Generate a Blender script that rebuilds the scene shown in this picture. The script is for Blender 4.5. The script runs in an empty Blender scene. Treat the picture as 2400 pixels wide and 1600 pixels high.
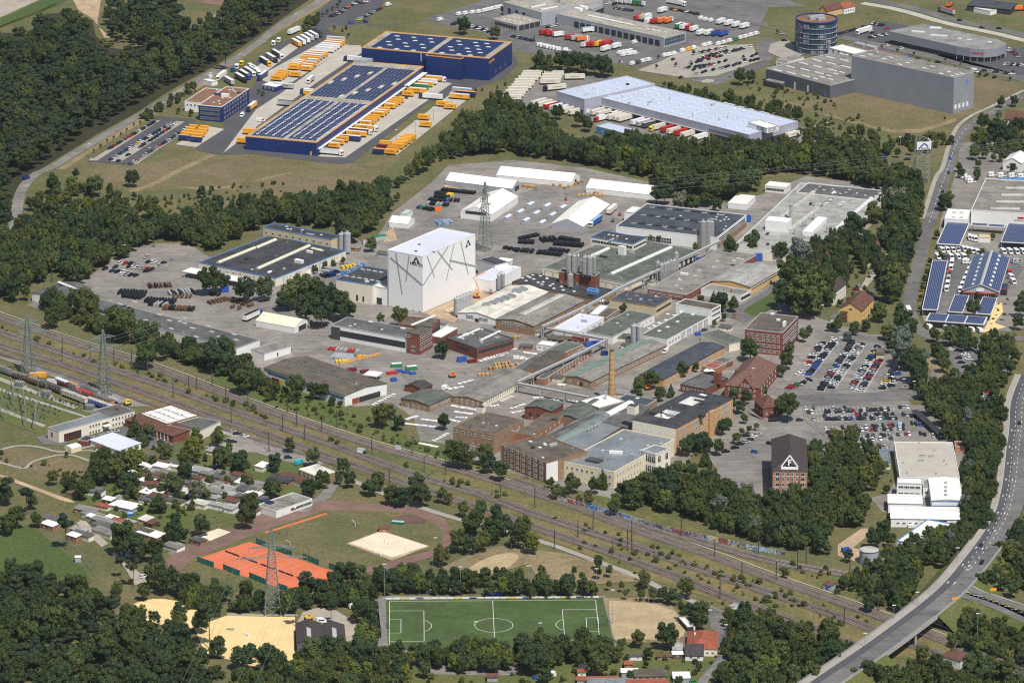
import bpy,bmesh,math,random
from mathutils import Vector,Matrix
from math import cos,sin,pi,atan2,hypot,radians
Vc,rg,en,rnd_u=Vector,range,enumerate,random.uniform
random.seed(7)
S=bpy.context.scene
COL=S.collection
FPX,TH,HC=11200.0,radians(17.7),822.0
DC=HC/math.tan(TH)
cam=bpy.data.cameras.new("camera");camo=bpy.data.objects.new("camera",cam);COL.objects.link(camo)
cam.sensor_width=36.0;cam.lens=FPX/2400*36;cam.clip_start=10;cam.clip_end=30000
camo.location=(0,-DC,HC);camo.rotation_euler=(pi/2-TH,0,0)
S.camera=camo
SUN_EL,SUN_AZ=radians(58),radians(26)
w=bpy.data.worlds.new("World");S.world=w;w.use_nodes=True
nt=w.node_tree
sk=nt.nodes.new("ShaderNodeTexSky");sk.sky_type='NISHITA';sk.sun_disc=False
sk.sun_elevation=SUN_EL;sk.sun_rotation=pi-SUN_AZ
sk.air_density=1.0;sk.dust_density=1.5;sk.ozone_density=1.0
nt.links.new(sk.outputs[0],nt.nodes["Background"].inputs[0]);nt.nodes["Background"].inputs[1].default_value=0.085
sl=bpy.data.lights.new("sun",'SUN');sl.energy=4.7;sl.angle=radians(0.53);sl.color=(1,.955,.88)
so=bpy.data.objects.new("sun",sl);COL.objects.link(so)
sdir=Vc((sin(SUN_AZ)*cos(SUN_EL),-cos(SUN_AZ)*cos(SUN_EL),sin(SUN_EL)))
so.rotation_euler=(-sdir).to_track_quat('-Z','Y').to_euler();so.location=sdir*1500
S.view_settings.view_transform='Standard';S.view_settings.look='None';S.view_settings.exposure=0.0;S.view_settings.gamma=1
cy=S.cycles
cy.max_bounces=4;cy.diffuse_bounces=2;cy.glossy_bounces=2;cy.transmission_bounces=2;cy.volume_bounces=0;cy.transparent_max_bounces=4
cy.caustics_reflective=False;cy.caustics_refractive=False;cy.use_denoising=False
cy.pixel_filter_type='BLACKMAN_HARRIS';cy.filter_width=1.15
CT,ST=cos(TH),sin(TH)
def G(p,z=0.0):
 u,v=p[0]-1200,800-p[1]
 dx,dy,dz=u,FPX*CT+v*ST,-FPX*ST+v*CT
 t=(z-HC)/dz
 return Vc((dx*t,dy*t-DC,z))
def PROJ(P):
 x,y,z=P[0],P[1]+DC,P[2]-HC
 zc=y*CT-z*ST;yc=y*ST+z*CT
 return(1200+FPX*x/zc,800-FPX*yc/zc)
def scl(P):return FPX/((P[1]+DC)*CT-(P[2]-HC)*ST)
def pp(s):
 out,k=[],None
 for tok in s.split():
  if ':' in tok:
   a,tok=tok.split(':');k=int(a)if a not in 'FS' else a
   if not tok:continue
  x,y=map(float,tok.split(','))
  if k=='F':out.append((x/.98,y/.98))
  elif k=='S':out.append((x,y))
  else:out.append((600*(k%4)+x/3.92,400*(k//4)+y/3.92))
 return out
def height(base,top):
 b=G(base);lo,hi=0,120
 for _ in rg(40):
  m=(lo+hi)/2
  if PROJ((b.x,b.y,m))[1]>top[1]:lo=m
  else:hi=m
 return lo
MATS={}
def mat(name,col,rough=.85,var=.18,scale=.25,spec=.25,metal=0.0,kind=None,extra=None):
 if name in MATS:return MATS[name]
 m=bpy.data.materials.new(name);m.use_nodes=True;MATS[name]=m
 nt=m.node_tree;n=nt.nodes;L=nt.links.new;b=n["Principled BSDF"]
 b.inputs['Roughness'].default_value=rough;b.inputs['Metallic'].default_value=metal
 b.inputs['Specular IOR Level'].default_value=spec
 c=(*col,1)
 if var<=0 and kind is None:
  b.inputs['Base Color'].default_value=c;return m
 geo=n.new('ShaderNodeNewGeometry')
 def noise(sc,det=3,rough_=.6,vec=None):
  t=n.new('ShaderNodeTexNoise');t.inputs['Scale'].default_value=sc;t.inputs['Detail'].default_value=det;t.inputs['Roughness'].default_value=rough_
  L(vec or geo.outputs['Position'],t.inputs['Vector']);return t.outputs['Fac']
 def ramp(f,a,b_,lo=0.35,hi=.65):
  r=n.new('ShaderNodeMapRange');r.inputs[1].default_value=lo;r.inputs[2].default_value=hi;L(f,r.inputs[0])
  mx=n.new('ShaderNodeMix');mx.data_type='RGBA';L(r.outputs[0],mx.inputs[0])
  for i,q in((6,a),(7,b_)):
   if isinstance(q,tuple):mx.inputs[i].default_value=(*q[:3],1)
   else:L(q,mx.inputs[i])
  return mx.outputs[2]
 def sh(cc,k):return tuple(min(1,x*k)for x in cc)
 if kind=='ground':
  a=ramp(noise(.016,5),sh(col,1-var),sh(extra,1),.42,.58)
  b2=ramp(noise(.07,6,.75),sh(extra,1.1),sh(col,1.05),.4,.6)
  mx=n.new('ShaderNodeMix');mx.data_type='RGBA';mx.inputs[0].default_value=.5;L(a,mx.inputs[6]);L(b2,mx.inputs[7])
  f=ramp(noise(.5,5,.8),(.6,.6,.56),(1.35,1.33,1.28),.32,.68)
  mu=n.new('ShaderNodeMix');mu.data_type='RGBA';mu.blend_type='MULTIPLY';mu.inputs[0].default_value=1;L(mx.outputs[2],mu.inputs[6]);L(f,mu.inputs[7])
  out=mu.outputs[2]
 elif kind=='leaf':
  oi=n.new('ShaderNodeObjectInfo')
  a=ramp(oi.outputs['Random'],col,extra,0,1)
  fr=n.new('ShaderNodeMath');fr.operation='MULTIPLY';fr.inputs[1].default_value=7.31;L(oi.outputs['Random'],fr.inputs[0]);f2=n.new('ShaderNodeMath');f2.operation='FRACT';L(fr.outputs[0],f2.inputs[0])
  t=ramp(f2.outputs[0],(1.1,1.0,.82),(.84,.98,1.12),0,1);m0=n.new('ShaderNodeMix');m0.data_type='RGBA';m0.blend_type='MULTIPLY';m0.inputs[0].default_value=1;L(a,m0.inputs[6]);L(t,m0.inputs[7]);a=m0.outputs[2]
  f=ramp(noise(1.3,2,.6),(.6,.62,.6),(1.45,1.42,1.3),.32,.68)
  mu=n.new('ShaderNodeMix');mu.data_type='RGBA';mu.blend_type='MULTIPLY';mu.inputs[0].default_value=1;L(a,mu.inputs[6]);L(f,mu.inputs[7])
  out=mu.outputs[2]
 else:
  src=geo.outputs['Position']
  a=ramp(noise(scale,5,.65,src),sh(col,1-var),sh(col,1+var))
  f=ramp(noise(scale*7,3,.6,src),sh((1,1,1),1-var*.5),(1+var*.5,)*3)
  mu=n.new('ShaderNodeMix');mu.data_type='RGBA';mu.blend_type='MULTIPLY';mu.inputs[0].default_value=1;L(a,mu.inputs[6]);L(f,mu.inputs[7])
  out=mu.outputs[2]
  if kind=='slabs':
   def mul(a_,b_):
    q=n.new('ShaderNodeMix');q.data_type='RGBA';q.blend_type='MULTIPLY';q.inputs[0].default_value=1;L(a_,q.inputs[6]);L(b_,q.inputs[7]);return q.outputs[2]
   mp=n.new('ShaderNodeMapping');mp.inputs['Rotation'].default_value=(0,0,-.32);L(geo.outputs['Position'],mp.inputs['Vector'])
   v=n.new('ShaderNodeTexVoronoi');v.distance='CHEBYCHEV';v.inputs['Scale'].default_value=.045;L(mp.outputs[0],v.inputs['Vector']);sx=n.new('ShaderNodeSeparateColor');L(v.outputs['Color'],sx.inputs[0])
   out=mul(out,ramp(sx.outputs[0],(.84,.84,.85),(1.1,1.09,1.07),0,1))
   out=mul(out,ramp(noise(.11,6,.7),(.62,.61,.6),(1,1,1),.30,.44))
   br=n.new('ShaderNodeTexBrick');br.inputs['Scale'].default_value=.09;br.inputs['Mortar Size'].default_value=.012;br.inputs['Color1'].default_value=br.inputs['Color2'].default_value=(1,1,1,1);br.inputs['Mortar'].default_value=(.8,.8,.8,1);L(mp.outputs[0],br.inputs['Vector']);out=mul(out,br.outputs['Color'])
   sc_=n.new('ShaderNodeMapping');sc_.inputs['Scale'].default_value=(.02,.35,1);sc_.inputs['Rotation'].default_value=(0,0,-1.1);L(geo.outputs['Position'],sc_.inputs['Vector']);out=mul(out,ramp(noise(1,4,.6,sc_.outputs[0]),(.86,.86,.86),(1.04,1.04,1.04),.38,.6))
  if kind=='felt':
   tc=n.new('ShaderNodeTexCoord');br=n.new('ShaderNodeTexBrick');br.inputs['Scale'].default_value=1;br.inputs['Brick Width'].default_value=9;br.inputs['Row Height'].default_value=1.9;br.inputs['Mortar Size'].default_value=.05
   br.inputs['Color1'].default_value=(.86,.86,.86,1);br.inputs['Color2'].default_value=(1.12,1.12,1.1,1);br.inputs['Mortar'].default_value=(.74,.74,.74,1);L(tc.outputs['UV'],br.inputs['Vector'])
   for b_ in(br.outputs['Color'],ramp(noise(.17,6,.72),(.72,.71,.7),(1.08,1.08,1.08),.36,.5),ramp(noise(.5,3,.6),(1.3,1.3,1.28),(1,1,1),.26,.36)):
    q=n.new('ShaderNodeMix');q.data_type='RGBA';q.blend_type='MULTIPLY';q.inputs[0].default_value=1;L(out,q.inputs[6]);L(b_,q.inputs[7]);out=q.outputs[2]
  if kind in('grid','ribs'):
   tc=n.new('ShaderNodeTexCoord');uvv=tc.outputs['UV']
   if kind=='grid':
    br=n.new('ShaderNodeTexBrick');br.offset=0;br.inputs['Scale'].default_value=1;br.inputs['Mortar Size'].default_value=extra[2]
    br.inputs['Brick Width'].default_value=extra[0];br.inputs['Row Height'].default_value=extra[1];br.inputs['Mortar Smooth'].default_value=.1
    br.inputs['Color1'].default_value=br.inputs['Color2'].default_value=(0,0,0,1);br.inputs['Mortar'].default_value=(1,1,1,1)
    L(uvv,br.inputs['Vector']);L2=ramp(br.outputs['Color'],out,extra[3],0,1);out=L2
   elif kind=='ribs':
    wv=n.new('ShaderNodeTexWave');wv.wave_type='BANDS';wv.bands_direction='X';wv.inputs['Scale'].default_value=extra;L(uvv,wv.inputs['Vector'])
    mm=ramp(wv.outputs['Fac'],(.95,.95,.955),(1.02,1.02,1.02),0,1)
    m3=n.new('ShaderNodeMix');m3.data_type='RGBA';m3.blend_type='MULTIPLY';m3.inputs[0].default_value=1;L(out,m3.inputs[6]);L(mm,m3.inputs[7]);out=m3.outputs[2]
 L(out,b.inputs['Base Color'])
 return m
M={}
def defm(k,*a,**kw):M[k]=mat(k,*a,**kw)
defm('meadow',(.165,.140,.070),kind='ground',extra=(.082,.098,.036),var=.05)
defm('dry',(.30,.235,.145),kind='ground',extra=(.17,.135,.07),var=.1)
defm('brownfield',(.20,.155,.092),kind='ground',extra=(.115,.108,.05),var=.1)
defm('lawn',(.075,.115,.030),kind='ground',extra=(.058,.088,.026),var=.08)
defm('scrub',(.078,.118,.028),kind='ground',extra=(.125,.120,.045),var=.1)
defm('forestfloor',(.045,.042,.022),kind='ground',extra=(.03,.036,.016),var=.1)
defm('railgrass',(.215,.165,.070),kind='ground',extra=(.078,.100,.030),var=.05)
defm('asphalt',(.16,.155,.152),var=.15,scale=.06,kind='slabs')
defm('bC',(.083,.084,.092),var=.10,scale=.05)
defm('aO',(.225,.212,.196),var=.17,scale=.05,kind='slabs')
defm('yard',(.25,.232,.208),var=.17,scale=.035,kind='slabs')
defm('concrete',(.43,.40,.345),var=.10,scale=.08)
defm('pave',(.33,.305,.265),var=.12,scale=.1)
defm('gravel',(.36,.32,.26),var=.16,scale=.1)
defm('ballast',(.112,.084,.066),var=.3,scale=.12)
defm('ballast_light',(.135,.104,.084),var=.26,scale=.12)
defm('sandpit',(.70,.60,.46),var=.08,scale=.1)
defm('drysand',(.40,.31,.185),var=.16,scale=.07)
defm('ridesand',(.72,.54,.265),var=.07,scale=.1)
defm('earth',(.42,.31,.20),var=.2,scale=.1)
defm('clay',(.60,.155,.070),var=.08,scale=.08)
defm('cinder',(.19,.120,.096),var=.18,scale=.08)
defm('cinder_dark',(.13,.075,.065),var=.16,scale=.08)
defm('pitch',(.062,.098,.030),var=.22,scale=.04)
defm('paint',(.74,.74,.72),var=.08,scale=.6)
defm('kerb',(.45,.44,.42),var=.08)
defm('bitumen',(.050,.053,.060),var=.22,scale=.12,kind='felt')
defm('aL',(.105,.108,.105),var=.2,scale=.10,kind='felt')
defm('aT',(.105,.118,.100),var=.18,scale=.10,kind='felt')
defm('aM',(.115,.100,.080),var=.2,scale=.10,kind='felt')
defm('aW',(.060,.070,.085),var=.14,scale=.10,kind='felt')
defm('aK',(.215,.205,.185),var=.16,scale=.08,kind='felt')
defm('aY',(.31,.31,.295),var=.15,scale=.07,kind='felt')
defm('aZ',(.335,.310,.265),var=.13,scale=.08,kind='felt')
defm('bE',(.215,.115,.075),var=.18,scale=.15)
defm('roof_lilac',(.47,.53,.66),var=.05,scale=.05,rough=.6)
defm('aU',(.60,.62,.70),var=.05,scale=.05,rough=.6)
defm('aC',(.74,.73,.70),var=.06,scale=.1,rough=.6)
defm('aP',(.58,.555,.49),var=.07,scale=.1,kind='felt')
defm('roof_greenish',(.235,.315,.270),var=.14,scale=.1,kind='felt')
defm('aX',(.19,.21,.22),var=.2,scale=.06,rough=.5,spec=.4)
defm('roof_teal',(.38,.52,.50),var=.08)
defm('bD',(.29,.085,.050),var=.2,scale=.5)
defm('aN',(.125,.060,.045),var=.22,scale=.5)
defm('bA',(.060,.048,.048),var=.2,scale=.5)
defm('tile_villa',(.155,.085,.066),var=.22,scale=.6)
defm('tent',(.79,.77,.70),var=.05,scale=.15)
defm('tent_cream',(.76,.69,.52),var=.08,scale=.12)
defm('white',(.78,.78,.76),var=.04,scale=.2,rough=.6)
defm('bF',(.83,.83,.82),var=.02,scale=.2,rough=.6,kind='grid',extra=(6,1.1,.022,(.70,.70,.70)))
defm('cream',(.70,.63,.46),var=.05,scale=.3)
defm('aF',(.76,.71,.58),var=.05,scale=.3)
defm('beige',(.58,.49,.31),var=.08,scale=.3)
defm('yellow_wall',(.66,.42,.16),var=.06,scale=.3)
defm('aD',(.20,.072,.050),var=.2,scale=.6)
defm('aR',(.31,.155,.092),var=.16,scale=.6)
defm('aG',(.285,.19,.122),var=.18,scale=.5)
defm('bG',(.50,.30,.14),var=.13,scale=.5)
defm('bH',(.43,.21,.135),var=.14,scale=.5)
defm('navy',(.010,.030,.145),var=.07,scale=.1,rough=.5,spec=.4,kind='ribs',extra=.9)
defm('navy_box',(.012,.035,.16),var=.1,rough=.5,spec=.4)
defm('aS',(.80,.36,.03),var=.03)
defm('grey_clad',(.265,.280,.315),var=.05,scale=.1,rough=.5,spec=.4,kind='ribs',extra=.7)
defm('bI',(.115,.120,.145),var=.07,scale=.1,rough=.5,spec=.4,kind='ribs',extra=.7)
defm('aJ',(.36,.38,.42),var=.06,scale=.1,rough=.5)
defm('lilac_wall',(.37,.38,.46),var=.05,scale=.1,rough=.55,kind='ribs',extra=.6)
defm('aA',(.72,.72,.70),var=.05)
defm('aB',(.40,.40,.40),var=.06)
defm('aH',(.07,.07,.075),var=.08)
defm('aI',(.10,.24,.47),var=.04)
defm('glass',(.020,.026,.032),var=0,rough=.12,spec=.6)
defm('glass_blue',(.035,.07,.11),var=0,rough=.1,spec=.7)
defm('dome',(.66,.67,.66),var=.04,rough=.35,spec=.5)
defm('dome_yellow',(.66,.64,.46),var=.06,rough=.4,spec=.4)
defm('aV',(.50,.51,.52),var=.05)
defm('aE',(.045,.045,.05),var=.1)
defm('door_red',(.26,.06,.04),var=.1)
defm('steel',(.36,.37,.38),var=.12,scale=.8,rough=.45,spec=.5)
defm('steel_silo',(.40,.40,.395),var=.10,scale=.5,rough=.38,spec=.5,metal=.35)
defm('galv',(.27,.29,.28),var=.1)
defm('bB',(.19,.23,.21),var=.1)
defm('rustmast',(.11,.10,.085),var=.15)
defm('rail',(.46,.43,.40),var=.2,rough=.4,spec=.5)
defm('sleeper',(.098,.075,.060),var=.2)
defm('solar',(.016,.028,.105),var=.12,scale=.3,rough=.25,spec=.5,kind='grid',extra=(1.0,1.7,.07,(.23,.26,.36)))
defm('bJ',(.020,.032,.105),var=.12,scale=.3,rough=.3,spec=.5)
defm('tyre',(.020,.020,.022),var=0)
defm('carglass',(.018,.022,.028),var=0,rough=.1,spec=.6)
defm('black',(.018,.018,.022),var=.2,scale=.7)
defm('pipe_black',(.014,.015,.018),var=.1,rough=.5)
defm('wood',(.42,.25,.11),var=.2,scale=.8)
defm('aQ',(.13,.075,.045),var=.2,scale=.8)
defm('pallet',(.55,.34,.15),var=.2,scale=.8)
defm('hoarding',(.30,.31,.30),var=.3,scale=.3)
defm('bK',(.02,.16,.13),var=.12)
defm('bark',(.10,.075,.055),var=.2,scale=.8)
defm('bark_pine',(.16,.095,.06),var=.2,scale=.8)
PAINTS=dict(k=('black',(.012,.012,.014)),d=('dark blue',(.015,.028,.075)),g=('dark grey',(.075,.08,.085)),s=('silver',(.42,.43,.45)),w=('white',(.80,.80,.79)),r=('red',(.46,.028,.022)),b=('blue',(.025,.10,.40)),y=('yellow',(.78,.55,.04)),e=('green',(.03,.22,.08)),t=('beige',(.50,.44,.34)),o=('orange',(.78,.20,.03)),l=('light blue',(.30,.48,.66)),c=('cream white',(.70,.66,.56)),a=('amber',(.86,.40,.03)),m=('dark red',(.16,.016,.02)),n=('navy',(.012,.035,.16)),p=('magenta',(.42,.03,.18)),q=('turquoise',(.03,.48,.58)),f=('lime green',(.45,.66,.05)))
for k_,(nm_,c_)in PAINTS.items():
 MATS['paint_'+k_]=None;del MATS['paint_'+k_]
 M['P'+k_]=mat('paint_'+k_,c_,rough=.32,var=.05,scale=.8,spec=.5)
def link(o,parent=None):
 COL.objects.link(o)
 if parent is not None:o.parent=parent
 return o
def tag(o,label=None,cat=None,group=None,kind=None):
 if label:o['label']=label
 if cat:o['category']=cat
 if group:o['group']=group
 if kind:o['kind']=kind
 return o
def empty(name,loc,rz=0.0):
 o=bpy.data.objects.new(name,None);o.empty_display_size=.5;COL.objects.link(o)
 o.location=loc;o.rotation_euler=(0,0,rz);return o
class MB:
 """collects shapes, several materials, and becomes one mesh"""
 def __init__(s):s.v,s.f,s.m,s.uv=[],[],[],[]
 def quad(s,pts,mi=0,uv=None):
  b=len(s.v);s.v+=[tuple(p)for p in pts];s.f.append(tuple(rg(b,b+len(pts))));s.m.append(mi)
  s.uv.append(uv)
 def box(s,x0,x1,y0,y1,z0,z1,mi=0,top=None,bottom=True):
  P=[(x0,y0,z0),(x1,y0,z0),(x1,y1,z0),(x0,y1,z0),(x0,y0,z1),(x1,y0,z1),(x1,y1,z1),(x0,y1,z1)]
  t=mi if top is None else top
  for f,k in(((0,1,5,4),mi),((1,2,6,5),mi),((2,3,7,6),mi),((3,0,4,7),mi),((4,5,6,7),t))+((((3,2,1,0),mi),)if bottom else()):
   s.quad([P[i]for i in f],k)
 def beam(s,a,b,r,mi=0,r2=None,up=Vc((0,0,1))):
  a,b=Vc(a),Vc(b);d=(b-a)
  if d.length<1e-6:return
  d.normalize();x=d.cross(up)
  if x.length<1e-3:x=d.cross(Vc((1,0,0)))
  x.normalize();y=d.cross(x);r2=r if r2 is None else r2
  A=[a+(x*i+y*j)*r for i,j in((-1,-1),(1,-1),(1,1),(-1,1))]
  B=[b+(x*i+y*j)*r2 for i,j in((-1,-1),(1,-1),(1,1),(-1,1))]
  for i in rg(4):s.quad([A[i],A[(i+1)%4],B[(i+1)%4],B[i]],mi)
  s.quad(A[::-1],mi);s.quad(B,mi)
 def cyl(s,c,r,z0,z1,n=14,mi=0,r2=None,top=None,cap=True):
  r2=r if r2 is None else r2
  A=[(c[0]+r*cos(i*2*pi/n),c[1]+r*sin(i*2*pi/n),z0)for i in rg(n)]
  B=[(c[0]+r2*cos(i*2*pi/n),c[1]+r2*sin(i*2*pi/n),z1)for i in rg(n)]
  for i in rg(n):s.quad([A[i],A[(i+1)%n],B[(i+1)%n],B[i]],mi)
  if cap:s.quad(B,mi if top is None else top)
 def mesh(s,name,mats):
  me=bpy.data.meshes.new(name);me.from_pydata(s.v,[],s.f)
  for m in mats:me.materials.append(m)
  if len(mats)>1:me.polygons.foreach_set('material_index',s.m)
  if any(u is not None for u in s.uv):
   ul=me.uv_layers.new(name='UV');i=0
   for f,u in zip(s.f,s.uv):
    for j in rg(len(f)):
     if u is not None:ul.data[i].uv=u[j]
     i+=1
  me.update();return me
 def obj(s,name,mats,parent=None,loc=None,rz=0):
  o=bpy.data.objects.new(name,s.mesh(name,mats if isinstance(mats,(list,tuple))else[mats]));link(o,parent)
  if loc is not None:o.location=loc
  o.rotation_euler=(0,0,rz);return o
def inst(me,name,parent=None,loc=(0,0,0),rz=0.0):
 o=bpy.data.objects.new(name,me);link(o,parent);o.location=loc;o.rotation_euler=(0,0,rz);return o
def ltr_(text,size,m,parent,loc,rot,name='lettering',ext=.04):
 c=bpy.data.curves.new(name,'FONT');c.body=text;c.size=size;c.extrude=ext;c.align_x='CENTER';c.align_y='CENTER'
 c.materials.append(m);t_=bpy.data.objects.new(name,c);me=bpy.data.meshes.new_from_object(t_);bpy.data.objects.remove(t_);o=bpy.data.objects.new(name,me);link(o,parent);o.location=loc;o.rotation_euler=rot;return o
ORD=['first','second','third','fourth','fifth','sixth','seventh','eighth','ninth','tenth','eleventh','twelfth','thirteenth','fourteenth','fifteenth','sixteenth','seventeenth','eighteenth','nineteenth','twentieth']+[f'twenty-{x}' for x in('first','second','third','fourth','fifth','sixth','seventh','eighth','ninth')]+['thirtieth']+[f'thirty-{x}' for x in('first','second','third','fourth','fifth','sixth','seventh','eighth','ninth')]
NL={}
def zu(z):
 NL[z]=NL.get(z,-1)+1;return z+NL[z]*.0015
def tri_fill(pts):
 from mathutils.geometry import tessellate_polygon
 return tessellate_polygon([[Vc((p[0],p[1],0))for p in pts]])
def sheet(name,s,m,z,smooth=0):
 pts=[G(p)for p in(pp(s)if isinstance(s,str)else s)];z=zu(z)
 if smooth:pts=chaikin(pts,smooth,True)
 me=bpy.data.meshes.new(name);me.from_pydata([(p.x,p.y,z)for p in pts],[],[t for t in tri_fill(pts)]);me.materials.append(M[m])
 bm=bmesh.new();bm.from_mesh(me)
 for f in bm.faces:
  if f.normal.z<0:f.normal_flip()
 bm.to_mesh(me);bm.free()
 o=bpy.data.objects.new(name,me);link(o);return tag(o,kind='structure')
def chaikin(P,n=2,closed=False):
 for _ in rg(n):
  Q=[]
  rng=rg(len(P))if closed else rg(len(P)-1)
  if not closed:Q.append(P[0])
  for i in rng:
   a,b=P[i],P[(i+1)%len(P)];Q+=[a*.75+b*.25,a*.25+b*.75]
  if not closed:Q.append(P[-1])
  P=Q
 return P
def ofl(P,d):
 out=[]
 for i,p in en(P):
  a=P[max(i-1,0)];b=P[min(i+1,len(P)-1)];t=Vc((b.x-a.x,b.y-a.y,0)).normalized()
  out.append(p+Vc((-t.y,t.x,0))*d)
 return out
def ribbon_mb(mb,P,w0,w1,z,mi=0,zs=None):
 A,B=ofl(P,w0),ofl(P,w1)
 for i in rg(len(P)-1):
  za,zb=(z,z)if zs is None else(z+zs[i],z+zs[i+1])
  mb.quad([(A[i].x,A[i].y,za),(A[i+1].x,A[i+1].y,zb),(B[i+1].x,B[i+1].y,zb),(B[i].x,B[i].y,za)],mi)
def ribbon(name,P,w0,w1,z,m):
 mb=MB();ribbon_mb(mb,P,w0,w1,zu(z));mb.f=[f[::-1]for f in mb.f]
 o=mb.obj(name,M[m]);return tag(o,kind='structure')
def line(s,n=2):
 return chaikin([G(p)for p in(pp(s)if isinstance(s,str)else s)],n)
def dashes(mb,P,off,wid,z,on,gap):
 Q=ofl(P,off);acc=0;state=True;cur=[Q[0]];left=on
 for i in rg(len(Q)-1):
  a,b=Q[i],Q[i+1];d=(b-a).length;pos=0
  while d-pos>left:
   pos+=left;p=a.lerp(b,pos/d)
   if state:cur.append(p);ribbon_mb(mb,cur,-wid/2,wid/2,z)
   state=not state;cur=[p];left=on if state else gap
  left-=d-pos;cur.append(b)
SHARED={}
def shared(key,fn):
 if key not in SHARED:SHARED[key]=fn()
 return SHARED[key]
def window_mesh(w_,h_,fr,gl,mull=1):
 def f():
  mb=MB();a,b=w_/2,h_/2;t=min(.12,w_*.12)
  mb.quad([(-a,-.03,-b),(a,-.03,-b),(a,-.03,b),(-a,-.03,b)],1)
  for x0,x1,z0,z1 in((-a,-a+t,-b,b),(a-t,a,-b,b),(-a+t,a-t,b-t,b),(-a+t,a-t,-b,-b+t*1.3)):
   mb.box(x0,x1,-.10,0,z0,z1,0)
  for i in rg(mull):
   x=-a+(i+1)*w_/(mull+1);mb.box(x-t*.35,x+t*.35,-.08,0,-b+t,b-t,0)
  return mb.mesh('window',[M[fr],M[gl]])
 return shared(('win',w_,h_,fr,gl,mull),f)
BLDS=[]
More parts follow.
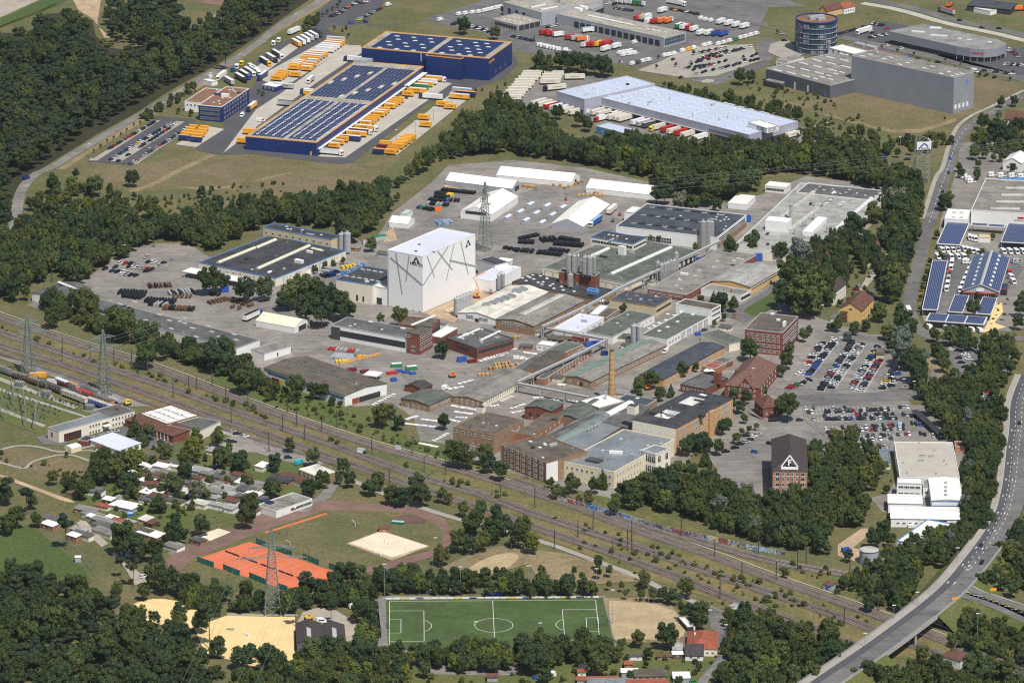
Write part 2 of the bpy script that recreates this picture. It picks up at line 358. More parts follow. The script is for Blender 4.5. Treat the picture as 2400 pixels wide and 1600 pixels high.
class Bld:
 def __init__(s,name,label,roof3,h,wall='white',roof='bitumen',kind='flat',rise=2.0,ridge='x',cat='building',trim='aB',par=.3,over=.35,group=None,z0=0.0,depth=None,width=None,tw=.26,wells=''):
  A,B,C=pp(roof3)[:3]
  if isinstance(h,str):h=height(pp(h)[0],B)
  s.h=h
  a,b,c=G(A,h),G(B,h),G(C,h)
  e1,e2=(b-a).xy,(c-b).xy
  if e1.x*e2.y-e1.y*e2.x<0:
   a,c=c,a;e1,e2=(b-a).xy,(c-b).xy
  if e1.length>=e2.length:x=e1.normalized();y=Vc((-x.y,x.x));Lx=e1.length;Ly=e2.dot(y)
  else:y=e2.normalized();x=Vc((y.y,-y.x));Ly=e2.length;Lx=e1.dot(x)
  if depth:Ly=depth
  if width:Lx=width
  s.L,s.W=Lx,Ly
  cen=b.xy-x*Lx/2+y*Ly/2
  s.rz=atan2(x.y,x.x);s.c=Vc((cen.x,cen.y,0));s.x,s.y=x,y
  s.root=empty(name,(cen.x,cen.y,0),s.rz);tag(s.root,label,cat,group)
  s.z0=z0;hx,hy=Lx/2,Ly/2
  s.kind,s.rise,s.ridge=kind,rise,ridge;BLDS.append(s)
  mb=MB()
  def face(p,q,top=None):
   l=math.dist(p,q);zt=h if top is None else top
   mb.quad([(*p,z0),(*q,z0),(*q,zt),(*p,zt)],0,[(0,0),(l,0),(l,zt-z0),(0,zt-z0)])
  cs=[(-hx,-hy),(hx,-hy),(hx,hy),(-hx,hy)]
  for i in rg(4):face(cs[i],cs[(i+1)%4])
  R=MB();ov=over
  if kind=='gable':
   if ridge=='x':
    for sx in(-1,1):mb.quad([(sx*hx,-hy*sx,h),(sx*hx,hy*sx,h),(sx*hx,0,h+rise)])
    k=rise/hy
    for sy in(-1,1):
     s._slab(R,(-hx-ov,sy*(hy+ov),h-k*ov),(hx+ov,sy*(hy+ov),h-k*ov),(hx+ov,0,h+rise),(-hx-ov,0,h+rise))
   else:
    for sy in(-1,1):mb.quad([(hx*sy,sy*hy,h),(-hx*sy,sy*hy,h),(0,sy*hy,h+rise)])
    k=rise/hx
    for sx in(-1,1):
     s._slab(R,(sx*(hx+ov),-hy-ov,h-k*ov),(sx*(hx+ov),hy+ov,h-k*ov),(0,hy+ov,h+rise),(0,-hy-ov,h+rise))
  elif kind=='hip':
   q=min(hx,hy)*.95;X,Y=hx+ov,hy+ov
   if hx>=hy:r0,r1=(-hx+q,0,h+rise),(hx-q,0,h+rise)
   else:r0,r1=(0,-hy+q,h+rise),(0,hy-q,h+rise)
   P=[(-X,-Y,h),(X,-Y,h),(X,Y,h),(-X,Y,h)]
   fs=[[P[0],P[1],r1,r0],[P[1],P[2],r1],[P[2],P[3],r0,r1],[P[3],P[0],r0]]if hx>=hy else[[P[0],P[1],r0],[P[1],P[2],r1,r0],[P[2],P[3],r1],[P[3],P[0],r0,r1]]
   for f in fs:R.quad(f)
   R.quad([(p[0],p[1],h-.02)for p in P[::-1]])
  elif kind=='shed':
   z1=h+rise
   if ridge=='x':
    mb.quad([(hx,-hy,h),(hx,hy,h),(hx,hy,z1)]);mb.quad([(-hx,hy,h),(-hx,-hy,h),(-hx,hy,z1)]);mb.quad([(hx,hy,h),(-hx,hy,h),(-hx,hy,z1),(hx,hy,z1)])
    s._slab(R,(-hx-ov,-hy-ov,h),(hx+ov,-hy-ov,h),(hx+ov,hy+ov,z1),(-hx-ov,hy+ov,z1))
   else:
    mb.quad([(-hx,-hy,h),(hx,-hy,h),(-hx,-hy,z1)]);mb.quad([(hx,hy,h),(-hx,hy,h),(-hx,hy,z1)]);mb.quad([(-hx,hy,h),(-hx,-hy,h),(-hx,-hy,z1),(-hx,hy,z1)])
    s._slab(R,(hx+ov,-hy-ov,h),(hx+ov,hy+ov,h),(-hx-ov,hy+ov,z1),(-hx-ov,-hy-ov,z1))
  elif kind=='arch':
   n=10
   ax=hy if ridge=='x' else hx;ln=hx if ridge=='x' else hy
   pr=[(-ax*cos(i*pi/n),h+rise*sin(i*pi/n))for i in rg(n+1)]
   for i in rg(n):
    (p,z),(q,zq)=pr[i],pr[i+1]
    f=[(-ln,p,z),(-ln,q,zq),(ln,q,zq),(ln,p,z)]if ridge=='x' else[(p,-ln,z),(p,ln,z),(q,ln,zq),(q,-ln,zq)]
    R.quad(f[::-1]if ridge=='x' else f)
   for e in(-1,1):mb.quad([((e*ln,p,z)if ridge=='x' else(p,e*ln,z))for p,z in pr])
  else:
   t=tw;xs,ys,ho=[-hx+t,hx-t],[-hy+t,hy-t],[]
   for p in pp(wells):
    d=(G(p,h)-s.c).xy;px_,py_=d.dot(x),d.dot(y);ho.append((px_-Lx*.16,px_+Lx*.16,py_-6.5,py_+6.5))
   for q in ho:xs+=q[:2];ys+=q[2:]
   xs.sort();ys.sort()
   for x0,x1 in zip(xs,xs[1:]):
    for y0,y1 in zip(ys,ys[1:]):
     if not any(q[0]<(x0+x1)/2<q[1]and q[2]<(y0+y1)/2<q[3]for q in ho):R.quad([(x0,y0,h-.25),(x1,y0,h-.25),(x1,y1,h-.25),(x0,y1,h-.25)],0,[(x0,y0),(x1,y0),(x1,y1),(x0,y1)])
   for q in ho:
    W2=MB();z=h-5;P=[(q[0],q[2]),(q[1],q[2]),(q[1],q[3]),(q[0],q[3])]
    for i in rg(4):W2.quad([(*P[(i+1)%4],z),(*P[i],z),(*P[i],h),(*P[(i+1)%4],h)])
    W2.quad([(*p,z)for p in P]);W2.obj('light_well',M['white'],s.root)
  mb.obj('wall',M[wall],s.root)
  if kind=='flat':
   s.roof=R.obj('roof',M[roof],s.root)
   t,o=tw,.05;p=MB()
   for x0,x1,y0,y1 in((-hx-o,hx+o,-hy-o,-hy+t),(-hx-o,hx+o,hy-t,hy+o),(-hx-o,-hx+t,-hy+t,hy-t),(hx-t,hx+o,-hy+t,hy-t)):
    p.box(x0,x1,y0,y1,h-.35,h+par*.6)
   p.obj('parapet',M[trim],s.roof)
  else:
   s.roof=R.obj('roof',M[roof],s.root)
 def _slab(s,R,a,b,c,d,t=.18):
  u=[Vc(p)for p in(a,b,c,d)];n=(u[1]-u[0]).cross(u[3]-u[0])
  if n.z<0:u=[u[1],u[0],u[3],u[2]]
  l=(u[1]-u[0]).length;w_=(u[3]-u[0]).length
  dn=[p-Vc((0,0,t))for p in u];up=[p+Vc((0,0,.06))for p in u]
  R.quad(up,0,[(0,0),(l,0),(l,w_),(0,w_)])
  for i in rg(4):R.quad([dn[i],dn[(i+1)%4],up[(i+1)%4],up[i]],0)
  R.quad(dn[::-1],0)
 def rz_at(s,x,y):
  if s.kind=='gable':
   return s.h+s.rise*(1-(abs(y)/(s.W/2)if s.ridge=='x' else abs(x)/(s.L/2)))+.07
  if s.kind=='shed':
   return s.h+s.rise*(((y+s.W/2)/s.W)if s.ridge=='x' else((s.L/2-x)/s.L))+.07
  return s.h-.25
 def loc(s,p,z):
  d=(G(p,z)-s.c).xy;return d.dot(s.x),d.dot(s.y)
 def rpt(s,p):
  x,y=s.loc(p,s.h)
  for _ in rg(4):x,y=s.loc(p,s.rz_at(x,y))
  return x,y
 def dist(s,side):return(s.W if side%2==0 else s.L)/2
 def uv(s,side,p):
  a=s.rz+side*pi/2;n=Vc((sin(a),-cos(a),0));t=Vc((cos(a),sin(a),0))
  q=s.c+n*s.dist(side);o=Vc((0,-DC,HC));g=G(p);d=g-o
  k=(q-o).dot(n)/d.dot(n);P=o+d*k
  return(P-s.c).dot(t),P.z
 def put(s,side,u,z,me,name,out=0.0,parent=None):
  a=side*pi/2;d=s.dist(side)+out
  return inst(me,name,parent or s.root,(u*cos(a)+d*sin(a),u*sin(a)-d*cos(a),z),a)
 def win(s,side,line_,n,w_=1.2,h_=1.4,fr='aA',gl='glass',mull=1,skip=''):
  p=pp(line_);(u0,z0),(u1,z1)=s.uv(side,p[0]),s.uv(side,p[1]);z=(z0+z1)/2
  me=window_mesh(w_,h_,fr,gl,mull)
  for i in rg(n):
   if i<len(skip)and skip[i]=='-':continue
   s.put(side,u0+(u1-u0)*(i/(n-1)if n>1 else .5),z,me,'window')
 def winr(s,side,n,zs,w_=1.2,h_=1.4,fr='aA',gl='glass',mull=1,u=(.06,.94)):
  """rows of windows spread over a side, at the heights zs"""
  ln=s.L if side%2==0 else s.W;me=window_mesh(w_,h_,fr,gl,mull)
  for z in zs:
   for i in rg(n):
    s.put(side,-ln/2+ln*(u[0]+(u[1]-u[0])*((i+.5)/n)),z,me,'window')
 def panel(s,side,rect,m,name='door',th=.08,par=None):
  p=pp(rect);(u0,z0),(u1,z1)=s.uv(side,p[0]),s.uv(side,p[1])
  return s.pnm(side,u0,u1,z0,z1,m,name,th)
 def pnm(s,side,u0,u1,z0,z1,m,name='door',th=.08):
  a,b=abs(u1-u0)/2,abs(z1-z0)/2
  mb=MB();mb.box(-a,a,-th,0,-b,b);me=mb.mesh(name,[M[m]])
  return s.put(side,(u0+u1)/2,(z0+z1)/2,me,name)
 def band(s,side,u0,u1,z0,z1,n,fr='aA',gl='glass',name='window_band',rows=1):
  """a glazed band: u0,u1 as shares of the side; n panes between real mullions"""
  ln=s.L if side%2==0 else s.W;x0,x1=-ln/2+ln*u0,-ln/2+ln*u1;mb=MB()
  mb.quad([(x0,-.03,z0),(x1,-.03,z0),(x1,-.03,z1),(x0,-.03,z1)],1)
  for i in rg(n+1):
   x=x0+(x1-x0)*i/n;mb.box(x-.07,x+.07,-.11,0,z0,z1,0)
  for j in rg(rows+1):
   z=z0+(z1-z0)*j/rows;mb.box(x0,x1,-.10,0,z-.07,z+.07,0)
  return s.put(side,0,0,mb.mesh(name,[M[fr],M[gl]]),name)
 def bandpx(s,side,rect,n,**kw):
  p=pp(rect);(u0,z0),(u1,z1)=s.uv(side,p[0]),s.uv(side,p[1]);ln=s.L if side%2==0 else s.W
  a,b=sorted((u0/ln+.5,u1/ln+.5));c,d=sorted((z0,z1));return s.band(side,a,b,c,d,n,**kw)
 def doors(s,side,n,w_,h_,m='aV',u=(.05,.95),name='loading_door',z=0.0):
  ln=s.L if side%2==0 else s.W
  def f():
   mb=MB();mb.box(-w_/2,w_/2,-.08,0,0,h_)
   for x0,x1,z0,z1 in((-w_/2-.15,-w_/2,0,h_+.15),(w_/2,w_/2+.15,0,h_+.15),(-w_/2,w_/2,h_,h_+.15)):mb.box(x0,x1,-.14,0,z0,z1,1)
   return mb.mesh(name,[M[m],M['aH']])
  me=shared(('door',w_,h_,m,name),f)
  for i in rg(n):s.put(side,-ln/2+ln*(u[0]+(u[1]-u[0])*((i+.5)/n)),z,me,name)
 def sky(s,pts,lx=1.5,ly=1.5,hz=.5,m='dome',base='aB',name='skylight',rot=0,fn=None):
  P=[fn]if fn else[s.rpt(p)for p in pp(pts)]
  me=skylight_mesh(lx,ly,hz,m,base,name)
  for x,y in P:
   o=inst(me,name,s.roof,(x,y,s.rz_at(x,y)),rot)
   s._tilt(o,x,y)
 def _tilt(s,o,x,y):
  if s.kind=='gable':
   if s.ridge=='x':o.rotation_euler.x=-math.copysign(math.atan(s.rise/(s.W/2)),y)
   else:o.rotation_euler.y=math.copysign(math.atan(s.rise/(s.L/2)),x)
  elif s.kind=='shed':
   if s.ridge=='x':o.rotation_euler.x=math.atan(s.rise/s.W)
   else:o.rotation_euler.y=math.atan(s.rise/s.L)
 def skygrid(s,nx,ny,lx=1.5,ly=1.5,ux=(.08,.92),uy=(.1,.9),skip=0.0,stagger=False,**kw):
  for i in rg(nx):
   for j in rg(ny):
    if random.random()<skip:continue
    fx=ux[0]+(ux[1]-ux[0])*(i+.5+(.5 if stagger and j%2 else 0))/nx
    fy=uy[0]+(uy[1]-uy[0])*(j+.5)/ny
    if fx>.98:continue
    s.sky('',lx,ly,fn=(-s.L/2+s.L*fx,-s.W/2+s.W*fy),**kw)
 def strip(s,line_,wid=2.2,hz=.8,m='dome_yellow',n=8):
  """a barrel rooflight: n humps in a row, one part"""
  (x0,y0),(x1,y1)=[s.rpt(p)for p in pp(line_)];ln=hypot(x1-x0,y1-y0);mb=MB();a=atan2(y1-y0,x1-x0)
  mb.box(-ln/2-.15,ln/2+.15,-wid/2-.15,wid/2+.15,0,.3,1)
  k=6
  for i in rg(n):
   xa,xb=-ln/2+ln*i/n+.1,-ln/2+ln*(i+1)/n-.1
   pr=[(-wid/2*cos(t*pi/k),.28+hz*sin(t*pi/k))for t in rg(k+1)]
   for t in rg(k):mb.quad([(xa,*pr[t]),(xb,*pr[t]),(xb,*pr[t+1]),(xa,*pr[t+1])],0)
   mb.quad([(xa,*q)for q in pr],1);mb.quad([(xb,*q)for q in pr[::-1]],1)
  x,y=(x0+x1)/2,(y0+y1)/2
  o=mb.obj('rooflight',[M[m],M['aB']],s.roof,(x,y,s.rz_at(x,y)),a)
  return o
 def box(s,pts,lx,ly,hz,m='steel',name='roof_unit',rot=0,top=None,z=None):
  for p in pp(pts):
   x,y=s.rpt(p);mb=MB();mb.box(-lx/2,lx/2,-ly/2,ly/2,0,hz,0,1 if top else None)
   mb.obj(name,[M[m],M[top or m]],s.roof,(x,y,s.rz_at(x,y)if z is None else z),rot)
 def vent(s,pts,r=.35,hz=1.6,m='steel',name='vent_pipe'):
  for p in pp(pts):
   x,y=s.rpt(p);mb=MB();mb.cyl((0,0),r,0,hz,8);mb.cyl((0,0),r*1.5,hz,hz+.3,8,r2=r*.6)
   mb.obj(name,[M[m]],s.roof,(x,y,s.rz_at(x,y)))
def clutter(b,n):
 for _ in rg(n):
  x,y=rnd_u(-.44,.44)*b.L,rnd_u(-.44,.44)*b.W;t=random.random();z=b.rz_at(x,y)
  if t<.5:o=inst(shared('vp',lambda:(lambda m_:(m_.cyl((0,0),.22,0,.9,7),m_.cyl((0,0),.38,.9,1.15,7,r2=.15),m_.mesh('vent_pipe',[M['steel']]))[2])(MB())),'vent_pipe',b.roof,(x,y,z))
  elif t<.75:inst(skylight_mesh(1.3,1.3,.5,'dome','aB','skylight'),'skylight',b.roof,(x,y,z))
  else:mb=MB();lx=rnd_u(.8,2.6);mb.box(-lx,lx,-.7,.7,0,rnd_u(.5,1.4));mb.obj('roof_unit',M[random.choice(('steel','aB','bitumen','white'))],b.roof,(x,y,z),random.choice((0,1.571)))
def skylight_mesh(lx,ly,hz,m,base,name):
 def f():
  mb=MB();a,b=lx/2,ly/2
  mb.box(-a,a,-b,b,0,hz*.5,1)
  i=min(a,b)*.35;e=.08;z0,z1=hz*.5,hz
  P=[(-a+e,-b+e,z0),(a-e,-b+e,z0),(a-e,b-e,z0),(-a+e,b-e,z0)];Q=[(-a+i,-b+i,z1),(a-i,-b+i,z1),(a-i,b-i,z1),(-a+i,b-i,z1)]
  for k in rg(4):mb.quad([P[k],P[(k+1)%4],Q[(k+1)%4],Q[k]],0)
  mb.quad(Q,0);return mb.mesh(name,[M[m],M[base]])
 return shared(('sky',lx,ly,hz,m,base),f)
def silo(label,p,r,zb,zt,m='steel_silo',group=None,name='silo'):
 g=G(pp(p)[0],zt);o=empty(name,(g.x,g.y,0));tag(o,label,'silo',group)
 mb=MB();n=16;mb.cyl((0,0),r,zb+1.2,zt-.7,n)
 for k in rg(int((zt-zb)//3)):mb.cyl((0,0),r+.06,zb+2+k*3,zb+2.15+k*3,n,cap=False)
 mb.cyl((0,0),r,zt-.7,zt,n,r2=r*.35);mb.obj('shell',M[m],o)
 mb=MB();mb.cyl((0,0),r*.3,zt,zt+.7,8);mb.obj('filter_cap',M['aB'],o)
 mb=MB()
 for a in rg(4):mb.beam((r*.8*cos(a*1.571+.78),r*.8*sin(a*1.571+.78),zb),(r*.8*cos(a*1.571+.78),r*.8*sin(a*1.571+.78),zb+1.4),.12)
 mb.cyl((0,0),.4,zb+.5,zb+1.2,10,r2=r*.9,cap=False)
 mb.obj('stand',M['galv'],o)
 mb=MB();mb.beam((-r-.18,-.22,zb),(-r-.18,-.22,zt),.04);mb.beam((-r-.18,.22,zb),(-r-.18,.22,zt),.04)
 for k in rg(int(zt-zb)):mb.beam((-r-.18,-.22,zb+k+.5),(-r-.18,.22,zb+k+.5),.025)
 mb.obj('ladder',M['galv'],o);return o
def pylon(label,base,h,arms,wb=3.6,m='bB',rz=0.0,name='lattice_pylon',wt=.6,r=.15):
 g=G(pp(base)[0]);o=empty(name,(g.x,g.y,0),rz);tag(o,label,'pylon')
 mb=MB();zs=[0];z=0
 def wd(z):return wb*(1-z/h)**.9*.9+wt*.5+(0 if z>2 else 0)
 while z<h-1:z+=max(1.6,wd(z)*1.25);zs.append(min(z,h))
 cn=[(-1,-1),(1,-1),(1,1),(-1,1)]
 for a,b in zip(zs,zs[1:]):
  wa,wb2=wd(a),wd(b)
  for i in rg(4):
   p,q=cn[i],cn[(i+1)%4]
   mb.beam((p[0]*wa,p[1]*wa,a),(p[0]*wb2,p[1]*wb2,b),r)
   mb.beam((p[0]*wa,p[1]*wa,a),(q[0]*wb2,q[1]*wb2,b),r*.55);mb.beam((q[0]*wa,q[1]*wa,a),(p[0]*wb2,p[1]*wb2,b),r*.55)
   mb.beam((p[0]*wb2,p[1]*wb2,b),(q[0]*wb2,q[1]*wb2,b),r*.5)
 mb.obj('lattice_mast',M[m],o)
 for z,half in arms:
  mb=MB();w0=wd(z)
  for sx in(-1,1):
   tip=Vc((sx*half,0,z))
   for sy in(-1,1):
    mb.beam((sx*w0,sy*w0,z),tip,r*.7);mb.beam((sx*w0,sy*w0,z+1.6),tip,r*.6)
   for k in rg(1,5):
    t=k/5;mb.beam(Vc((sx*w0,-w0,z)).lerp(tip,t),Vc((sx*w0,w0,z+1.6)).lerp(tip,t),r*.4)
   for t in(.55,1.0):
    x=sx*(w0+(half-w0)*t);mb.beam((x,0,z),(x,0,z-2.2),.09)
  mb.obj('cross_arm',M[m],o)
 mb=MB()
 for p in cn:mb.box(p[0]*wd(0)-.6,p[0]*wd(0)+.6,p[1]*wd(0)-.6,p[1]*wd(0)+.6,0,.5)
 mb.obj('footing',M['concrete'],o);return o
def wire(name,label,pts,r=.035,sag=4.0,group=None):
 mb=MB()
 for a,b in zip(pts,pts[1:]):
  n=12 if sag>1 else 2;P=[a.lerp(b,i/n)-Vc((0,0,sag*4*i/n*(1-i/n)))for i in rg(n+1)]
  for p,q in zip(P,P[1:]):mb.beam(p,q,r)
 return tag(mb.obj(name,M['galv']),label,'wire',group)
def car_meshes(kind,pk):
 def f():
  L_,W_,H_=dict(hatch=(4.1,1.76,1.48),sedan=(4.6,1.8,1.44),estate=(4.7,1.8,1.5),suv=(4.5,1.85,1.68),van=(5.0,1.92,1.98))[kind]
  a,b=L_/2,W_/2;zb=.88 if kind!='van' else 1.05
  prof=dict(hatch=(-.46,-.36,.08,.25),sedan=(-.34,-.2,.1,.26),estate=(-.47,-.4,.1,.26),suv=(-.46,-.38,.1,.26),van=(-.49,-.46,.22,.36))[kind]
  x0,x1,x2,x3=[p*L_ for p in prof]
  mb=MB()
  ring=[(-a,-b*.8),(-a*.93,-b*.97),(a*.86,-b*.97),(a,-b*.74),(a,b*.74),(a*.86,b*.97),(-a*.93,b*.97),(-a,b*.8)]
  hood=zb-.12
  for z0,z1,k0,k1 in((.25,.55,.97,1.0),(.55,hood,1.0,.965)):
   for i in rg(8):
    p,q=ring[i],ring[(i+1)%8];mb.quad([(p[0]*k0,p[1]*k0,z0),(q[0]*k0,q[1]*k0,z0),(q[0]*k1,q[1]*k1,z1),(p[0]*k1,p[1]*k1,z1)],0)
  mb.quad([(p[0]*.965,p[1]*.965,hood)for p in ring],0)
  bw=b*.88;rw=b*.70
  mb.box(x0,x3,-bw,bw,hood-.01,zb,0,bottom=False)
  mb.quad([(x1,-rw,H_),(x2,-rw,H_),(x2,rw,H_),(x1,rw,H_)],0)
  for x in(-a*.62,a*.64):
   for sy in(-1,1):
    n=8;r=.32;c=[(x+r*cos(i*pi/4),r+r*sin(i*pi/4))for i in rg(n)]
    mb.quad([(p[0],sy*b*.99,p[1])for p in(c if sy<0 else c[::-1])],1)
    for i in rg(n):mb.quad([(c[i][0],sy*b*.99,c[i][1]),(c[(i+1)%n][0],sy*b*.99,c[(i+1)%n][1]),(c[(i+1)%n][0],sy*b*.7,c[(i+1)%n][1]),(c[i][0],sy*b*.7,c[i][1])],1)
  body=mb.mesh('car',[M['P'+pk],M['tyre']])
  g=MB();e=.012;z1=H_-.02
  B_=[(x0,-bw),(x3,-bw),(x3,bw),(x0,bw)];T_=[(x1,-rw),(x2,-rw),(x2,rw),(x1,rw)]
  for i in rg(4):g.quad([(*B_[i],zb+e),(*B_[(i+1)%4],zb+e),(*T_[(i+1)%4],z1),(*T_[i],z1)],0)
  for t in(.42,):
   for sy in(-1,1):
    xm=x0+(x3-x0)*t;xn=x1+(x2-x1)*t
    g.quad([(xm-.06,sy*(bw+.01),zb),(xm+.06,sy*(bw+.01),zb),(xn+.06,sy*(rw+.01),z1),(xn-.06,sy*(rw+.01),z1)][::sy*-1 or 1],1)
  return body,g.mesh('windows',[M['carglass'],M['P'+pk]])
 return shared(('car',kind,pk),f)
ALLCARS=[]
def car(px,heading,pk,label,kind=None,z=0.0,group='parked cars',loc=None):
 g=loc if loc is not None else G(px,z+.7);g=Vc((g.x,g.y,z+.24))
 ALLCARS.append((g,heading,pk,label,kind or random.choice(['hatch','hatch','sedan','estate','estate','suv']),group))
def hdg(s):
 a,b=[G(p)for p in pp(s)[:2]];return atan2(b.y-a.y,b.x-a.x)
def vlerp(a,b,t):return(a[0]+(b[0]-a[0])*t,a[1]+(b[1]-a[1])*t)
def carrow(where,s,cols,heading=None,group='parked cars',end='far',bays=None,flip=None):
 """cars along a line in the photo; cols: one letter per bay, '-' is an empty bay"""
 p0,p1=[G(p,.7)for p in pp(s)[:2]];n=len(cols);d=p1-p0
 if heading is None:heading=atan2(d.y,d.x)+pi/2
 k=0;tot=sum(c!='-' for c in cols)
 for i,c in en(cols):
  if c=='-':continue
  P=p0+d*(i/(n-1)if n>1 else .5);h=heading+rnd_u(-.025,.025)+(pi if random.random()<.5 else 0)
  P=P+Vc((cos(heading),sin(heading),0))*rnd_u(-.35,.35)
  nm=PAINTS[c][0];k+=1
  car(None,h,c,f'{nm} car, {ORD[k - 1]} from {end} end in {where}',loc=P,group=group)
 if bays is not None:
  hx=Vc((cos(heading),sin(heading),0));st=d/max(n-1,1)
  for i in rg(n+1):
   c=p0+st*(i-.5);a=c-hx*2.5;b=c+hx*2.5;t=d.normalized()*.09
   bays.quad([(a-t)[:2]+(.262,),(a+t)[:2]+(.262,),(b+t)[:2]+(.262,),(b-t)[:2]+(.262,)])
  e=hx*2.5*(1 if flip is None else flip);a=p0-st*.5+e;b=p1+st*.5+e;t=hx*.09
  bays.quad([(a-t)[:2]+(.266,),(b-t)[:2]+(.266,),(b+t)[:2]+(.266,),(a+t)[:2]+(.266,)])
def wheel_set(mb,xs,b,r=.5,mi=0):
 for x in xs:
  for sy in(-1,1):
   n=10;c=[(x+r*cos(i*2*pi/n),r+r*sin(i*2*pi/n))for i in rg(n)]
   y0,y1=sy*b,sy*(b-.35)
   mb.quad([(p[0],y0,p[1])for p in(c if sy<0 else c[::-1])],mi)
   for i in rg(n):mb.quad([(c[i][0],y0,c[i][1]),(c[(i+1)%n][0],y0,c[(i+1)%n][1]),(c[(i+1)%n][0],y1,c[(i+1)%n][1]),(c[i][0],y1,c[i][1])],mi)
def box_mesh(L_,H_,pk,tp,z0=1.15,W_=2.52,text=None):
 def f():
  mb=MB();mb.box(-L_/2,L_/2,-W_/2,W_/2,z0,z0+H_,0,1)
  n=int(L_/1.3)
  for i in rg(n+1):
   x=-L_/2+L_*i/n
   for sy in(-1,1):mb.box(x-.05,x+.05,sy*W_/2-.03,sy*W_/2+.03,z0,z0+H_-.02,0)
  for sy in(-1,1):mb.box(-L_/2-.02,L_/2+.02,sy*W_/2-.05,sy*W_/2+.05,z0+H_-.12,z0+H_+.03,0)
  return mb.mesh('cargo_box',[M['P'+pk],M['P'+tp]])
 return shared(('box',L_,H_,pk,tp,z0,W_),f)
def chassis_mesh(L_,axles,z0=1.15):
 def f():
  mb=MB();mb.box(-L_/2+.2,L_/2-.2,-.45,.45,.75,z0,0)
  wheel_set(mb,axles,1.2);mb.box(L_/2-3.2,L_/2-3.0,-.9,.9,0,.9)
  return mb.mesh('chassis',[M['tyre']])
 return shared(('chs',L_,tuple(axles),z0),f)
def cab_mesh(pk):
 def f():
  mb=MB();b=1.22
  pr=[(-1.1,.55),(1.1,.55),(1.15,1.7),(.95,3.0),(.4,3.55),(-1.1,3.75),(-1.1,.55)][:6]
  for sy in(-1,1):mb.quad([(x,sy*b,z)for x,z in(pr if sy<0 else pr[::-1])],0)
  for i in rg(6):
   (x0,z0),(x1,z1)=pr[i],pr[(i+1)%6];mb.quad([(x0,-b,z0),(x0,b,z0),(x1,b,z1),(x1,-b,z1)][::-1],0)
  mb.quad([(1.165,-1.05,1.75),(1.165,1.05,1.75),(.98,1.05,2.85),(.98,-1.05,2.85)],1)
  for sy in(-1,1):mb.quad([(.1,sy*(b+.01),1.75),(1.0,sy*(b+.01),1.75),(.85,sy*(b+.01),2.7),(.1,sy*(b+.01),2.7)][::1 if sy<0 else-1],1)
  mb.box(-1.1,1.15,-b+.05,b-.05,.35,.6,2)
  wheel_set(mb,(.35,),b,.5,2);wheel_set(mb,(-2.6,),b,.5,2);mb.box(-3.4,-1.1,-.5,.5,.7,1.0,2)
  return mb.mesh('cab',[M['P'+pk],M['carglass'],M['tyre']])
 return shared(('cab',pk),f)
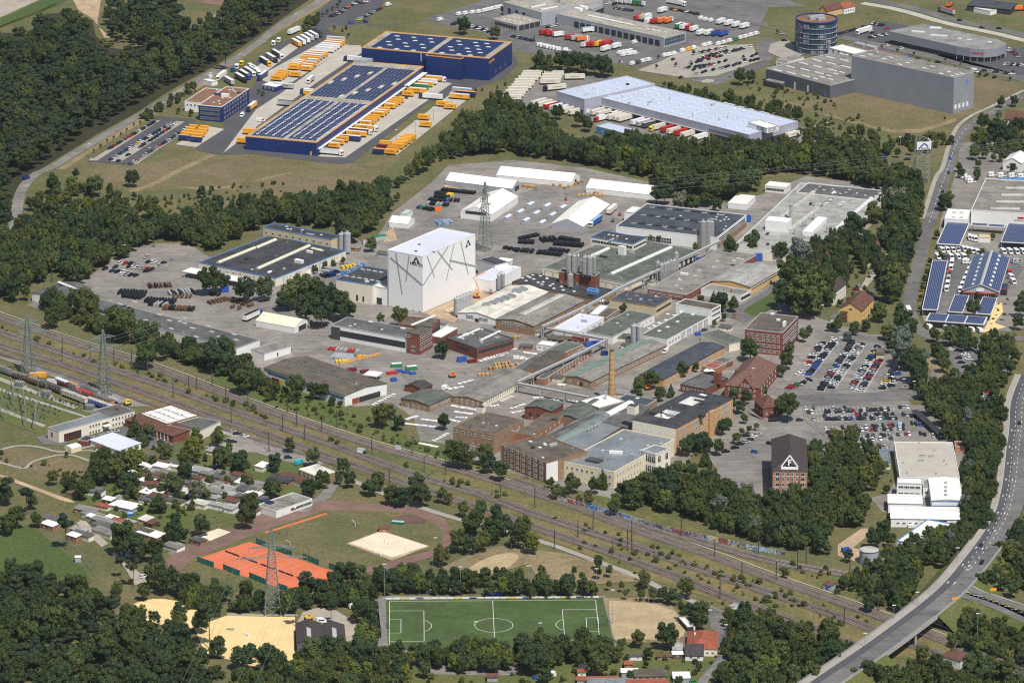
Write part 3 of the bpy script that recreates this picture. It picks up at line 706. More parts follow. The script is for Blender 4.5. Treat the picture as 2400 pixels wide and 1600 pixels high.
def vehicle(kind,px,heading,cols,label,group=None,loc=None,text=None,z=0.0,tcol='black'):
 """semi_trailer, swap_body, box_truck, articulated_truck, delivery_van, camper_van, tractor_unit, shipping_container"""
 if isinstance(px,str):px=pp(px)[0]
 g=loc if loc is not None else G(px,z+1.8)
 nm=kind;o=empty(nm,(g.x,g.y,z+.2),heading)
 cat=dict(semi_trailer='trailer',swap_body='swap body',box_truck='truck',articulated_truck='truck',delivery_van='van',camper_van='camper',tractor_unit='truck',shipping_container='container',caravan='caravan')[kind]
 tag(o,label,cat,group);body,top=cols[0],cols[1]if len(cols)>1 else cols[0]
 if kind=='semi_trailer':
  inst(box_mesh(13.6,2.75,body,top),'cargo_box',o);inst(chassis_mesh(13.4,(-5.4,-4.1,-2.8)),'chassis',o)
 elif kind=='swap_body':
  inst(box_mesh(7.6,2.7,body,top),'cargo_box',o);inst(chassis_mesh(7.4,(-1.4,.3)),'chassis',o)
 elif kind=='shipping_container':
  inst(box_mesh(6.1,2.5,body,top,.1,2.44),'cargo_box',o)
 elif kind=='articulated_truck':
  inst(box_mesh(13.6,2.75,body,top),'cargo_box',o,(-1.4,0,0));inst(chassis_mesh(13.4,(-5.4,-4.1,-2.8)),'chassis',o,(-1.4,0,0));inst(cab_mesh(cols[2]),'cab',o,(7.1,0,0))
 elif kind=='box_truck':
  inst(box_mesh(7.4,2.6,body,top),'cargo_box',o,(-1.2,0,0));inst(chassis_mesh(7.2,(-2.2,-.9)),'chassis',o,(-1.2,0,0));inst(cab_mesh(cols[2]),'cab',o,(3.8,0,0))
 elif kind=='tractor_unit':
  inst(cab_mesh(body),'cab',o,(1,0,0))
 elif kind in('delivery_van','camper_van','caravan'):
  def f():
   lg=5.9 if kind!='caravan' else 5.2;mb=MB();b=1.02 if kind=='delivery_van' else 1.13;tz=2.45 if kind=='delivery_van' else 2.9
   if kind=='caravan':pr=[(-2.5,.45),(2.3,.45),(2.5,1.5),(2.1,2.55),(-2.2,2.6),(-2.55,1.4)]
   else:pr=[(-lg/2,.4),(lg/2-.1,.4),(lg/2,1.05),(lg/2-.7,1.25),(lg/2-1.45,tz-.25),(lg/2-1.9,tz),(-lg/2+.05,tz)]
   for sy in(-1,1):mb.quad([(x,sy*b,z_)for x,z_ in(pr if sy<0 else pr[::-1])],0)
   n=len(pr)
   for i in rg(n):
    (x0,z0),(x1,z1)=pr[i],pr[(i+1)%n];mb.quad([(x0,-b,z0),(x0,b,z0),(x1,b,z1),(x1,-b,z1)][::-1],0)
   wheel_set(mb,(-1.7,1.8)if kind!='caravan' else(-.2,),b+.01,.34,1)
   body_=mb.mesh('body',[M['P'+body],M['tyre']])
   g_=MB()
   if kind=='caravan':
    for sy in(-1,1):g_.quad([(-1.6,sy*(b+.01),1.4),(1.2,sy*(b+.01),1.4),(1.2,sy*(b+.01),2.0),(-1.6,sy*(b+.01),2.0)][::1 if sy<0 else-1])
   else:
    x=lg/2;g_.quad([(x-.74,-b+.12,1.32),(x-.74,b-.12,1.32),(x-1.4,b-.12,tz-.3),(x-1.4,-b+.12,tz-.3)])
    for v in g_.v[-4:]:pass
    g_.v[-4:]=[(vx+.03,vy,vz+.02)for vx,vy,vz in g_.v[-4:]]
    for sy in(-1,1):
     g_.quad([(x-2.1,sy*(b+.01),1.3),(x-.9,sy*(b+.01),1.3),(x-1.4,sy*(b+.01),tz-.4),(x-2.1,sy*(b+.01),tz-.4)][::1 if sy<0 else-1])
     if kind=='camper_van':g_.quad([(-2.2,sy*(b+.01),1.6),(-.9,sy*(b+.01),1.6),(-.9,sy*(b+.01),2.2),(-2.2,sy*(b+.01),2.2)][::1 if sy<0 else-1])
   return body_,g_.mesh('windows',[M['carglass']])
  bm_,gm_=shared((kind,body),f);inst(bm_,'body',o);inst(gm_,'windows',o)
 if text:
  zc=2.6
  ltr_(text,1.15,M[tcol]if tcol in M else M['black'],o,(-1.4 if kind=='articulated_truck' else 0,-1.31,zc),(pi/2,0,0),ext=.01)
  ltr_(text,1.15,M[tcol]if tcol in M else M['black'],o,(-1.4 if kind=='articulated_truck' else 0,1.31,zc),(pi/2,0,pi),ext=.01)
 return o
def vrow(kind,where,s,cols,heading,group,end='left',text=None,tcol='black',z=1.8):
 """vehicles spread along a line; cols: groups of letters split by spaces, '-' leaves a gap"""
 p0,p1=[G(p,z)for p in pp(s)[:2]];cs=cols.split();n=len(cs);k=0
 nice=dict(semi_trailer='semi-trailer',swap_body='swap body',box_truck='box truck',articulated_truck='articulated truck',delivery_van='van',camper_van='motorhome',tractor_unit='tractor unit',shipping_container='container',caravan='caravan')[kind]
 for i,c in en(cs):
  if c=='-':continue
  P=p0+(p1-p0)*(i/(n-1)if n>1 else .5);k+=1;P=P+Vc((cos(heading),sin(heading),0))*rnd_u(-.5,.5)
  vehicle(kind,None,heading+rnd_u(-.012,.012),c,f'{PAINTS[c[0]][0]} {nice}, {ORD[k - 1]} from {end} end in {where}',group,loc=Vc((P.x,P.y,0)),text=text if c[0]in 'ac' else None,tcol=tcol)
def flush_cars(limit=300):
 ALLCARS.sort(key=lambda c:-scl(c[0]))
 near,far=ALLCARS[:limit],ALLCARS[limit:]
 for g,h,pk,label,kind,group in near:
  b_,gl=car_meshes(kind,pk);o=inst(b_,'car',None,g,h);tag(o,label,'car',group);inst(gl,'windows',o)
 if far:
  me=bpy.data.meshes.new('distant_parked_cars');V,F_,MI=[],[],[];keys=list(PAINTS);mats=['P'+k for k in keys]+['tyre','carglass']
  for g,h,pk,label,kind,group in far:
   T=Matrix.Translation(g)@Matrix.Rotation(h,4,'Z')
   for part,src in en(car_meshes(kind,pk)):
    b0=len(V);V+=[T@v.co for v in src.vertices]
    for p in src.polygons:
     F_.append([b0+i for i in p.vertices]);mi=p.material_index
     MI.append(keys.index(pk)if(mi==0)==(part==0)else(len(keys)if part==0 else len(keys)+1))
  me.from_pydata(V,[],F_)
  for k in mats:me.materials.append(M[k])
  me.polygons.foreach_set('material_index',MI);me.update()
  o=bpy.data.objects.new('distant_parked_cars',me);link(o);tag(o,'rows of small parked cars in the far car parks and dealer yards','cars',kind='stuff')
defm('leaf_dark',(.042,.070,.030),kind='leaf',extra=(.078,.108,.042),rough=.7,spec=.15)
defm('leaf_mid',(.066,.095,.032),kind='leaf',extra=(.118,.142,.050),rough=.7,spec=.15)
defm('leaf_light',(.12,.155,.035),kind='leaf',extra=(.17,.20,.045),rough=.7,spec=.15)
defm('leaf_pine',(.042,.066,.038),kind='leaf',extra=(.070,.096,.050),rough=.75,spec=.12)
defm('leaf_silver',(.15,.17,.13),kind='leaf',extra=(.19,.20,.165),rough=.75,spec=.12)
defm('leaf_shrub',(.060,.092,.026),kind='leaf',extra=(.125,.135,.042),rough=.75,spec=.12)
for k_ in('dark','mid','light','pine','silver','shrub'):
 n_=M['leaf_'+k_].node_tree;p_=n_.nodes['Principled BSDF'];t_=n_.nodes.new('ShaderNodeBsdfTranslucent');x_=n_.nodes.new('ShaderNodeMixShader');x_.inputs[0].default_value=.28
 n_.links.new(p_.inputs['Base Color'].links[0].from_socket,t_.inputs[0]);n_.links.new(p_.outputs[0],x_.inputs[1]);n_.links.new(t_.outputs[0],x_.inputs[2]);n_.links.new(x_.outputs[0],n_.nodes['Material Output'].inputs[0])
def crown_mesh(name,seed,m,n=900,kind='broad',leaf=.17):
 rnd=random.Random(seed);mb=MB();blobs=[]
 if kind=='broad':
  blobs=[(Vc((0,0,0)),.72)]
  for i in rg(24):
   a=rnd.uniform(0,6.283);e=rnd.uniform(-.75,1.0);r=rnd.uniform(.45,.82)
   blobs.append((Vc((cos(a)*math.sqrt(max(0,1-e*e*.8))*r,sin(a)*math.sqrt(max(0,1-e*e*.8))*r,e*.74)),rnd.uniform(.16,.36)))
 elif kind=='pine':
  for i in rg(12):
   a=rnd.uniform(0,6.283);r=rnd.uniform(.05,.72);blobs.append((Vc((cos(a)*r,sin(a)*r,rnd.uniform(-.45,.75)*(1-r*.5))),rnd.uniform(.26,.42)))
 elif kind=='column':
  for i in rg(9):blobs.append((Vc((rnd.uniform(-.15,.15),rnd.uniform(-.15,.15),-.95+i*.23)),.55*(1-abs(i-3.2)/8.5)))
 elif kind=='cone':
  for i in rg(11):
   t=i/10
   for k in rg(3 if t<.7 else 1):
    a=rnd.uniform(0,6.283);r=(1-t)*.45;blobs.append((Vc((cos(a)*r,sin(a)*r,-.95+1.85*t)),.12+.38*(1-t)))
 else:
  for i in rg(9):
   a=rnd.uniform(0,6.283);r=rnd.uniform(0,.6);blobs.append((Vc((cos(a)*r,sin(a)*r,rnd.uniform(-.5,.35))),rnd.uniform(.3,.5)))
 ws=[b[1]**2 for b in blobs];flat=.55 if kind=='pine' else .85
 for _ in rg(n):
  c,r=rnd.choices(blobs,ws)[0]
  while True:
   d=Vc((rnd.gauss(0,1),rnd.gauss(0,1),rnd.gauss(.25,1)))
   if d.length>.1:break
  d.normalize();p=c+Vc((d.x,d.y,d.z*flat))*r*rnd.uniform(.72,1.06)
  nrm=(d+Vc((rnd.uniform(-.6,.6),rnd.uniform(-.6,.6),rnd.uniform(-.3,.7)))).normalized()
  t=nrm.orthogonal().normalized();t.rotate(Matrix.Rotation(rnd.uniform(0,6.28),3,nrm));b=nrm.cross(t)
  s1=leaf*rnd.uniform(.55,1.2);s2=s1*rnd.uniform(.5,.9)
  mb.quad([p-t*s1-b*s2*.4,p-t*s1*.1-b*s2,p+t*s1+b*s2*.3,p+t*s1*.15+b*s2],0)
 for c,r in blobs:
  rr=r*.7;n_=6
  for j in rg(3):
   z0,z1=-1+j*2/3,-1+(j+1)*2/3;q0,q1=math.sqrt(max(0,1-z0*z0)),math.sqrt(max(0,1-z1*z1))
   for i in rg(n_):
    a0,a1=i*6.283/n_,(i+1)*6.283/n_
    mb.quad([c+Vc((cos(a)*q*rr,sin(a)*q*rr,z*rr*flat))for a,q,z in((a0,q0,z0),(a1,q0,z0),(a1,q1,z1),(a0,q1,z1))],0)
 return mb.mesh(name,[M[m]])
def trunk_mesh(kind,seed=0):
 rnd=random.Random(seed);mb=MB()
 def limb(a,b,r0,r1):
  n=6;a,b=Vc(a),Vc(b);d=(b-a).normalized();x=d.orthogonal().normalized();y=d.cross(x)
  A=[a+(x*cos(i*6.283/n)+y*sin(i*6.283/n))*r0 for i in rg(n)];B=[b+(x*cos(i*6.283/n)+y*sin(i*6.283/n))*r1 for i in rg(n)]
  for i in rg(n):mb.quad([A[i],A[(i+1)%n],B[(i+1)%n],B[i]])
 limb((0,0,0),(.02,.02,.55),.055,.045);limb((.02,.02,.55),(0,0,1.0),.045,.03)
 for i in rg(5):
  a=i*1.256+rnd.uniform(-.3,.3);z=.55+i*.07
  limb((.01,.01,z),(cos(a)*.42,sin(a)*.42,z+.38),.026,.01)
 return mb.mesh('trunk',[M['bark_pine' if kind=='pine' else 'bark']])
CROWNS={}
for k_,m_,kd_,cnt_,n_,lf_ in(('dark','leaf_dark','broad',5,2400,.092),('mid','leaf_mid','broad',5,2400,.092),('light','leaf_light','broad',2,2000,.09),('pine','leaf_pine','pine',5,2000,.088),('silver','leaf_silver','broad',2,1700,.08),('column','leaf_dark','column',2,1300,.1),('cone','leaf_dark','cone',2,1800,.1),('bush','leaf_shrub','bush',4,800,.13),('loose','leaf_mid','broad',3,1100,.085)):
 CROWNS[k_]=[crown_mesh('crown',100*len(CROWNS)+i,m_,n_,kd_,lf_)for i in rg(cnt_)]
TRUNKS=dict(broad=[trunk_mesh('broad',i)for i in rg(3)],pine=[trunk_mesh('pine',i+5)for i in rg(2)])
LOOK=dict(dark='dark green',mid='green',light='yellow-green',pine='dark pine',silver='silvery grey',column='slender upright',cone='dark conical',bush='low',loose='airy thin-crowned')
def tree(px,rp,kind,label,group,tall=1.15,foot=None,name=None):
 """px: the crown's centre in the photo, rp its half-width in photo pixels"""
 r=rp/4.3
 for _ in rg(3):
  cz=(foot if foot is not None else(.30*r+.6 if kind not in('pine',)else 1.35*r+2))+r*tall*.88
  g=G(px,cz);r=rp/scl(g)
 nm=name or{'pine':'pine_tree','bush':'shrub','cone':'conifer_tree','column':'poplar_tree'}.get(kind,'broadleaf_tree')
 o=empty(nm,(g.x,g.y,0));tag(o,label,'shrub' if kind=='bush' else 'tree',group)
 c=inst(random.choice(CROWNS[kind]),'crown',o,(0,0,cz),rnd_u(0,6.28));c.scale=(r*1.02,r*1.02,r*tall)
 t=inst(random.choice(TRUNKS['pine' if kind=='pine' else 'broad']),'trunk',o,(0,0,0),rnd_u(0,6.28));q=max(1.6,min(r,5));t.scale=(q,q,(cz+r*.3))
 return o
def trees(where,s,group=None,tall=1.15,foot=None):
 """'tile:x,y,r,kind ...' each a tree of its own; where: the phrase that places them"""
 items,k=[],None
 for tok in s.split():
  if ':' in tok:a,tok=tok.split(':');k=a
  x,y,r,kd=tok.split(',');sc={'F':1/.98,'S':1}.get(k,1/3.92)
  p=pp(f'{k}:{x},{y}')[0];items.append((p,float(r)*sc,kd))
 items.sort(key=lambda i:i[0][0]);cnt={}
 tot={kd:sum(1 for i in items if i[2]==kd)for _,_,kd in items}
 for p,r,kd in items:
  kd2=dict(d='dark',m='mid',l='light',p='pine',s='silver',u='column',c='cone',b='bush',o='loose')[kd];cnt[kd]=cnt.get(kd,0)+1
  noun='shrub' if kd2=='bush' else('pine' if kd2=='pine' else('conifer' if kd2=='cone' else('poplar' if kd2=='column' else 'tree')))
  adj=LOOK[kd2]if kd2!='pine' else 'dark'
  lab=f'{adj} {noun} {where}' if tot[kd]==1 else f'{adj} {noun}, {ORD[cnt[kd] - 1]} from left {where}'
  TREES.append((r,p,kd2,lab,group or 'trees '+where,tall,foot))
TREES=[]
def flush_trees(limit=290):
 TREES.sort(key=lambda t:-t[0]);n=0;rest=[]
 for r,p,kd,lab,gr,tall,foot in TREES:
  if kd in('dark','mid','light','silver','loose'):
   n+=1
   if n>limit:rest.append((r,p,kd,tall,foot));continue
  tree(p,r,kd,lab,gr,tall,foot)
 meshes=[m for k in('dark','mid','light','silver','loose')for m in CROWNS[k]];pts=[]
 for rp,p,kd,tall,foot in rest:
  r=rp/4.3
  for _ in rg(3):
   cz=(foot if foot is not None else .30*r+.6)+r*tall*.88;g=G(p,cz);r=rp/scl(g)
  pts.append((g.x,g.y,cz,r,r*tall,rnd_u(0,6.28),meshes.index(random.choice(CROWNS[kd]))))
 gn_scatter('small_trees','small and far trees and saplings scattered over the whole area',pts,meshes)
def in_poly(x,y,P):
 c=False;j=len(P)-1
 for i in rg(len(P)):
  xi,yi,xj,yj=P[i][0],P[i][1],P[j][0],P[j][1]
  if(yi>y)!=(yj>y)and x<(xj-xi)*(y-yi)/(yj-yi)+xi:c=not c
  j=i
 return c
def gn_scatter(name,label,pts,meshes,cat='trees'):
 """pts: (x, y, z, scale_xy, scale_z, rot, mesh index): a mass nobody could count, as one object of instanced plant geometry"""
 me=bpy.data.meshes.new(name);me.from_pydata([p[:3]for p in pts],[],[])
 a=me.attributes.new('sc','FLOAT_VECTOR','POINT');a.data.foreach_set('vector',[c for p in pts for c in(p[3],p[3],p[4])])
 a=me.attributes.new('ro','FLOAT_VECTOR','POINT');a.data.foreach_set('vector',[c for p in pts for c in(0,0,p[5])])
 a=me.attributes.new('ix','INT','POINT');a.data.foreach_set('value',[p[6]for p in pts])
 o=bpy.data.objects.new(name,me);link(o);tag(o,label,cat,kind='stuff')
 ng=bpy.data.node_groups.new(name,'GeometryNodeTree');ng.interface.new_socket('Geometry',in_out='INPUT',socket_type='NodeSocketGeometry');ng.interface.new_socket('Geometry',in_out='OUTPUT',socket_type='NodeSocketGeometry')
 N=ng.nodes;L=ng.links.new;gi=N.new('NodeGroupInput');go=N.new('NodeGroupOutput')
 join=N.new('GeometryNodeJoinGeometry')
 for i,m in en(meshes):
  src=N.new('GeometryNodeObjectInfo');src.inputs['Object'].default_value=bpy.data.objects.new('plant_source',m)
  ip=N.new('GeometryNodeInstanceOnPoints');cmp_=N.new('FunctionNodeCompare');cmp_.data_type='INT';cmp_.operation='EQUAL'
  na=N.new('GeometryNodeInputNamedAttribute');na.data_type='INT';na.inputs['Name'].default_value='ix'
  L(na.outputs['Attribute'],cmp_.inputs[2]);cmp_.inputs[3].default_value=i;L(cmp_.outputs[0],ip.inputs['Selection'])
  ns=N.new('GeometryNodeInputNamedAttribute');ns.data_type='FLOAT_VECTOR';ns.inputs['Name'].default_value='sc';L(ns.outputs['Attribute'],ip.inputs['Scale'])
  nr=N.new('GeometryNodeInputNamedAttribute');nr.data_type='FLOAT_VECTOR';nr.inputs['Name'].default_value='ro'
  er=N.new('FunctionNodeEulerToRotation');L(nr.outputs['Attribute'],er.inputs[0]);L(er.outputs[0],ip.inputs['Rotation'])
  L(gi.outputs[0],ip.inputs['Points']);L(src.outputs['Geometry'],ip.inputs['Instance']);L(ip.outputs[0],join.inputs[0])
 L(join.outputs[0],go.inputs[0])
 md=o.modifiers.new('scatter','NODES');md.node_group=ng;return o
def wood(name,label,polys,spacing,kinds,rr=(2.6,4.2),tall=1.2,foot=.9,holes=(),cat='trees',seed=1,drop=0.0):
 """polys in photo pixels of the GROUND; a mass of plants"""
 rnd=random.Random(seed);meshes,cum=[],[]
 for kd,wt in kinds:
  for m in CROWNS[kd]:meshes.append(m);cum.append(wt/len(CROWNS[kd]))
 pts=[]
 HP=[[G(p)for p in pp(h)]for h in holes]
 for s in polys:
  P=[G(p)for p in pp(s)];x0,x1=min(p.x for p in P),max(p.x for p in P);y0,y1=min(p.y for p in P),max(p.y for p in P)
  ny=int((y1-y0)/spacing)+1;nx=int((x1-x0)/spacing)+1
  for j in rg(ny):
   for i in rg(nx):
    x=x0+(i+.5*(j%2)+rnd.uniform(-.42,.42))*spacing;y=y0+(j+rnd.uniform(-.42,.42))*spacing
    if not in_poly(x,y,P)or any(in_poly(x,y,h)for h in HP)or rnd.random()<drop:continue
    r=rnd.uniform(*rr);tz=r*tall*rnd.uniform(.75,1.4);z=r*foot*rnd.uniform(.7,1.3)+tz*.85
    pts.append((x,y,z,r,tz,rnd.uniform(0,6.28),rnd.choices(rg(len(meshes)),cum)[0]))
 if pts:return gn_scatter(name,label,pts,meshes,cat)
# ================================================================== THE SETTING
mb=MB();mb.quad([(-3000,-3200,0),(3000,-3200,0),(3000,6000,0),(-3000,6000,0)]);g_=mb.obj('ground',M['meadow']);tag(g_,kind='structure')
Z1,Z2,Z3,Z4,Z5,Z6=.03,.08,.13,.18,.23,.28
sheet('gravel_lot','0:-60,-40 450,-40 0,165 -60,190','gravel',Z1)
sheet('turf_track','0:-60,215 0,180 430,-15 660,-25 560,45 0,262 -60,290','lawn',Z2)
sheet('sand_path','0:660,-20 930,-20 890,240 1020,345 960,350 860,180 720,95','earth',Z1)
sheet('clay_field','0:1640,-20 2300,-20 2210,40 2060,60 1840,25','cinder',Z1)
sheet('forest_floor','0:-80,300 270,310 420,130 600,120 850,190 880,330 1010,440 1230,470 1800,330 2080,130 2080,-20 1:520,-20 330,110 0,345 0:2000,590 1500,870 1250,1040 900,1230 560,1440 300,1600 4:-80,500','forestfloor',Z2)
ribbon('forest_road',line('1:800,-130 500,70 180,260 0:2352,425 1900,700 1500,930 1020,1215 700,1400 480,1540 4:300,40 190,180 160,330 130,560 120,640',1),-3.4,3.4,Z3,'aO')
ribbon('road_verge',line('1:860,-130 560,70 240,260 20,400 0:2000,690 1600,930 1080,1240 780,1420 560,1560',1),-3.0,2.4,Z2,'dry')
sheet('logistics_yard','1:440,200 540,140 700,0 900,-60 1250,-60 1000,210 1240,260 980,330 960,430 2352,470 2:60,590 1:2280,720 1560,960 900,1490 780,1510 560,1490 0:2352,1420 1950,1420 1800,1370 2050,1180 2050,1110 1:0,760 0,560 180,420 470,300','bC',Z3)
sheet('green_island','1:650,260 1000,225 1240,270 960,430 830,420 740,340','meadow',Z4)
sheet('concrete_apron','1:0,1170 560,760 980,480 960,420 850,420 560,620 230,860 0,1010 0:2050,1410 2352,1190','concrete',Z4)
sheet('concrete_apron','1:570,1440 820,1450 1800,770 1550,720','concrete',Z4)
sheet('concrete_apron','1:1080,1420 1290,1430 1990,880 1770,880 1230,1290','concrete',Z4)
sheet('concrete_apron','1:0,720 140,770 330,760 860,420 640,370','concrete',Z4)
sheet('concrete_apron','1:0,620 60,690 360,460 600,310 480,290 200,480','concrete',Z4)
sheet('concrete_apron','0:1615,1330 1800,1355 2060,1190 1900,1160','concrete',Z4)
sheet('staff_car_park','0:800,1490 1480,1100 1340,1070 1790,1100 1800,1140 1210,1515 870,1490','bC',Z4)
for s_ in('0:830,1478 1400,1120 1480,1105 890,1480','0:985,1480 1650,1100 1700,1120 1110,1490','0:1190,1520 1640,1250 1690,1210 1740,1190 1260,1510'):sheet('parking_bays',s_,'pave',Z5)
sheet('access_road','0:1330,1060 1800,1100 1800,1130 1470,1105 1350,1080','bC',Z5)
sheet('brown_meadow','0:1800,1390 2050,1430 1:0,1400 560,1490 900,1510 1350,1420 5:1150,60 900,180 300,240 4:1900,160 1250,190 800,130 0:900,1500 1180,1530','brownfield',Z1)
ribbon('worn_track',line('0:1960,1420 4:1560,40 1430,120 1200,195',1),-2.6,2.6,Z2,'dry')
sheet('worn_track','4:1540,140 1900,165 2352,110 5:330,20 520,5 5:180,30 4:2200,140 1900,190','dry',Z2,1)
sheet('dealer_yard','1:1540,180 2300,-60 3:60,-40 350,60 3:20,70 2:2352,80 2240,330 1150,620 960,590 1:2352,470 2080,300 1700,230','asphalt',Z2)
sheet('customer_car_park','2:1150,650 1380,560 1640,430 2200,410 2290,560 1880,700 1600,720','pave',Z4)
sheet('side_street','2:1340,-20 2352,260 3:200,300 0,250 2:2352,220 1700,20 1500,-20','asphalt',Z4)
sheet('side_street','2:1630,740 2280,580 2230,400 2352,350 3:190,410 60,500 2:2352,600 1870,790','asphalt',Z3)
sheet('side_street','3:660,360 1480,540 2352,760 2352,700 1900,610 1500,500 700,330','asphalt',Z4)
sheet('roundabout_island','2:1740,745 1790,730 1850,735 1860,752 1800,765 1745,760','gravel',Z4)
ribbon('motorway',line('3:900,20 1250,80 1700,215 2100,290 2500,390',1),-9,-1.2,Z4,'concrete')
ribbon('motorway',line('3:900,20 1250,80 1700,215 2100,290 2500,390',1),1.2,11,Z4,'asphalt')
ribbon('motorway_verge',line('3:900,20 1250,80 1700,215 2100,290 2500,390',1),-1.2,1.2,Z4,'lawn')
sheet('dealer_yard','3:640,330 1000,190 1300,240 1110,300 1110,360 1500,480 2352,700 2352,440 2190,440 1480,520 720,350','bC',Z3)
sheet('tower_forecourt','3:20,410 170,360 240,420 340,500 170,560 0,480','pave',Z4)
sheet('haulier_yard','1:2240,880 2352,770 2:130,640 680,680 1000,720 1300,860 2352,1080 3:210,1130 490,1230 330,1340 100,1330 2:2352,1330 1900,1310 1400,1350 1250,1360 1000,1340 700,1100 400,1040 0,970','aO',Z3)
sheet('dry_plot','3:0,950 570,910 800,850 1690,1050 1860,1010 1880,680 2330,790 2280,870 1950,1020 1730,1110 1400,1190 1100,1190 350,1010','brownfield',Z3)
sheet('dirt_track','3:320,1010 700,1090 1130,1190 1400,1190 1720,1090 1740,1120 1400,1225 1120,1225 690,1115','dry',Z4)
ribbon('street',line('3:2352,880 2150,980 1830,1150 1720,1330 1650,1568 7:1640,0 1560,250 1480,480 1420,720 1340,1000 1290,1200 1330,1420 1480,1540 1700,1560 2352,1540',2),-3.8,3.8,Z3,'asphalt')
ribbon('pavement',line('3:2352,830 2100,960 1760,1110 1660,1330 1600,1568 7:1550,30 1480,250 1420,440',2),-1.4,1.4,Z3,'pave')
mb=MB();dashes(mb,line('3:2300,900 2150,980 1830,1150 1720,1330 1650,1568 7:1640,0 1560,250 1480,480',2),0,.25,Z4,4,6);tag(mb.obj('road_markings',M['paint']),kind='structure')
sheet('factory_yard','F:60,700 200,640 250,600 330,560 430,558 480,590 620,640 760,600 790,530 850,570 900,490 990,420 1030,380 1180,368 1340,385 1520,425 1680,470 1770,440 1850,405 2060,430 2000,520 1900,600 1800,640 1850,720 2000,770 2010,830 1990,880 1880,900 1840,930 2140,930 2170,1000 2060,1040 1990,1020 1950,1050 1850,1160 1720,1150 1650,1080 1600,1020 1550,1130 1440,1150 1370,1140 1150,1095 1040,1045 970,1030 950,960 900,925 770,940 700,900 600,850 540,815 420,770 100,715','yard',Z2)
sheet('concrete_yard','6:0,420 950,330 1000,480 700,560 760,640 500,760 0,850 5:2100,760 2050,560 1600,560 1250,620 1300,480 1900,120','aO',Z3)
sheet('site_earth','5:1540,1310 1960,1130 2040,1070 2140,1160 1960,1240 1820,1400 1600,1330','earth',Z4)
sheet('earth_patch','5:1150,600 1260,520 1300,640 1180,660','earth',Z3)
sheet('earth_patch','5:1730,130 1850,160 2000,210 1730,170','earth',Z4)
sheet('plot_lawn','6:1720,1180 1940,1230 2090,1250 2050,1290 1740,1270','scrub',Z3)
sheet('plot_lawn','6:2110,1300 2352,1110 7:90,1080 90,1240 0,1290 6:2230,1345','lawn',Z3)
sheet('works_road','6:1900,1280 2090,1240 2352,1090 7:60,1000 80,1060 6:2352,1150 2110,1290 2230,1350 2130,1400 1930,1330','asphalt',Z4)
sheet('driveway','7:960,880 1160,860 1190,760 1130,740 1050,790 1100,810 960,1010 870,1110 570,1380 600,1420 700,1340','gravel',Z3)
sheet('driveway','7:560,1350 700,1250 1000,1070 1210,800 1260,830 1040,1080 880,1200 640,1400','asphalt',Z4)
sheet('works_forecourt','10:2030,620 2352,740 11:0,700 250,700 350,730 640,960 570,1020 350,950 200,1000 100,1200 0,1450 10:2100,1440 1900,1340 1880,1120 2000,950 2352,800 2150,640','aO',Z3)
sheet('works_gate_road','11:100,520 260,490 700,470 1300,440 1500,410 1590,500 1300,540 900,560 300,600 120,640','asphalt',Z3)
sheet('parking_plot','11:150,440 480,-60 1050,-60 1110,60 1250,160 1330,420 1000,470 250,500','aO',Z4)
sheet('parking_plot','11:310,610 700,570 1290,540 1340,620 1600,880 1700,920 1150,930 1120,1000 800,1000 640,960 400,740','aO',Z4)
sheet('parking_plot','11:1610,80 1700,10 2180,50 2220,130 2180,360 2090,450 2060,560 1900,550 1830,430','asphalt',Z4)
sheet('side_street','11:1480,410 1500,230 1620,380 1900,450 1900,480 1560,520','asphalt',Z5)
sheet('dry_verge','11:1450,50 1580,250 1660,380 1720,420 1600,400 1440,200 1420,60','dry',Z4)
sheet('railway_land','S:-60,700 0,735 160,800 330,850 460,890 620,950 800,960 980,1040 1150,1095 1280,1130 1500,1185 1800,1310 2080,1370 2100,1440 2460,1580 2460,1640 2200,1560 2000,1520 1860,1500 1660,1400 1500,1350 1300,1270 1000,1165 800,1095 560,1020 480,1000 300,940 120,870 -60,800','railgrass',Z3)
sheet('embankment_scrub','S:480,890 620,945 800,1005 960,1055 1130,1110 1040,1040 960,1030 880,960 760,940 620,870','scrub',Z4)
TRACKS={'north':('S:-60,722 0,744 150,797 301,841 434,889 600,953 743,1002 875,1045 1034,1088 1200,1139 1277,1163 1376,1196 1455,1230 1659,1298 1800,1353 1938,1400 2080,1451 2178,1488 2348,1552 2460,1596',(-2.3,2.3)),'junction':('S:1200,1124 1277,1148 1363,1178 1506,1228 1659,1274 1800,1315 1900,1333 2024,1353',(-2.3,2.3)),'middle':('S:-60,760 61,800 230,856 408,912 600,984 748,1030 898,1088 1008,1126 1136,1160 1213,1192 1343,1234 1506,1286 1659,1340 1800,1388 1927,1430 2055,1478 2200,1535 2330,1590',(-2.3,2.3)),'south':('S:-60,790 0,810 179,864 332,917 485,973 600,1009 712,1050 830,1091 957,1136 1085,1178 1200,1218 1302,1252 1455,1304 1583,1350 1710,1402 1800,1435 1880,1465 2000,1512',(-2.3,2.3)),'siding':('S:-60,806 0,826 153,879 280,922 434,974 600,1030 712,1064 800,1092',(0,))}
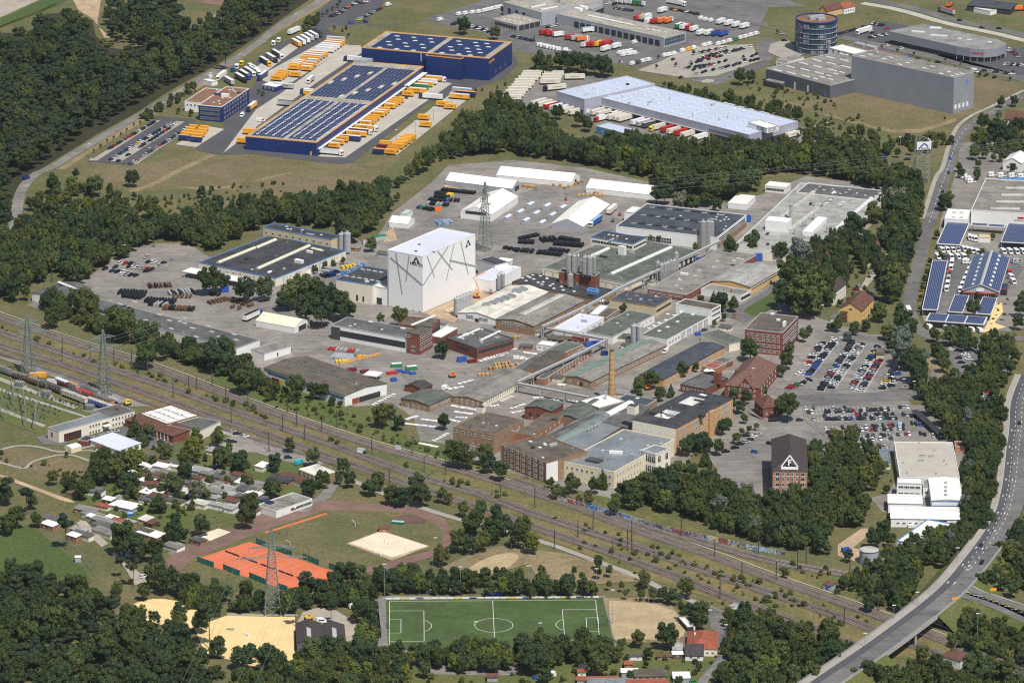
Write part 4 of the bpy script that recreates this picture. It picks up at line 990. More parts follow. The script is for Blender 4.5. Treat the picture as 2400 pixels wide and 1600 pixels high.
def track(line_pts,tname,k):
 root=empty('railway_track',(0,0,0));tag(root,kind='structure')
 mb=MB();Q=line_pts
 A=[ofl(Q,d)for d in(-2.2,-1.5,1.5,2.2)];zz=(.2,.52,.52,.2)
 for i in rg(len(Q)-1):
  for j in rg(3):mb.quad([(A[j][i].x,A[j][i].y,zz[j]),(A[j][i+1].x,A[j][i+1].y,zz[j]),(A[j+1][i+1].x,A[j+1][i+1].y,zz[j+1]),(A[j+1][i].x,A[j+1][i].y,zz[j+1])][::-1])
 mb.obj('ballast',M['ballast_light' if tname in('north',)and k==1 else 'ballast'],root)
 mb=MB();acc=0
 for i in rg(len(Q)-1):
  a,b=Q[i],Q[i+1];l=(b-a).length;t=(b-a).normalized();n_=Vc((-t.y,t.x,0))
  while acc<l:
   c=a+t*acc;p=[c-n_*1.3-t*.13,c-n_*1.3+t*.13,c+n_*1.3+t*.13,c+n_*1.3-t*.13];mb.quad([(q.x,q.y,.56)for q in p][::-1]);acc+=.8
  acc-=l
 so_=mb.obj('sleepers',M['sleeper'],root);so_['kind']='stuff'
 for d in(-.75,.75):
  mb=MB();R0,R1=ofl(Q,d-.08),ofl(Q,d+.08)
  for i in rg(len(Q)-1):
   a,b,c,e=R0[i],R0[i+1],R1[i+1],R1[i];z=.74
   mb.quad([(e.x,e.y,z),(c.x,c.y,z),(b.x,b.y,z),(a.x,a.y,z)]);mb.quad([(a.x,a.y,.5),(b.x,b.y,.5),(b.x,b.y,z),(a.x,a.y,z)]);mb.quad([(c.x,c.y,.5),(e.x,e.y,.5),(e.x,e.y,z),(c.x,c.y,z)])
  mb.obj('rail',M['rail'],root)
TL={}
for tn,(s_,offs)in TRACKS.items():
 P=line(s_,2);TL[tn]=P
 ribbon('ballast_bed',P,-4.1 if len(offs)>1 else-2.4,4.1 if len(offs)>1 else 2.4,Z4+.03,'ballast_light' if tn=='north' else 'ballast')
 for k,d in en(offs):track(ofl(P,d),tn,k)
ribbon('cable_trough',ofl(TL['north'],6.2),-.35,.35,.30,'concrete')
ribbon('service_road',line('S:420,985 600,1035 700,1075 800,1115 880,1150 1000,1195 1120,1230 1270,1268 1390,1312 1500,1352 1560,1385 1640,1415 1700,1440',2),-2.0,2.0,Z5,'pave')
def pitchP(p,z=0):return G(p,z)
sheet('running_track','S:398,1338 388,1312 410,1295 480,1262 620,1205 690,1192 760,1170 830,1178 900,1182 985,1188 1040,1215 1062,1245 1060,1270 1040,1290 1000,1310 900,1336 820,1350 600,1400 440,1372','cinder',Z4)
sheet('infield','S:424,1372 418,1340 450,1310 500,1290 640,1235 760,1196 840,1196 960,1202 1020,1226 1040,1250 1035,1272 1000,1292 900,1320 790,1345 620,1392 470,1385','meadow',Z5)
sheet('track_stripe','S:620,1247 765,1202 768,1205 622,1251','clay',Z6)
sheet('cinder_apron','13:1280,60 1340,30 1420,20 1500,40 1580,80 1540,105 1400,115 1300,90','cinder_dark',Z6,1)
sheet('tennis_courts','S:460,1310 585,1270 800,1346 765,1368 655,1380 640,1372 462,1318','clay',Z6)
sheet('beach_pitch_rim','13:830,290 1150,170 1600,315 1250,445','earth',Z6)
sheet('beach_pitch','13:862,288 1150,178 1580,312 1250,418','sandpit',Z6+.03)
sheet('hard_pitch','13:1690,520 2000,370 2250,310 2352,330 14:0,330 270,360 250,440 0,520 13:2100,580 1850,560','dry',Z4)
sheet('worn_sand','13:1900,540 2150,400 2352,370 14:80,400 0,500 13:2100,590','drysand',Z5,2)
sheet('worn_grass','14:200,350 480,380 760,460 1100,570 1150,640 800,660 500,650 250,620 150,480','dry',Z4)
sheet('pitch_surround','13:1080,790 1190,770 14:860,770 940,1180 1000,1300 13:1080,1290 1070,800','aO',Z4)
sheet('football_pitch','13:1190,808 14:830,785 950,1250 13:1215,1270','pitch',Z5)
sheet('sand_pitch','14:880,820 940,810 1460,860 1600,1060 1560,1180 1000,1160 930,1180','drysand',Z5,1)
sheet('sand_pitch_edge','14:840,790 1150,790 1460,850 1540,960 1620,1080 1540,1200 960,1200','dry',Z4)
sheet('riding_arena','S:297,1424 330,1408 368,1402 410,1407 462,1417 460,1440 455,1470 430,1480 300,1440','ridesand',Z4,1)
sheet('riding_arena','S:455,1470 530,1443 692,1446 690,1562 610,1566 480,1530','ridesand',Z5)
sheet('riding_path','12:2090,930 2352,935 13:0,940 380,940 380,960 0,955 12:2080,955','pave',Z6)
sheet('riding_yard','13:380,1010 430,920 560,880 700,880 830,960 920,1010 900,1170 820,1200 800,1050','gravel',Z4)
sheet('paddock','S:0,1235 60,1230 90,1245 195,1330 215,1365 60,1400 -60,1380 -60,1230','lawn',Z2)
sheet('gravel_lane','S:185,1218 202,1222 250,1275 240,1282','gravel',Z4)
sheet('gravel_lane','12:1020,380 1060,370 1380,640 1240,670 1140,500','gravel',Z4)
sheet('club_lane','9:380,1568 560,1430 680,1310 760,1320 680,1440 530,1500 480,1568','aO',Z4)
sheet('club_lane','12:1540,370 2352,80 9:0,1568 480,1568 540,1500 13:100,40 0,110 12:2352,140 1560,400','asphalt',Z3)
sheet('throwing_pit','12:1790,225 2010,150 2120,185 1930,265','sandpit',Z4)
sheet('garden_ground','S:130,1130 330,1090 480,1060 560,1010 640,1050 720,1085 760,1130 700,1180 560,1215 440,1240 400,1290 330,1310 250,1250 180,1210','scrub',Z3)
sheet('garden_lane','12:740,80 1000,290 930,320 700,100','gravel',Z4)
sheet('school_yard','8:880,860 1150,780 1450,880 1650,930 1480,1000 1150,960','asphalt',Z4)
sheet('side_yard','8:330,880 430,850 640,930 560,960 400,950','asphalt',Z4)
ribbon('garden_path',line('8:-40,1010 150,955 350,965 560,1030 760,980 860,960',2),-1.1,1.1,Z4,'pave')
ribbon('garden_path',line('8:-40,1100 200,1170 250,1160 290,1100 560,1035 700,1050 820,1100',2),-1.0,1.0,Z4+.02,'pave')
ribbon('garden_path',line('8:640,1020 780,1000 900,1010 1010,1040',2),-.9,.9,Z4+.04,'pave')
sheet('dry_lawn','8:0,1000 180,960 400,1000 500,1050 260,1120 200,1170 0,1100','brownfield',Z2,1)
sheet('dry_lawn','8:290,1110 560,1060 780,1110 760,1220 560,1260 300,1200','brownfield',Z2,1)
sheet('dirt_track','8:0,1215 330,1340 520,1410 720,1480 600,1480 380,1390 0,1250','earth',Z4,1)
sheet('switchyard_ground','8:0,300 300,420 640,560 900,640 820,720 640,830 430,880 0,720','scrub',Z3)
for s_ in('8:0,330 720,600 680,620 0,365','8:0,430 800,690 780,700 0,460','8:0,610 420,770 400,790 0,640'):sheet('concrete_lane',s_,'pave',Z4)
sheet('wagon_yard','8:0,160 400,300 700,400 950,500 1200,600 1400,600 1150,520 700,330 300,210 0,140','aO',Z4)
sheet('station_forecourt','8:1880,970 2110,880 2352,860 9:0,900 400,1000 640,1130 500,1140 200,1090 8:2352,1020 2050,1020','yard',Z5)
sheet('club_driveway','14:1780,850 1900,900 2040,960 2030,1200 1900,1280 1880,1100 1830,1080','asphalt',Z5)
ribbon('lane',line('14:2020,1180 1990,1300 1850,1440 1700,1620',1),-2.4,2.4,Z5,'aO')
sheet('brick_forecourt','14:1540,1150 1610,1130 1600,1250 1560,1240','cinder',Z5)
sheet('allotment_ground','14:0,1330 600,1300 1060,1290 1480,1270 1860,1300 1900,1400 1800,1640 0,1640 13:600,1640 13:600,1500','scrub',Z3)
sheet('paddock_sand','13:1560,1400 2352,1380 14:60,1410 60,1480 0,1500 13:1620,1490','aO',Z4)
sheet('complex_yard','11:940,1440 1100,1390 1190,1250 1150,930 1700,930 1830,980 1760,1250 1880,1440 1700,1568 1050,1568','yard',Z3)
sheet('tank_yard','15:640,300 860,150 930,150 900,230 780,330 1160,400 1150,470 990,490 800,450 640,400','earth',Z3)
sheet('camper_yard','3:2352,1290 1900,1280 1700,1568 7:1730,0 1580,480 1540,700 1420,1250 1420,1330 1470,1480 2000,1480 2260,1470 2352,1440','yard',Z2)
sheet('camper_yard_asphalt','7:1610,830 1800,800 2250,800 2352,900 2200,1100 2100,1160 1680,1330 1550,1320','asphalt',Z3)
sheet('beach_garden','7:2090,1210 2150,1220 2160,1300 2080,1400 2190,1440 2060,1470 1970,1490 2040,1360','ridesand',Z4)
sheet('neighbour_yard','3:1760,1320 2000,1290 2200,1400 2352,1430 2352,1568 7:2352,100 2140,120 1990,200 1860,380 1700,360 1700,200 1740,0','yard',Z2)
RB=[('S:2420,880',0),('11:2330,560',0),('11:2330,800',0),('11:2300,1000',.8),('11:2285,1200',2.0),('11:2255,1400',3.2),('15:2200,40',4.4),('15:2060,260',5.6),('15:1900,470',6.6),('15:1720,690',7.2),('15:1520,860',7.4),('15:1290,1035',7.4),('15:1000,1250',7.4),('15:700,1450',7.2),('15:420,1640',6.8)]
RP=chaikin([G(pp(s_)[0],z_)for s_,z_ in RB],2)
def zrib(name,P,w0,w1,dz,m,parent=None,kind='structure'):
 mb=MB();A,B=ofl(P,w0),ofl(P,w1)
 for i in rg(len(P)-1):mb.quad([(A[i].x,A[i].y,P[i].z+dz),(A[i+1].x,A[i+1].y,P[i+1].z+dz),(B[i+1].x,B[i+1].y,P[i+1].z+dz),(B[i].x,B[i].y,P[i].z+dz)])
 o=mb.obj(name,M[m],parent)
 if parent is None:tag(o,kind=kind)
 return o
RW=6.6
zrib('main_road',RP,-RW,RW,.10,'asphalt');zrib('road_patch',RP,-RW+.4,-RW+4.2,.125,'bC')
zrib('footway',RP,-RW-3.2,-RW,.26,'pave');zrib('road_kerb',RP,-RW-.05,-RW+.2,.28,'kerb')
mb=MB()
def zdash(P,off,wid,dz,on,gap):
 Q=ofl(P,off);left,state,cur=on,True,[Q[0]]
 for i in rg(len(Q)-1):
  a,b=Q[i],Q[i+1];d=(b-a).length;pos=0
  while d-pos>left:
   pos+=left;p=a.lerp(b,pos/d)
   if state:
    cur.append(p);A,B=ofl(cur,-wid/2),ofl(cur,wid/2)
    for j in rg(len(cur)-1):mb.quad([(A[j].x,A[j].y,cur[j].z+dz),(A[j+1].x,A[j+1].y,cur[j+1].z+dz),(B[j+1].x,B[j+1].y,cur[j+1].z+dz),(B[j].x,B[j].y,cur[j].z+dz)])
   state=not state;cur=[p];left=on if state else gap
  left-=d-pos;cur.append(b)
zdash(RP[:40],3.2,.28,.16,500,1);zdash(RP[:36],0,.25,.16,3,5);zdash(RP[:36],-3.2,.25,.16,3,5);zdash(RP[36:],.6,.25,.16,400,1);zdash(RP[44:],-2.6,.25,.16,400,1)
zdash(RP,RW-.5,.22,.16,900,1)
for off in(-4.9,-1.6):
 for i in rg(10,38,3):
  a=ofl(RP,off)[i];t=(RP[i]-RP[i+1]).normalized();n_=Vc((-t.y,t.x,0))
  f=lambda u,v:tuple(a+t*u+n_*v+Vc((0,0,.17)))
  mb.quad([f(-1.6,-.15),f(-1.6,.15),f(.6,.15),f(.6,-.15)]);mb.quad([f(.6,-.6),f(.6,.6),f(1.8,0)])
tag(mb.obj('road_markings',M['paint']),kind='structure')
SLIP=chaikin([G(pp(s_)[0],z_)for s_,z_ in(('15:1760,760',7.1),('15:1900,800',6.6),('15:2100,870',5.0),('15:2352,990',3.0),('15:2560,1100',1.5))],2)
SLIP2=chaikin([G(pp(s_)[0],z_)for s_,z_ in(('15:1840,690',7.1),('15:1930,740',6.6),('15:2100,790',5.0),('15:2352,880',3.0),('15:2560,960',1.5))],2)
zrib('slip_road',SLIP,-2.6,2.6,.14,'asphalt');zrib('slip_road',SLIP2,-2.4,2.4,.18,'asphalt');zrib('slip_kerb',SLIP2,2.4,2.9,.34,'kerb')
mb=MB()
for i in rg(2,len(SLIP2)-2):
 a=SLIP2[i].lerp(SLIP[i],.45);t=(SLIP2[i+1]-SLIP2[i]).normalized();n_=Vc((-t.y,t.x,0));z=a.z+.22
 mb.quad([tuple(a+t*u+n_*v+Vc((0,0,.24)))for u,v in((-.8,-1.1),(-.4,-1.1),(1.4,1.0),(1.0,1.0))])
tag(mb.obj('road_markings',M['paint']),kind='structure')
def skirt(name,P,w0,w1,m,slope=1.4,i0=0,i1=None):
 mb=MB();i1=i1 or len(P)-1
 for sgn,wd in((-1,w0),(1,w1)):
  A=ofl(P,wd);B=ofl(P,wd)
  out=[ofl(P,wd+sgn*P[i].z*slope)[i]for i in rg(len(P))]
  for i in rg(i0,i1):
   q=[(A[i].x,A[i].y,P[i].z+.05),(A[i+1].x,A[i+1].y,P[i+1].z+.05),(out[i+1].x,out[i+1].y,.02),(out[i].x,out[i].y,.02)]
   mb.quad(q if sgn>0 else q[::-1])
 tag(mb.obj(name,M[m]),kind='structure')
IB0,IB1=43,50
skirt('road_embankment',RP,-RW-3.4,RW+.3,'scrub',1.3,0,IB0);skirt('road_embankment',RP,-RW-3.4,RW+.3,'scrub',1.3,IB1,len(RP)-1)
skirt('slip_embankment',SLIP,-2.8,5.4,'scrub',1.3)
br=empty('road_bridge',(0,0,0));tag(br,'concrete road bridge carrying the main road over the railway tracks','bridge')
SP=RP[IB0-1:IB1+2]
mb=MB()
for w0,w1,z0,z1 in((-RW-3.6,RW+.5,-1.5,.02),):
 A,B=ofl(SP,w0),ofl(SP,w1)
 for i in rg(len(SP)-1):
  za,zb=SP[i].z,SP[i+1].z
  for(p,q)in((A,A),(B,B)):mb.quad([(p[i].x,p[i].y,za+z0),(p[i+1].x,p[i+1].y,zb+z0),(p[i+1].x,p[i+1].y,zb+z1),(p[i].x,p[i].y,za+z1)])
  mb.quad([(A[i].x,A[i].y,za+z0),(A[i+1].x,A[i+1].y,zb+z0),(B[i+1].x,B[i+1].y,zb+z0),(B[i].x,B[i].y,za+z0)])
mb.obj('deck',M['concrete'],br)
for w0 in(-RW-3.5,RW+.35):
 mb=MB();A=ofl(RP[30:],w0);
 for i in rg(len(A)-1):
  mb.beam(A[i]+Vc((0,0,1.05)),A[i+1]+Vc((0,0,1.05)),.08);mb.beam(A[i]+Vc((0,0,.55)),A[i+1]+Vc((0,0,.55)),.05)
  for k in rg(6):p=A[i].lerp(A[i+1],k/6);mb.beam(p,p+Vc((0,0,1.05)),.05)
  mb.beam(A[i]+Vc((0,0,.12)),A[i+1]+Vc((0,0,.12)),.16)
 mb.obj('railing',M['aB'],br)
for i in(IB0-1,IB1+1):
 a,b=ofl(RP,-RW-3.6)[i],ofl(RP,RW+.5)[i];t=(RP[i+1]-RP[i]).normalized();mb=MB()
 for p in(a,b):pass
 q=[(a-t*.6),(b-t*.6),(b+t*.6),(a+t*.6)];z=RP[i].z-1.4
 for j in rg(4):mb.quad([(q[j].x,q[j].y,0),(q[(j+1)%4].x,q[(j+1)%4].y,0),(q[(j+1)%4].x,q[(j+1)%4].y,z),(q[j].x,q[j].y,z)])
 mb.obj('abutment',M['concrete'],br)
for i in(IB0+3,):
 for w0 in(-7,-2.5,2.5,6):
  p=ofl(RP,w0)[i];mb=MB();mb.cyl((0,0),.6,0,RP[i].z-1.4,12);mb.obj('pier',M['concrete'],br,(p.x,p.y,0))
# ================================================================== BUILDINGS
b=Bld('warehouse','tall dark blue warehouse with solar panels and an orange roof edge','1:970,438 2140,538 2360,388','1:2140,745','navy','aZ',trim='aS',tw=.16)
def solar_rows(b,ux0,ux1,uy0,uy1,nx,ny,holes=(),tilt=.12,fx=.47,fy=.36):
 lx,ly=b.L*(ux1-ux0)/nx,b.W*(uy1-uy0)/ny
 def f():
  mb=MB();a,c=lx*fx,ly*fy;z0,z1=.25,.25+c*2*tilt
  mb.quad([(-a,-c,z0),(a,-c,z0),(a,c,z1),(-a,c,z1)]);mb.quad([(-a,c,0),(a,c,0),(a,c,z1),(-a,c,z1)][::-1]);mb.quad([(-a,-c,0),(a,-c,0),(a,-c,z0),(-a,-c,z0)])
  return mb.mesh('solar_panel',[M['bJ']])
 me=shared(('sp',round(lx,2),round(ly,2)),f)
 for i in rg(nx):
  for j in rg(ny):
   if(i,j)in holes:continue
   inst(me,'solar_panel',b.root,(-b.L/2+b.L*ux0+lx*(i+.5),-b.W/2+b.W*uy0+ly*(j+.5),b.h-.24))
hol={(i,j)for i in(2,5,8,13,16,18)for j in(3,9)}|{(i,j)for i in(1,4,7,12,15,17)for j in(6,12,0)}|{(10,j)for j in rg(15)}
solar_rows(b,.06,.95,.06,.94,20,15,hol,fx=.49,fy=.29)
for(i,j)in sorted(hol):
 if i!=10:b.sky('',3.0,1.5,.5,fn=(-b.L/2+b.L*(.06+.89*(i+.5)/20),-b.W/2+b.W*(.06+.88*(j+.5)/15)))
b.doors(0,3,1.1,2.2,'aS',(.70,.76),'door')
b.panel(0,'1:1512,490 1522,565','aB','downpipe')
u0,z0=b.uv(1,pp('1:2165,555')[0]);ltr_('DACHSER',2.6,M['Pa'],b.root,(b.L/2+.06,u0,b.h-3.2),(pi/2,0,pi/2))
b.winr(1,3,(3.2,),.8,1.6,'aB',u=(.2,.8))
BIGB=b
b2=Bld('loading_bay_block','blue entrance block projecting from the tall blue warehouse front','1:1560,508 1885,542 1908,520',BIGB.h-.7,'navy','aW',trim='aS',tw=.16)
b=Bld('transit_hall','long low dark blue loading hall with solar rows beside yellow trailers','1:-104,1256 555,1310 1540,612','1:562,1435','navy','aZ',trim='aS',tw=.16)
LH=b
hol={(i,j)for i in rg(16)for j in rg(18)if i==8 or j==9 or(j>9 and(i*5+j*3)%13==0)}
solar_rows(b,.05,.96,.02,.94,16,18,hol,fx=.40,fy=.485,tilt=.02)
def lhp(i,j):return(-b.L/2+b.L*(.05+.91*i/16),-b.W/2+b.W*(.02+.92*j/18))
for i in(1,3,5,7,10,12,14,16):
 for j in rg(28):b.sky('',1.9,1.3,.5,fn=lhp(i,.35+j*.31+(i//2%2)*.15))
for(i,j)in sorted(hol):
 if i!=8 and j>9:b.sky('',3.0,1.6,.5,fn=lhp(i+.5,j+.5))
b.doors(1,46,2.6,3.0,'aV',(.03,.90));b.doors(3,40,2.6,3.0,'aV',(.05,.95))
b.pnm(1,-b.W/2+2,b.W/2*.62,4.1,4.5,'aA','canopy',1.6)
b.pnm(1,b.W/2*.62,b.W/2-2,5.2,5.6,'aA','canopy',3.4)
b.panel(0,'1:497,1392 512,1430','aS','door')
b.box('1:960,575 1010,565',9,4,2,'steel','air_unit')
b=Bld('office_building','three-storey dark blue office block with a rust-red gravel roof','0:1830,960 2036,983 2288,815','0:2032,1125','navy','bE',trim='aA')
for zz in(2.0,5.2,8.2):b.winr(0,4,(zz,),3.0,1.6,'aB','glass',3)
for zz in(2.0,5.2,8.2):b.winr(1,9,(zz,),2.4,1.6,'aB','glass',2)
b.sky('0:1965,945 2010,930 2045,905 2110,830 2150,840 2170,850',1.3,1.3);b.box('0:2070,890',5,2.5,2,'white')
for x_ in(1975,1995,2015,2035):b.box(f'0:{x_},{868 + (x_ - 1975) // 6}',1.2,3,.8,'bJ','solar_panel')
b=Bld('office_wing','low white wing with rust-red roof behind the blue office block','0:1805,930 1850,948 2040,822',6.5,'white','bE',trim='aA',width=12);b.winr(0,4,(4.5,),1.4,1.5)
b=Bld('gate_lodge','small dark blue gate lodge with white roof in the truck yard','1:62,780 180,800 205,770',3.6,'navy_box','aC',trim='aA');b.winr(0,3,(1.9,),1.6,1.3)
b=Bld('site_cabin','small white cabin beside the forest road','0:1860,735 1945,755 1975,735',3.0,'white','aC');b.winr(0,3,(1.6,),.9,1)
b=Bld('site_cabin','smallest white hut beside the forest road','0:1922,672 1944,678 1955,668',3.0,'white','aC')
b=Bld('dealer_workshop','long grey vehicle workshop with a row of dark gates','2:410,130 1395,350 1612,300','2:1382,440','aJ','aZ',trim='aB')
b.doors(0,14,4.0,4.4,'aE',(.16,.97),'workshop_gate');b.band(1,.03,.95,1.2,6.2,9,'aB','glass_blue',rows=2)
b.sky('2:1250,265 1300,278 1350,290 1410,300',3,1.6);b.strip('2:700,145 1120,235',2.4,.5,'dome',10);b.box('2:610,100 660,85',6,3,2,'white')
b=Bld('dealer_showroom','largest grey dealer showroom block with pale flat roof','1:2290,20 2:272,118 835,0','2:272,240','aJ','aZ',trim='aB')
b.strip('2:170,75 300,45',2.6,.5,'dome',6);b.strip('2:260,95 410,65',2.6,.5,'dome',6);b.win(0,'2:-90,95 110,130',4,3.4,4.2,'aB','aE',0)
b.box('2:440,25',2,2,2.4,'steel')
b=Bld('service_hall','low grey service hall with dark gates left of the showroom','1:2170,175 2:52,235 262,185','2:50,290','aJ','aZ',trim='aB')
b.doors(1,4,4.4,3.6,'aE',(.04,.96),'workshop_gate');b.band(0,.1,.95,.6,3.2,8,'aB');b.skygrid(4,2,2,1.4)
b=Bld('parking_deck','grey portal block at the far end of the dealer yard','2:640,65 740,85 835,45',6.5,'aJ','aZ');b.pnm(1,-9,9,0,4.2,'aE','gate')
tw=empty('round_office_tower',G(pp('3:440,468')[0]));tag(tw,'round glass office tower with blue bands and a brown roof','tower')
r_=14.6;ht=height(pp('3:440,468')[0],pp('3:440,172')[0])
mb=MB();mb.cyl((0,0),r_-.6,0,ht-.3,48,0,top=1);mb.obj('core',[M['glass_blue'],M['bE']],tw)
for k in rg(7):
 mb=MB();z=.4+k*(ht-1.2)/6;mb.cyl((0,0),r_,z,z+.32,48,cap=k<6);mb.obj('floor_band',M['steel' if k<6 else 'navy_box'],tw)
for k in rg(30):
 a=k*2*pi/30;mb=MB();mb.beam((r_*cos(a),r_*sin(a),0),(r_*cos(a),r_*sin(a),ht),.09);mb.obj('mullion',M['navy_box'],tw)
for k in rg(6):
 for i in rg(16):
  if random.random()<.3:
   a=(i+.5)*2*pi/16;z=1.3+k*(ht-1.2)/6;mb=MB();mb.box(-2.2,2.2,-.1,.1,0,2.0);mb.obj('window_blind',M['grey_clad'],tw,((r_-.4)*sin(a),-(r_-.4)*cos(a),z),a)
mb=MB();mb.cyl((0,0),r_+.2,ht-.3,ht+.5,48,0,cap=False);mb.cyl((0,0),r_-.5,ht-.3,ht+.5,48,0,cap=False)
n=48
for i in rg(n):
 a,c=i*2*pi/n,(i+1)*2*pi/n;mb.quad([((r_-.5)*cos(a),(r_-.5)*sin(a),ht+.5),((r_+.2)*cos(a),(r_+.2)*sin(a),ht+.5),((r_+.2)*cos(c),(r_+.2)*sin(c),ht+.5),((r_-.5)*cos(c),(r_-.5)*sin(c),ht+.5)])
mb.obj('parapet',M['navy_box'],tw)
for x,y,lx,ly,hz in((0,1,12,4,2.2),(3,-3,6,3,1.6),(-4,-2,3,3,1.4)):mb=MB();mb.box(-lx/2,lx/2,-ly/2,ly/2,0,hz);mb.obj('roof_plant',M['steel'],tw,(x,y,ht-.3),.5)
b=Bld('low_grey_hall','low dark grey hall with rooflights beside the tall racking hall','3:-76,645 570,785 1276,613','3:570,905','bI','aK',trim='aB',depth=64)
b.sky('3:85,650 205,618 328,588 450,560 573,532 690,502 215,675 340,645 455,615 580,587 700,557 345,705 470,675 590,648 712,617',8,1.5,.5);b.sky('3:435,727 498,712 558,698 620,682 678,668 575,732',4.2,1.5,.5)
b.panel(0,'3:240,755 252,825','aA','window');b.panel(0,'3:360,785 372,852','aA','window');b.panel(0,'3:515,855 532,885','aI','door')
b=Bld('loading_canopy','small grey loading dock with dark opening on the grey hall','3:-20,735 120,765 158,757',4.6,'bI','aK');b.pnm(0,-9,9,.2,3.4,'aE','gate')
b=Bld('racking_hall','very tall grey windowless high-bay hall','3:770,515 1710,715 1865,685','3:1700,1050','grey_clad','aK',trim='aB',depth=22)
HB=b
b.sky('3:870,520 940,505 1065,545 1130,532 1280,580 1210,597 1435,630 1510,615 1660,663 1590,680 1690,700 1735,690 1780,680',3.4,1.4,.5)
for k,x_ in en((1722,1757,1794,1830)):b.panel(1,f'3:{x_ - 9},{965 - k * 9} {x_ + 9},{1000 - k * 9}','aA','window')
u0,z0=b.uv(1,pp('3:1827,748')[0])
mb=MB()
for i in rg(10):
 a0,a1=pi+i*pi/10,pi+(i+1)*pi/10
 mb.quad([(1.9*cos(a0),-.05,1.9*sin(a0)),(1.9*cos(a1),-.05,1.9*sin(a1)),(1.3*cos(a1),-.05,1.3*sin(a1)),(1.3*cos(a0),-.05,1.3*sin(a0))])
mb.box(-.5,.5,-.12,0,-1.2,1.8);mb.box(-1.1,1.1,-.12,0,.3,1.0);b.put(1,u0,z0,mb.mesh('emblem',[M['aI']]),'emblem')
b=Bld('service_wing','low building with rust roofs and plant units behind the tower','3:640,440 1130,560 1330,500',6,'navy_box','bE',trim='aI',depth=20);b.box('3:850,430 950,455',9,4,2.4,'steel')
b=Bld('entrance_wing','white entrance wing between round tower and grey hall','3:555,440 790,500 870,480',7,'white','aC',depth=14);b.win(0,'3:600,470 760,505',4,2,2)
b=Bld('gate_pavilion','small pale flat pavilion left of the grey hall','3:85,545 175,570 330,525',4.4,'white','aK');b.winr(0,2,(2,),1.5,1.4)
pr=[('3:1105,292',0),('3:1560,392',0),('3:1735,432',0),('3:1860,452',0),('3:1990,460',0),('3:2110,448',0),('3:2185,420',0),('3:2195,395',0),('3:2120,365',0),('3:1430,222',0)]
P_=[G(pp(s_)[0],9.0)for s_,_ in pr];cen=sum(P_,Vc())/len(P_);sr=empty('car_showroom',(cen.x,cen.y,0));tag(sr,'pale-roofed car showroom with one rounded grey end','building')
Q_=[p-Vc((cen.x,cen.y,0))for p in P_]
def extr(Q,z0,z1,k=1.0):
 mb=MB();n=len(Q)
 for i in rg(n):a,c=Q[i]*k,Q[(i+1)%n]*k;l=(Q[i]-Q[(i+1)%n]).length;mb.quad([(a.x,a.y,z0),(c.x,c.y,z0),(c.x,c.y,z1),(a.x,a.y,z1)],0,[(0,0),(l,0),(l,z1-z0),(0,z1-z0)])
 return mb
mb=extr(Q_,3.4,9.4);mb.obj('cladding',M['grey_clad'],sr);mb=extr(Q_,0,3.4,.965);mb.obj('glass_front',M['glass'],sr)
mb=MB();mb.quad([(q.x,q.y,9.0)for q in Q_]);mb.quad([(q.x,q.y,3.4)for q in Q_[::-1]]);mb.obj('roof',M['aY'],sr)
for i in rg(2,8):
 for t in(0,.5):q=Q_[i].lerp(Q_[i+1],t)*.985;mb=MB();mb.cyl((0,0),.2,0,3.4,8);mb.obj('column',M['aB'],sr,(q.x,q.y,0))
for x_,y_,lx,ly in((1380,295,9,3),(1570,330,12,3),(1540,260,8,5),(1850,370,3,2),(1760,358,3,2),(2040,390,3,2)):
 q=G(pp(f'3:{x_},{y_}')[0],9)-cen;mb=MB();mb.box(-lx/2,lx/2,-ly/2,ly/2,0,.5);mb.obj('skylight',M['dome'],sr,(q.x,q.y,9.0),-.3)
d_=(Q_[4]-Q_[3]).normalized();nn=Vc((d_.y,-d_.x,0));q=(Q_[3]+Q_[4])/2+nn*.3
ltr_('PORSCHE',2.0,M['Pr'],sr,(q.x,q.y,6.4),(pi/2,0,atan2(d_.y,d_.x)))
b=Bld('farmhouse','yellow house with brown roof near the motorway','3:448,92 545,104 690,70',4.5,'yellow_wall','aN','gable',3.5,'y');b.winr(1,5,(2,),1,1.4);b.winr(0,2,(2,),1,1.4)
b=Bld('farmhouse','white house with orange-red roof adjoining the yellow farmhouse','3:690,62 700,78 800,55',4.5,'white','bD','gable',2.5,'y',width=12);b.winr(1,4,(2,),1.2,1.6)
b=Bld('open_shed','long dark open shed in the top right corner','3:1830,50 2225,90 2290,45',4,'aE','aW','shed',1.2);
b=Bld('storage_shed','small pale shed near the motorway in the far corner','3:1890,75 2040,105 2100,80',3.2,'white','aP')
b=Bld('freight_hall','long lilac-roofed freight hall with rows of round rooflights','2:740,880 2175,1240 2556,1172',9.5,'lilac_wall','roof_lilac',trim='aB',depth=48)
FH=b
b.skygrid(16,5,1.9,1.9,(.03,.96),(.06,.95),hz=.6,stagger=True)
b.doors(0,30,2.8,3.2,'aE',(.03,.72));b.pnm(0,-b.L/2+1,b.L*.23,4.3,4.6,'aB','canopy',1.2)
b.pnm(0,b.L*.26,b.L/2-.3,.2,4.2,'aE','loading_recess');b.pnm(0,b.L*.255,b.L*.29,.2,4.4,'aS','door')
b.pnm(1,-b.W/2+.5,b.W/2-.5,.2,4.0,'aE','loading_recess')
for z in(5.6,6.6):b.pnm(0,b.L*.25,b.L/2,z,z+.3,'aH','louvre',.1)
b.vent('2:1015,905 1250,970 1450,920 1660,1075 1980,1090 1900,1110',.3,2.2)
b=Bld('sign_box','white roof box lettered on the freight hall end','2:2168,1125 2340,1180 2430,1150',12.6,'white','aC',z0=9.3);
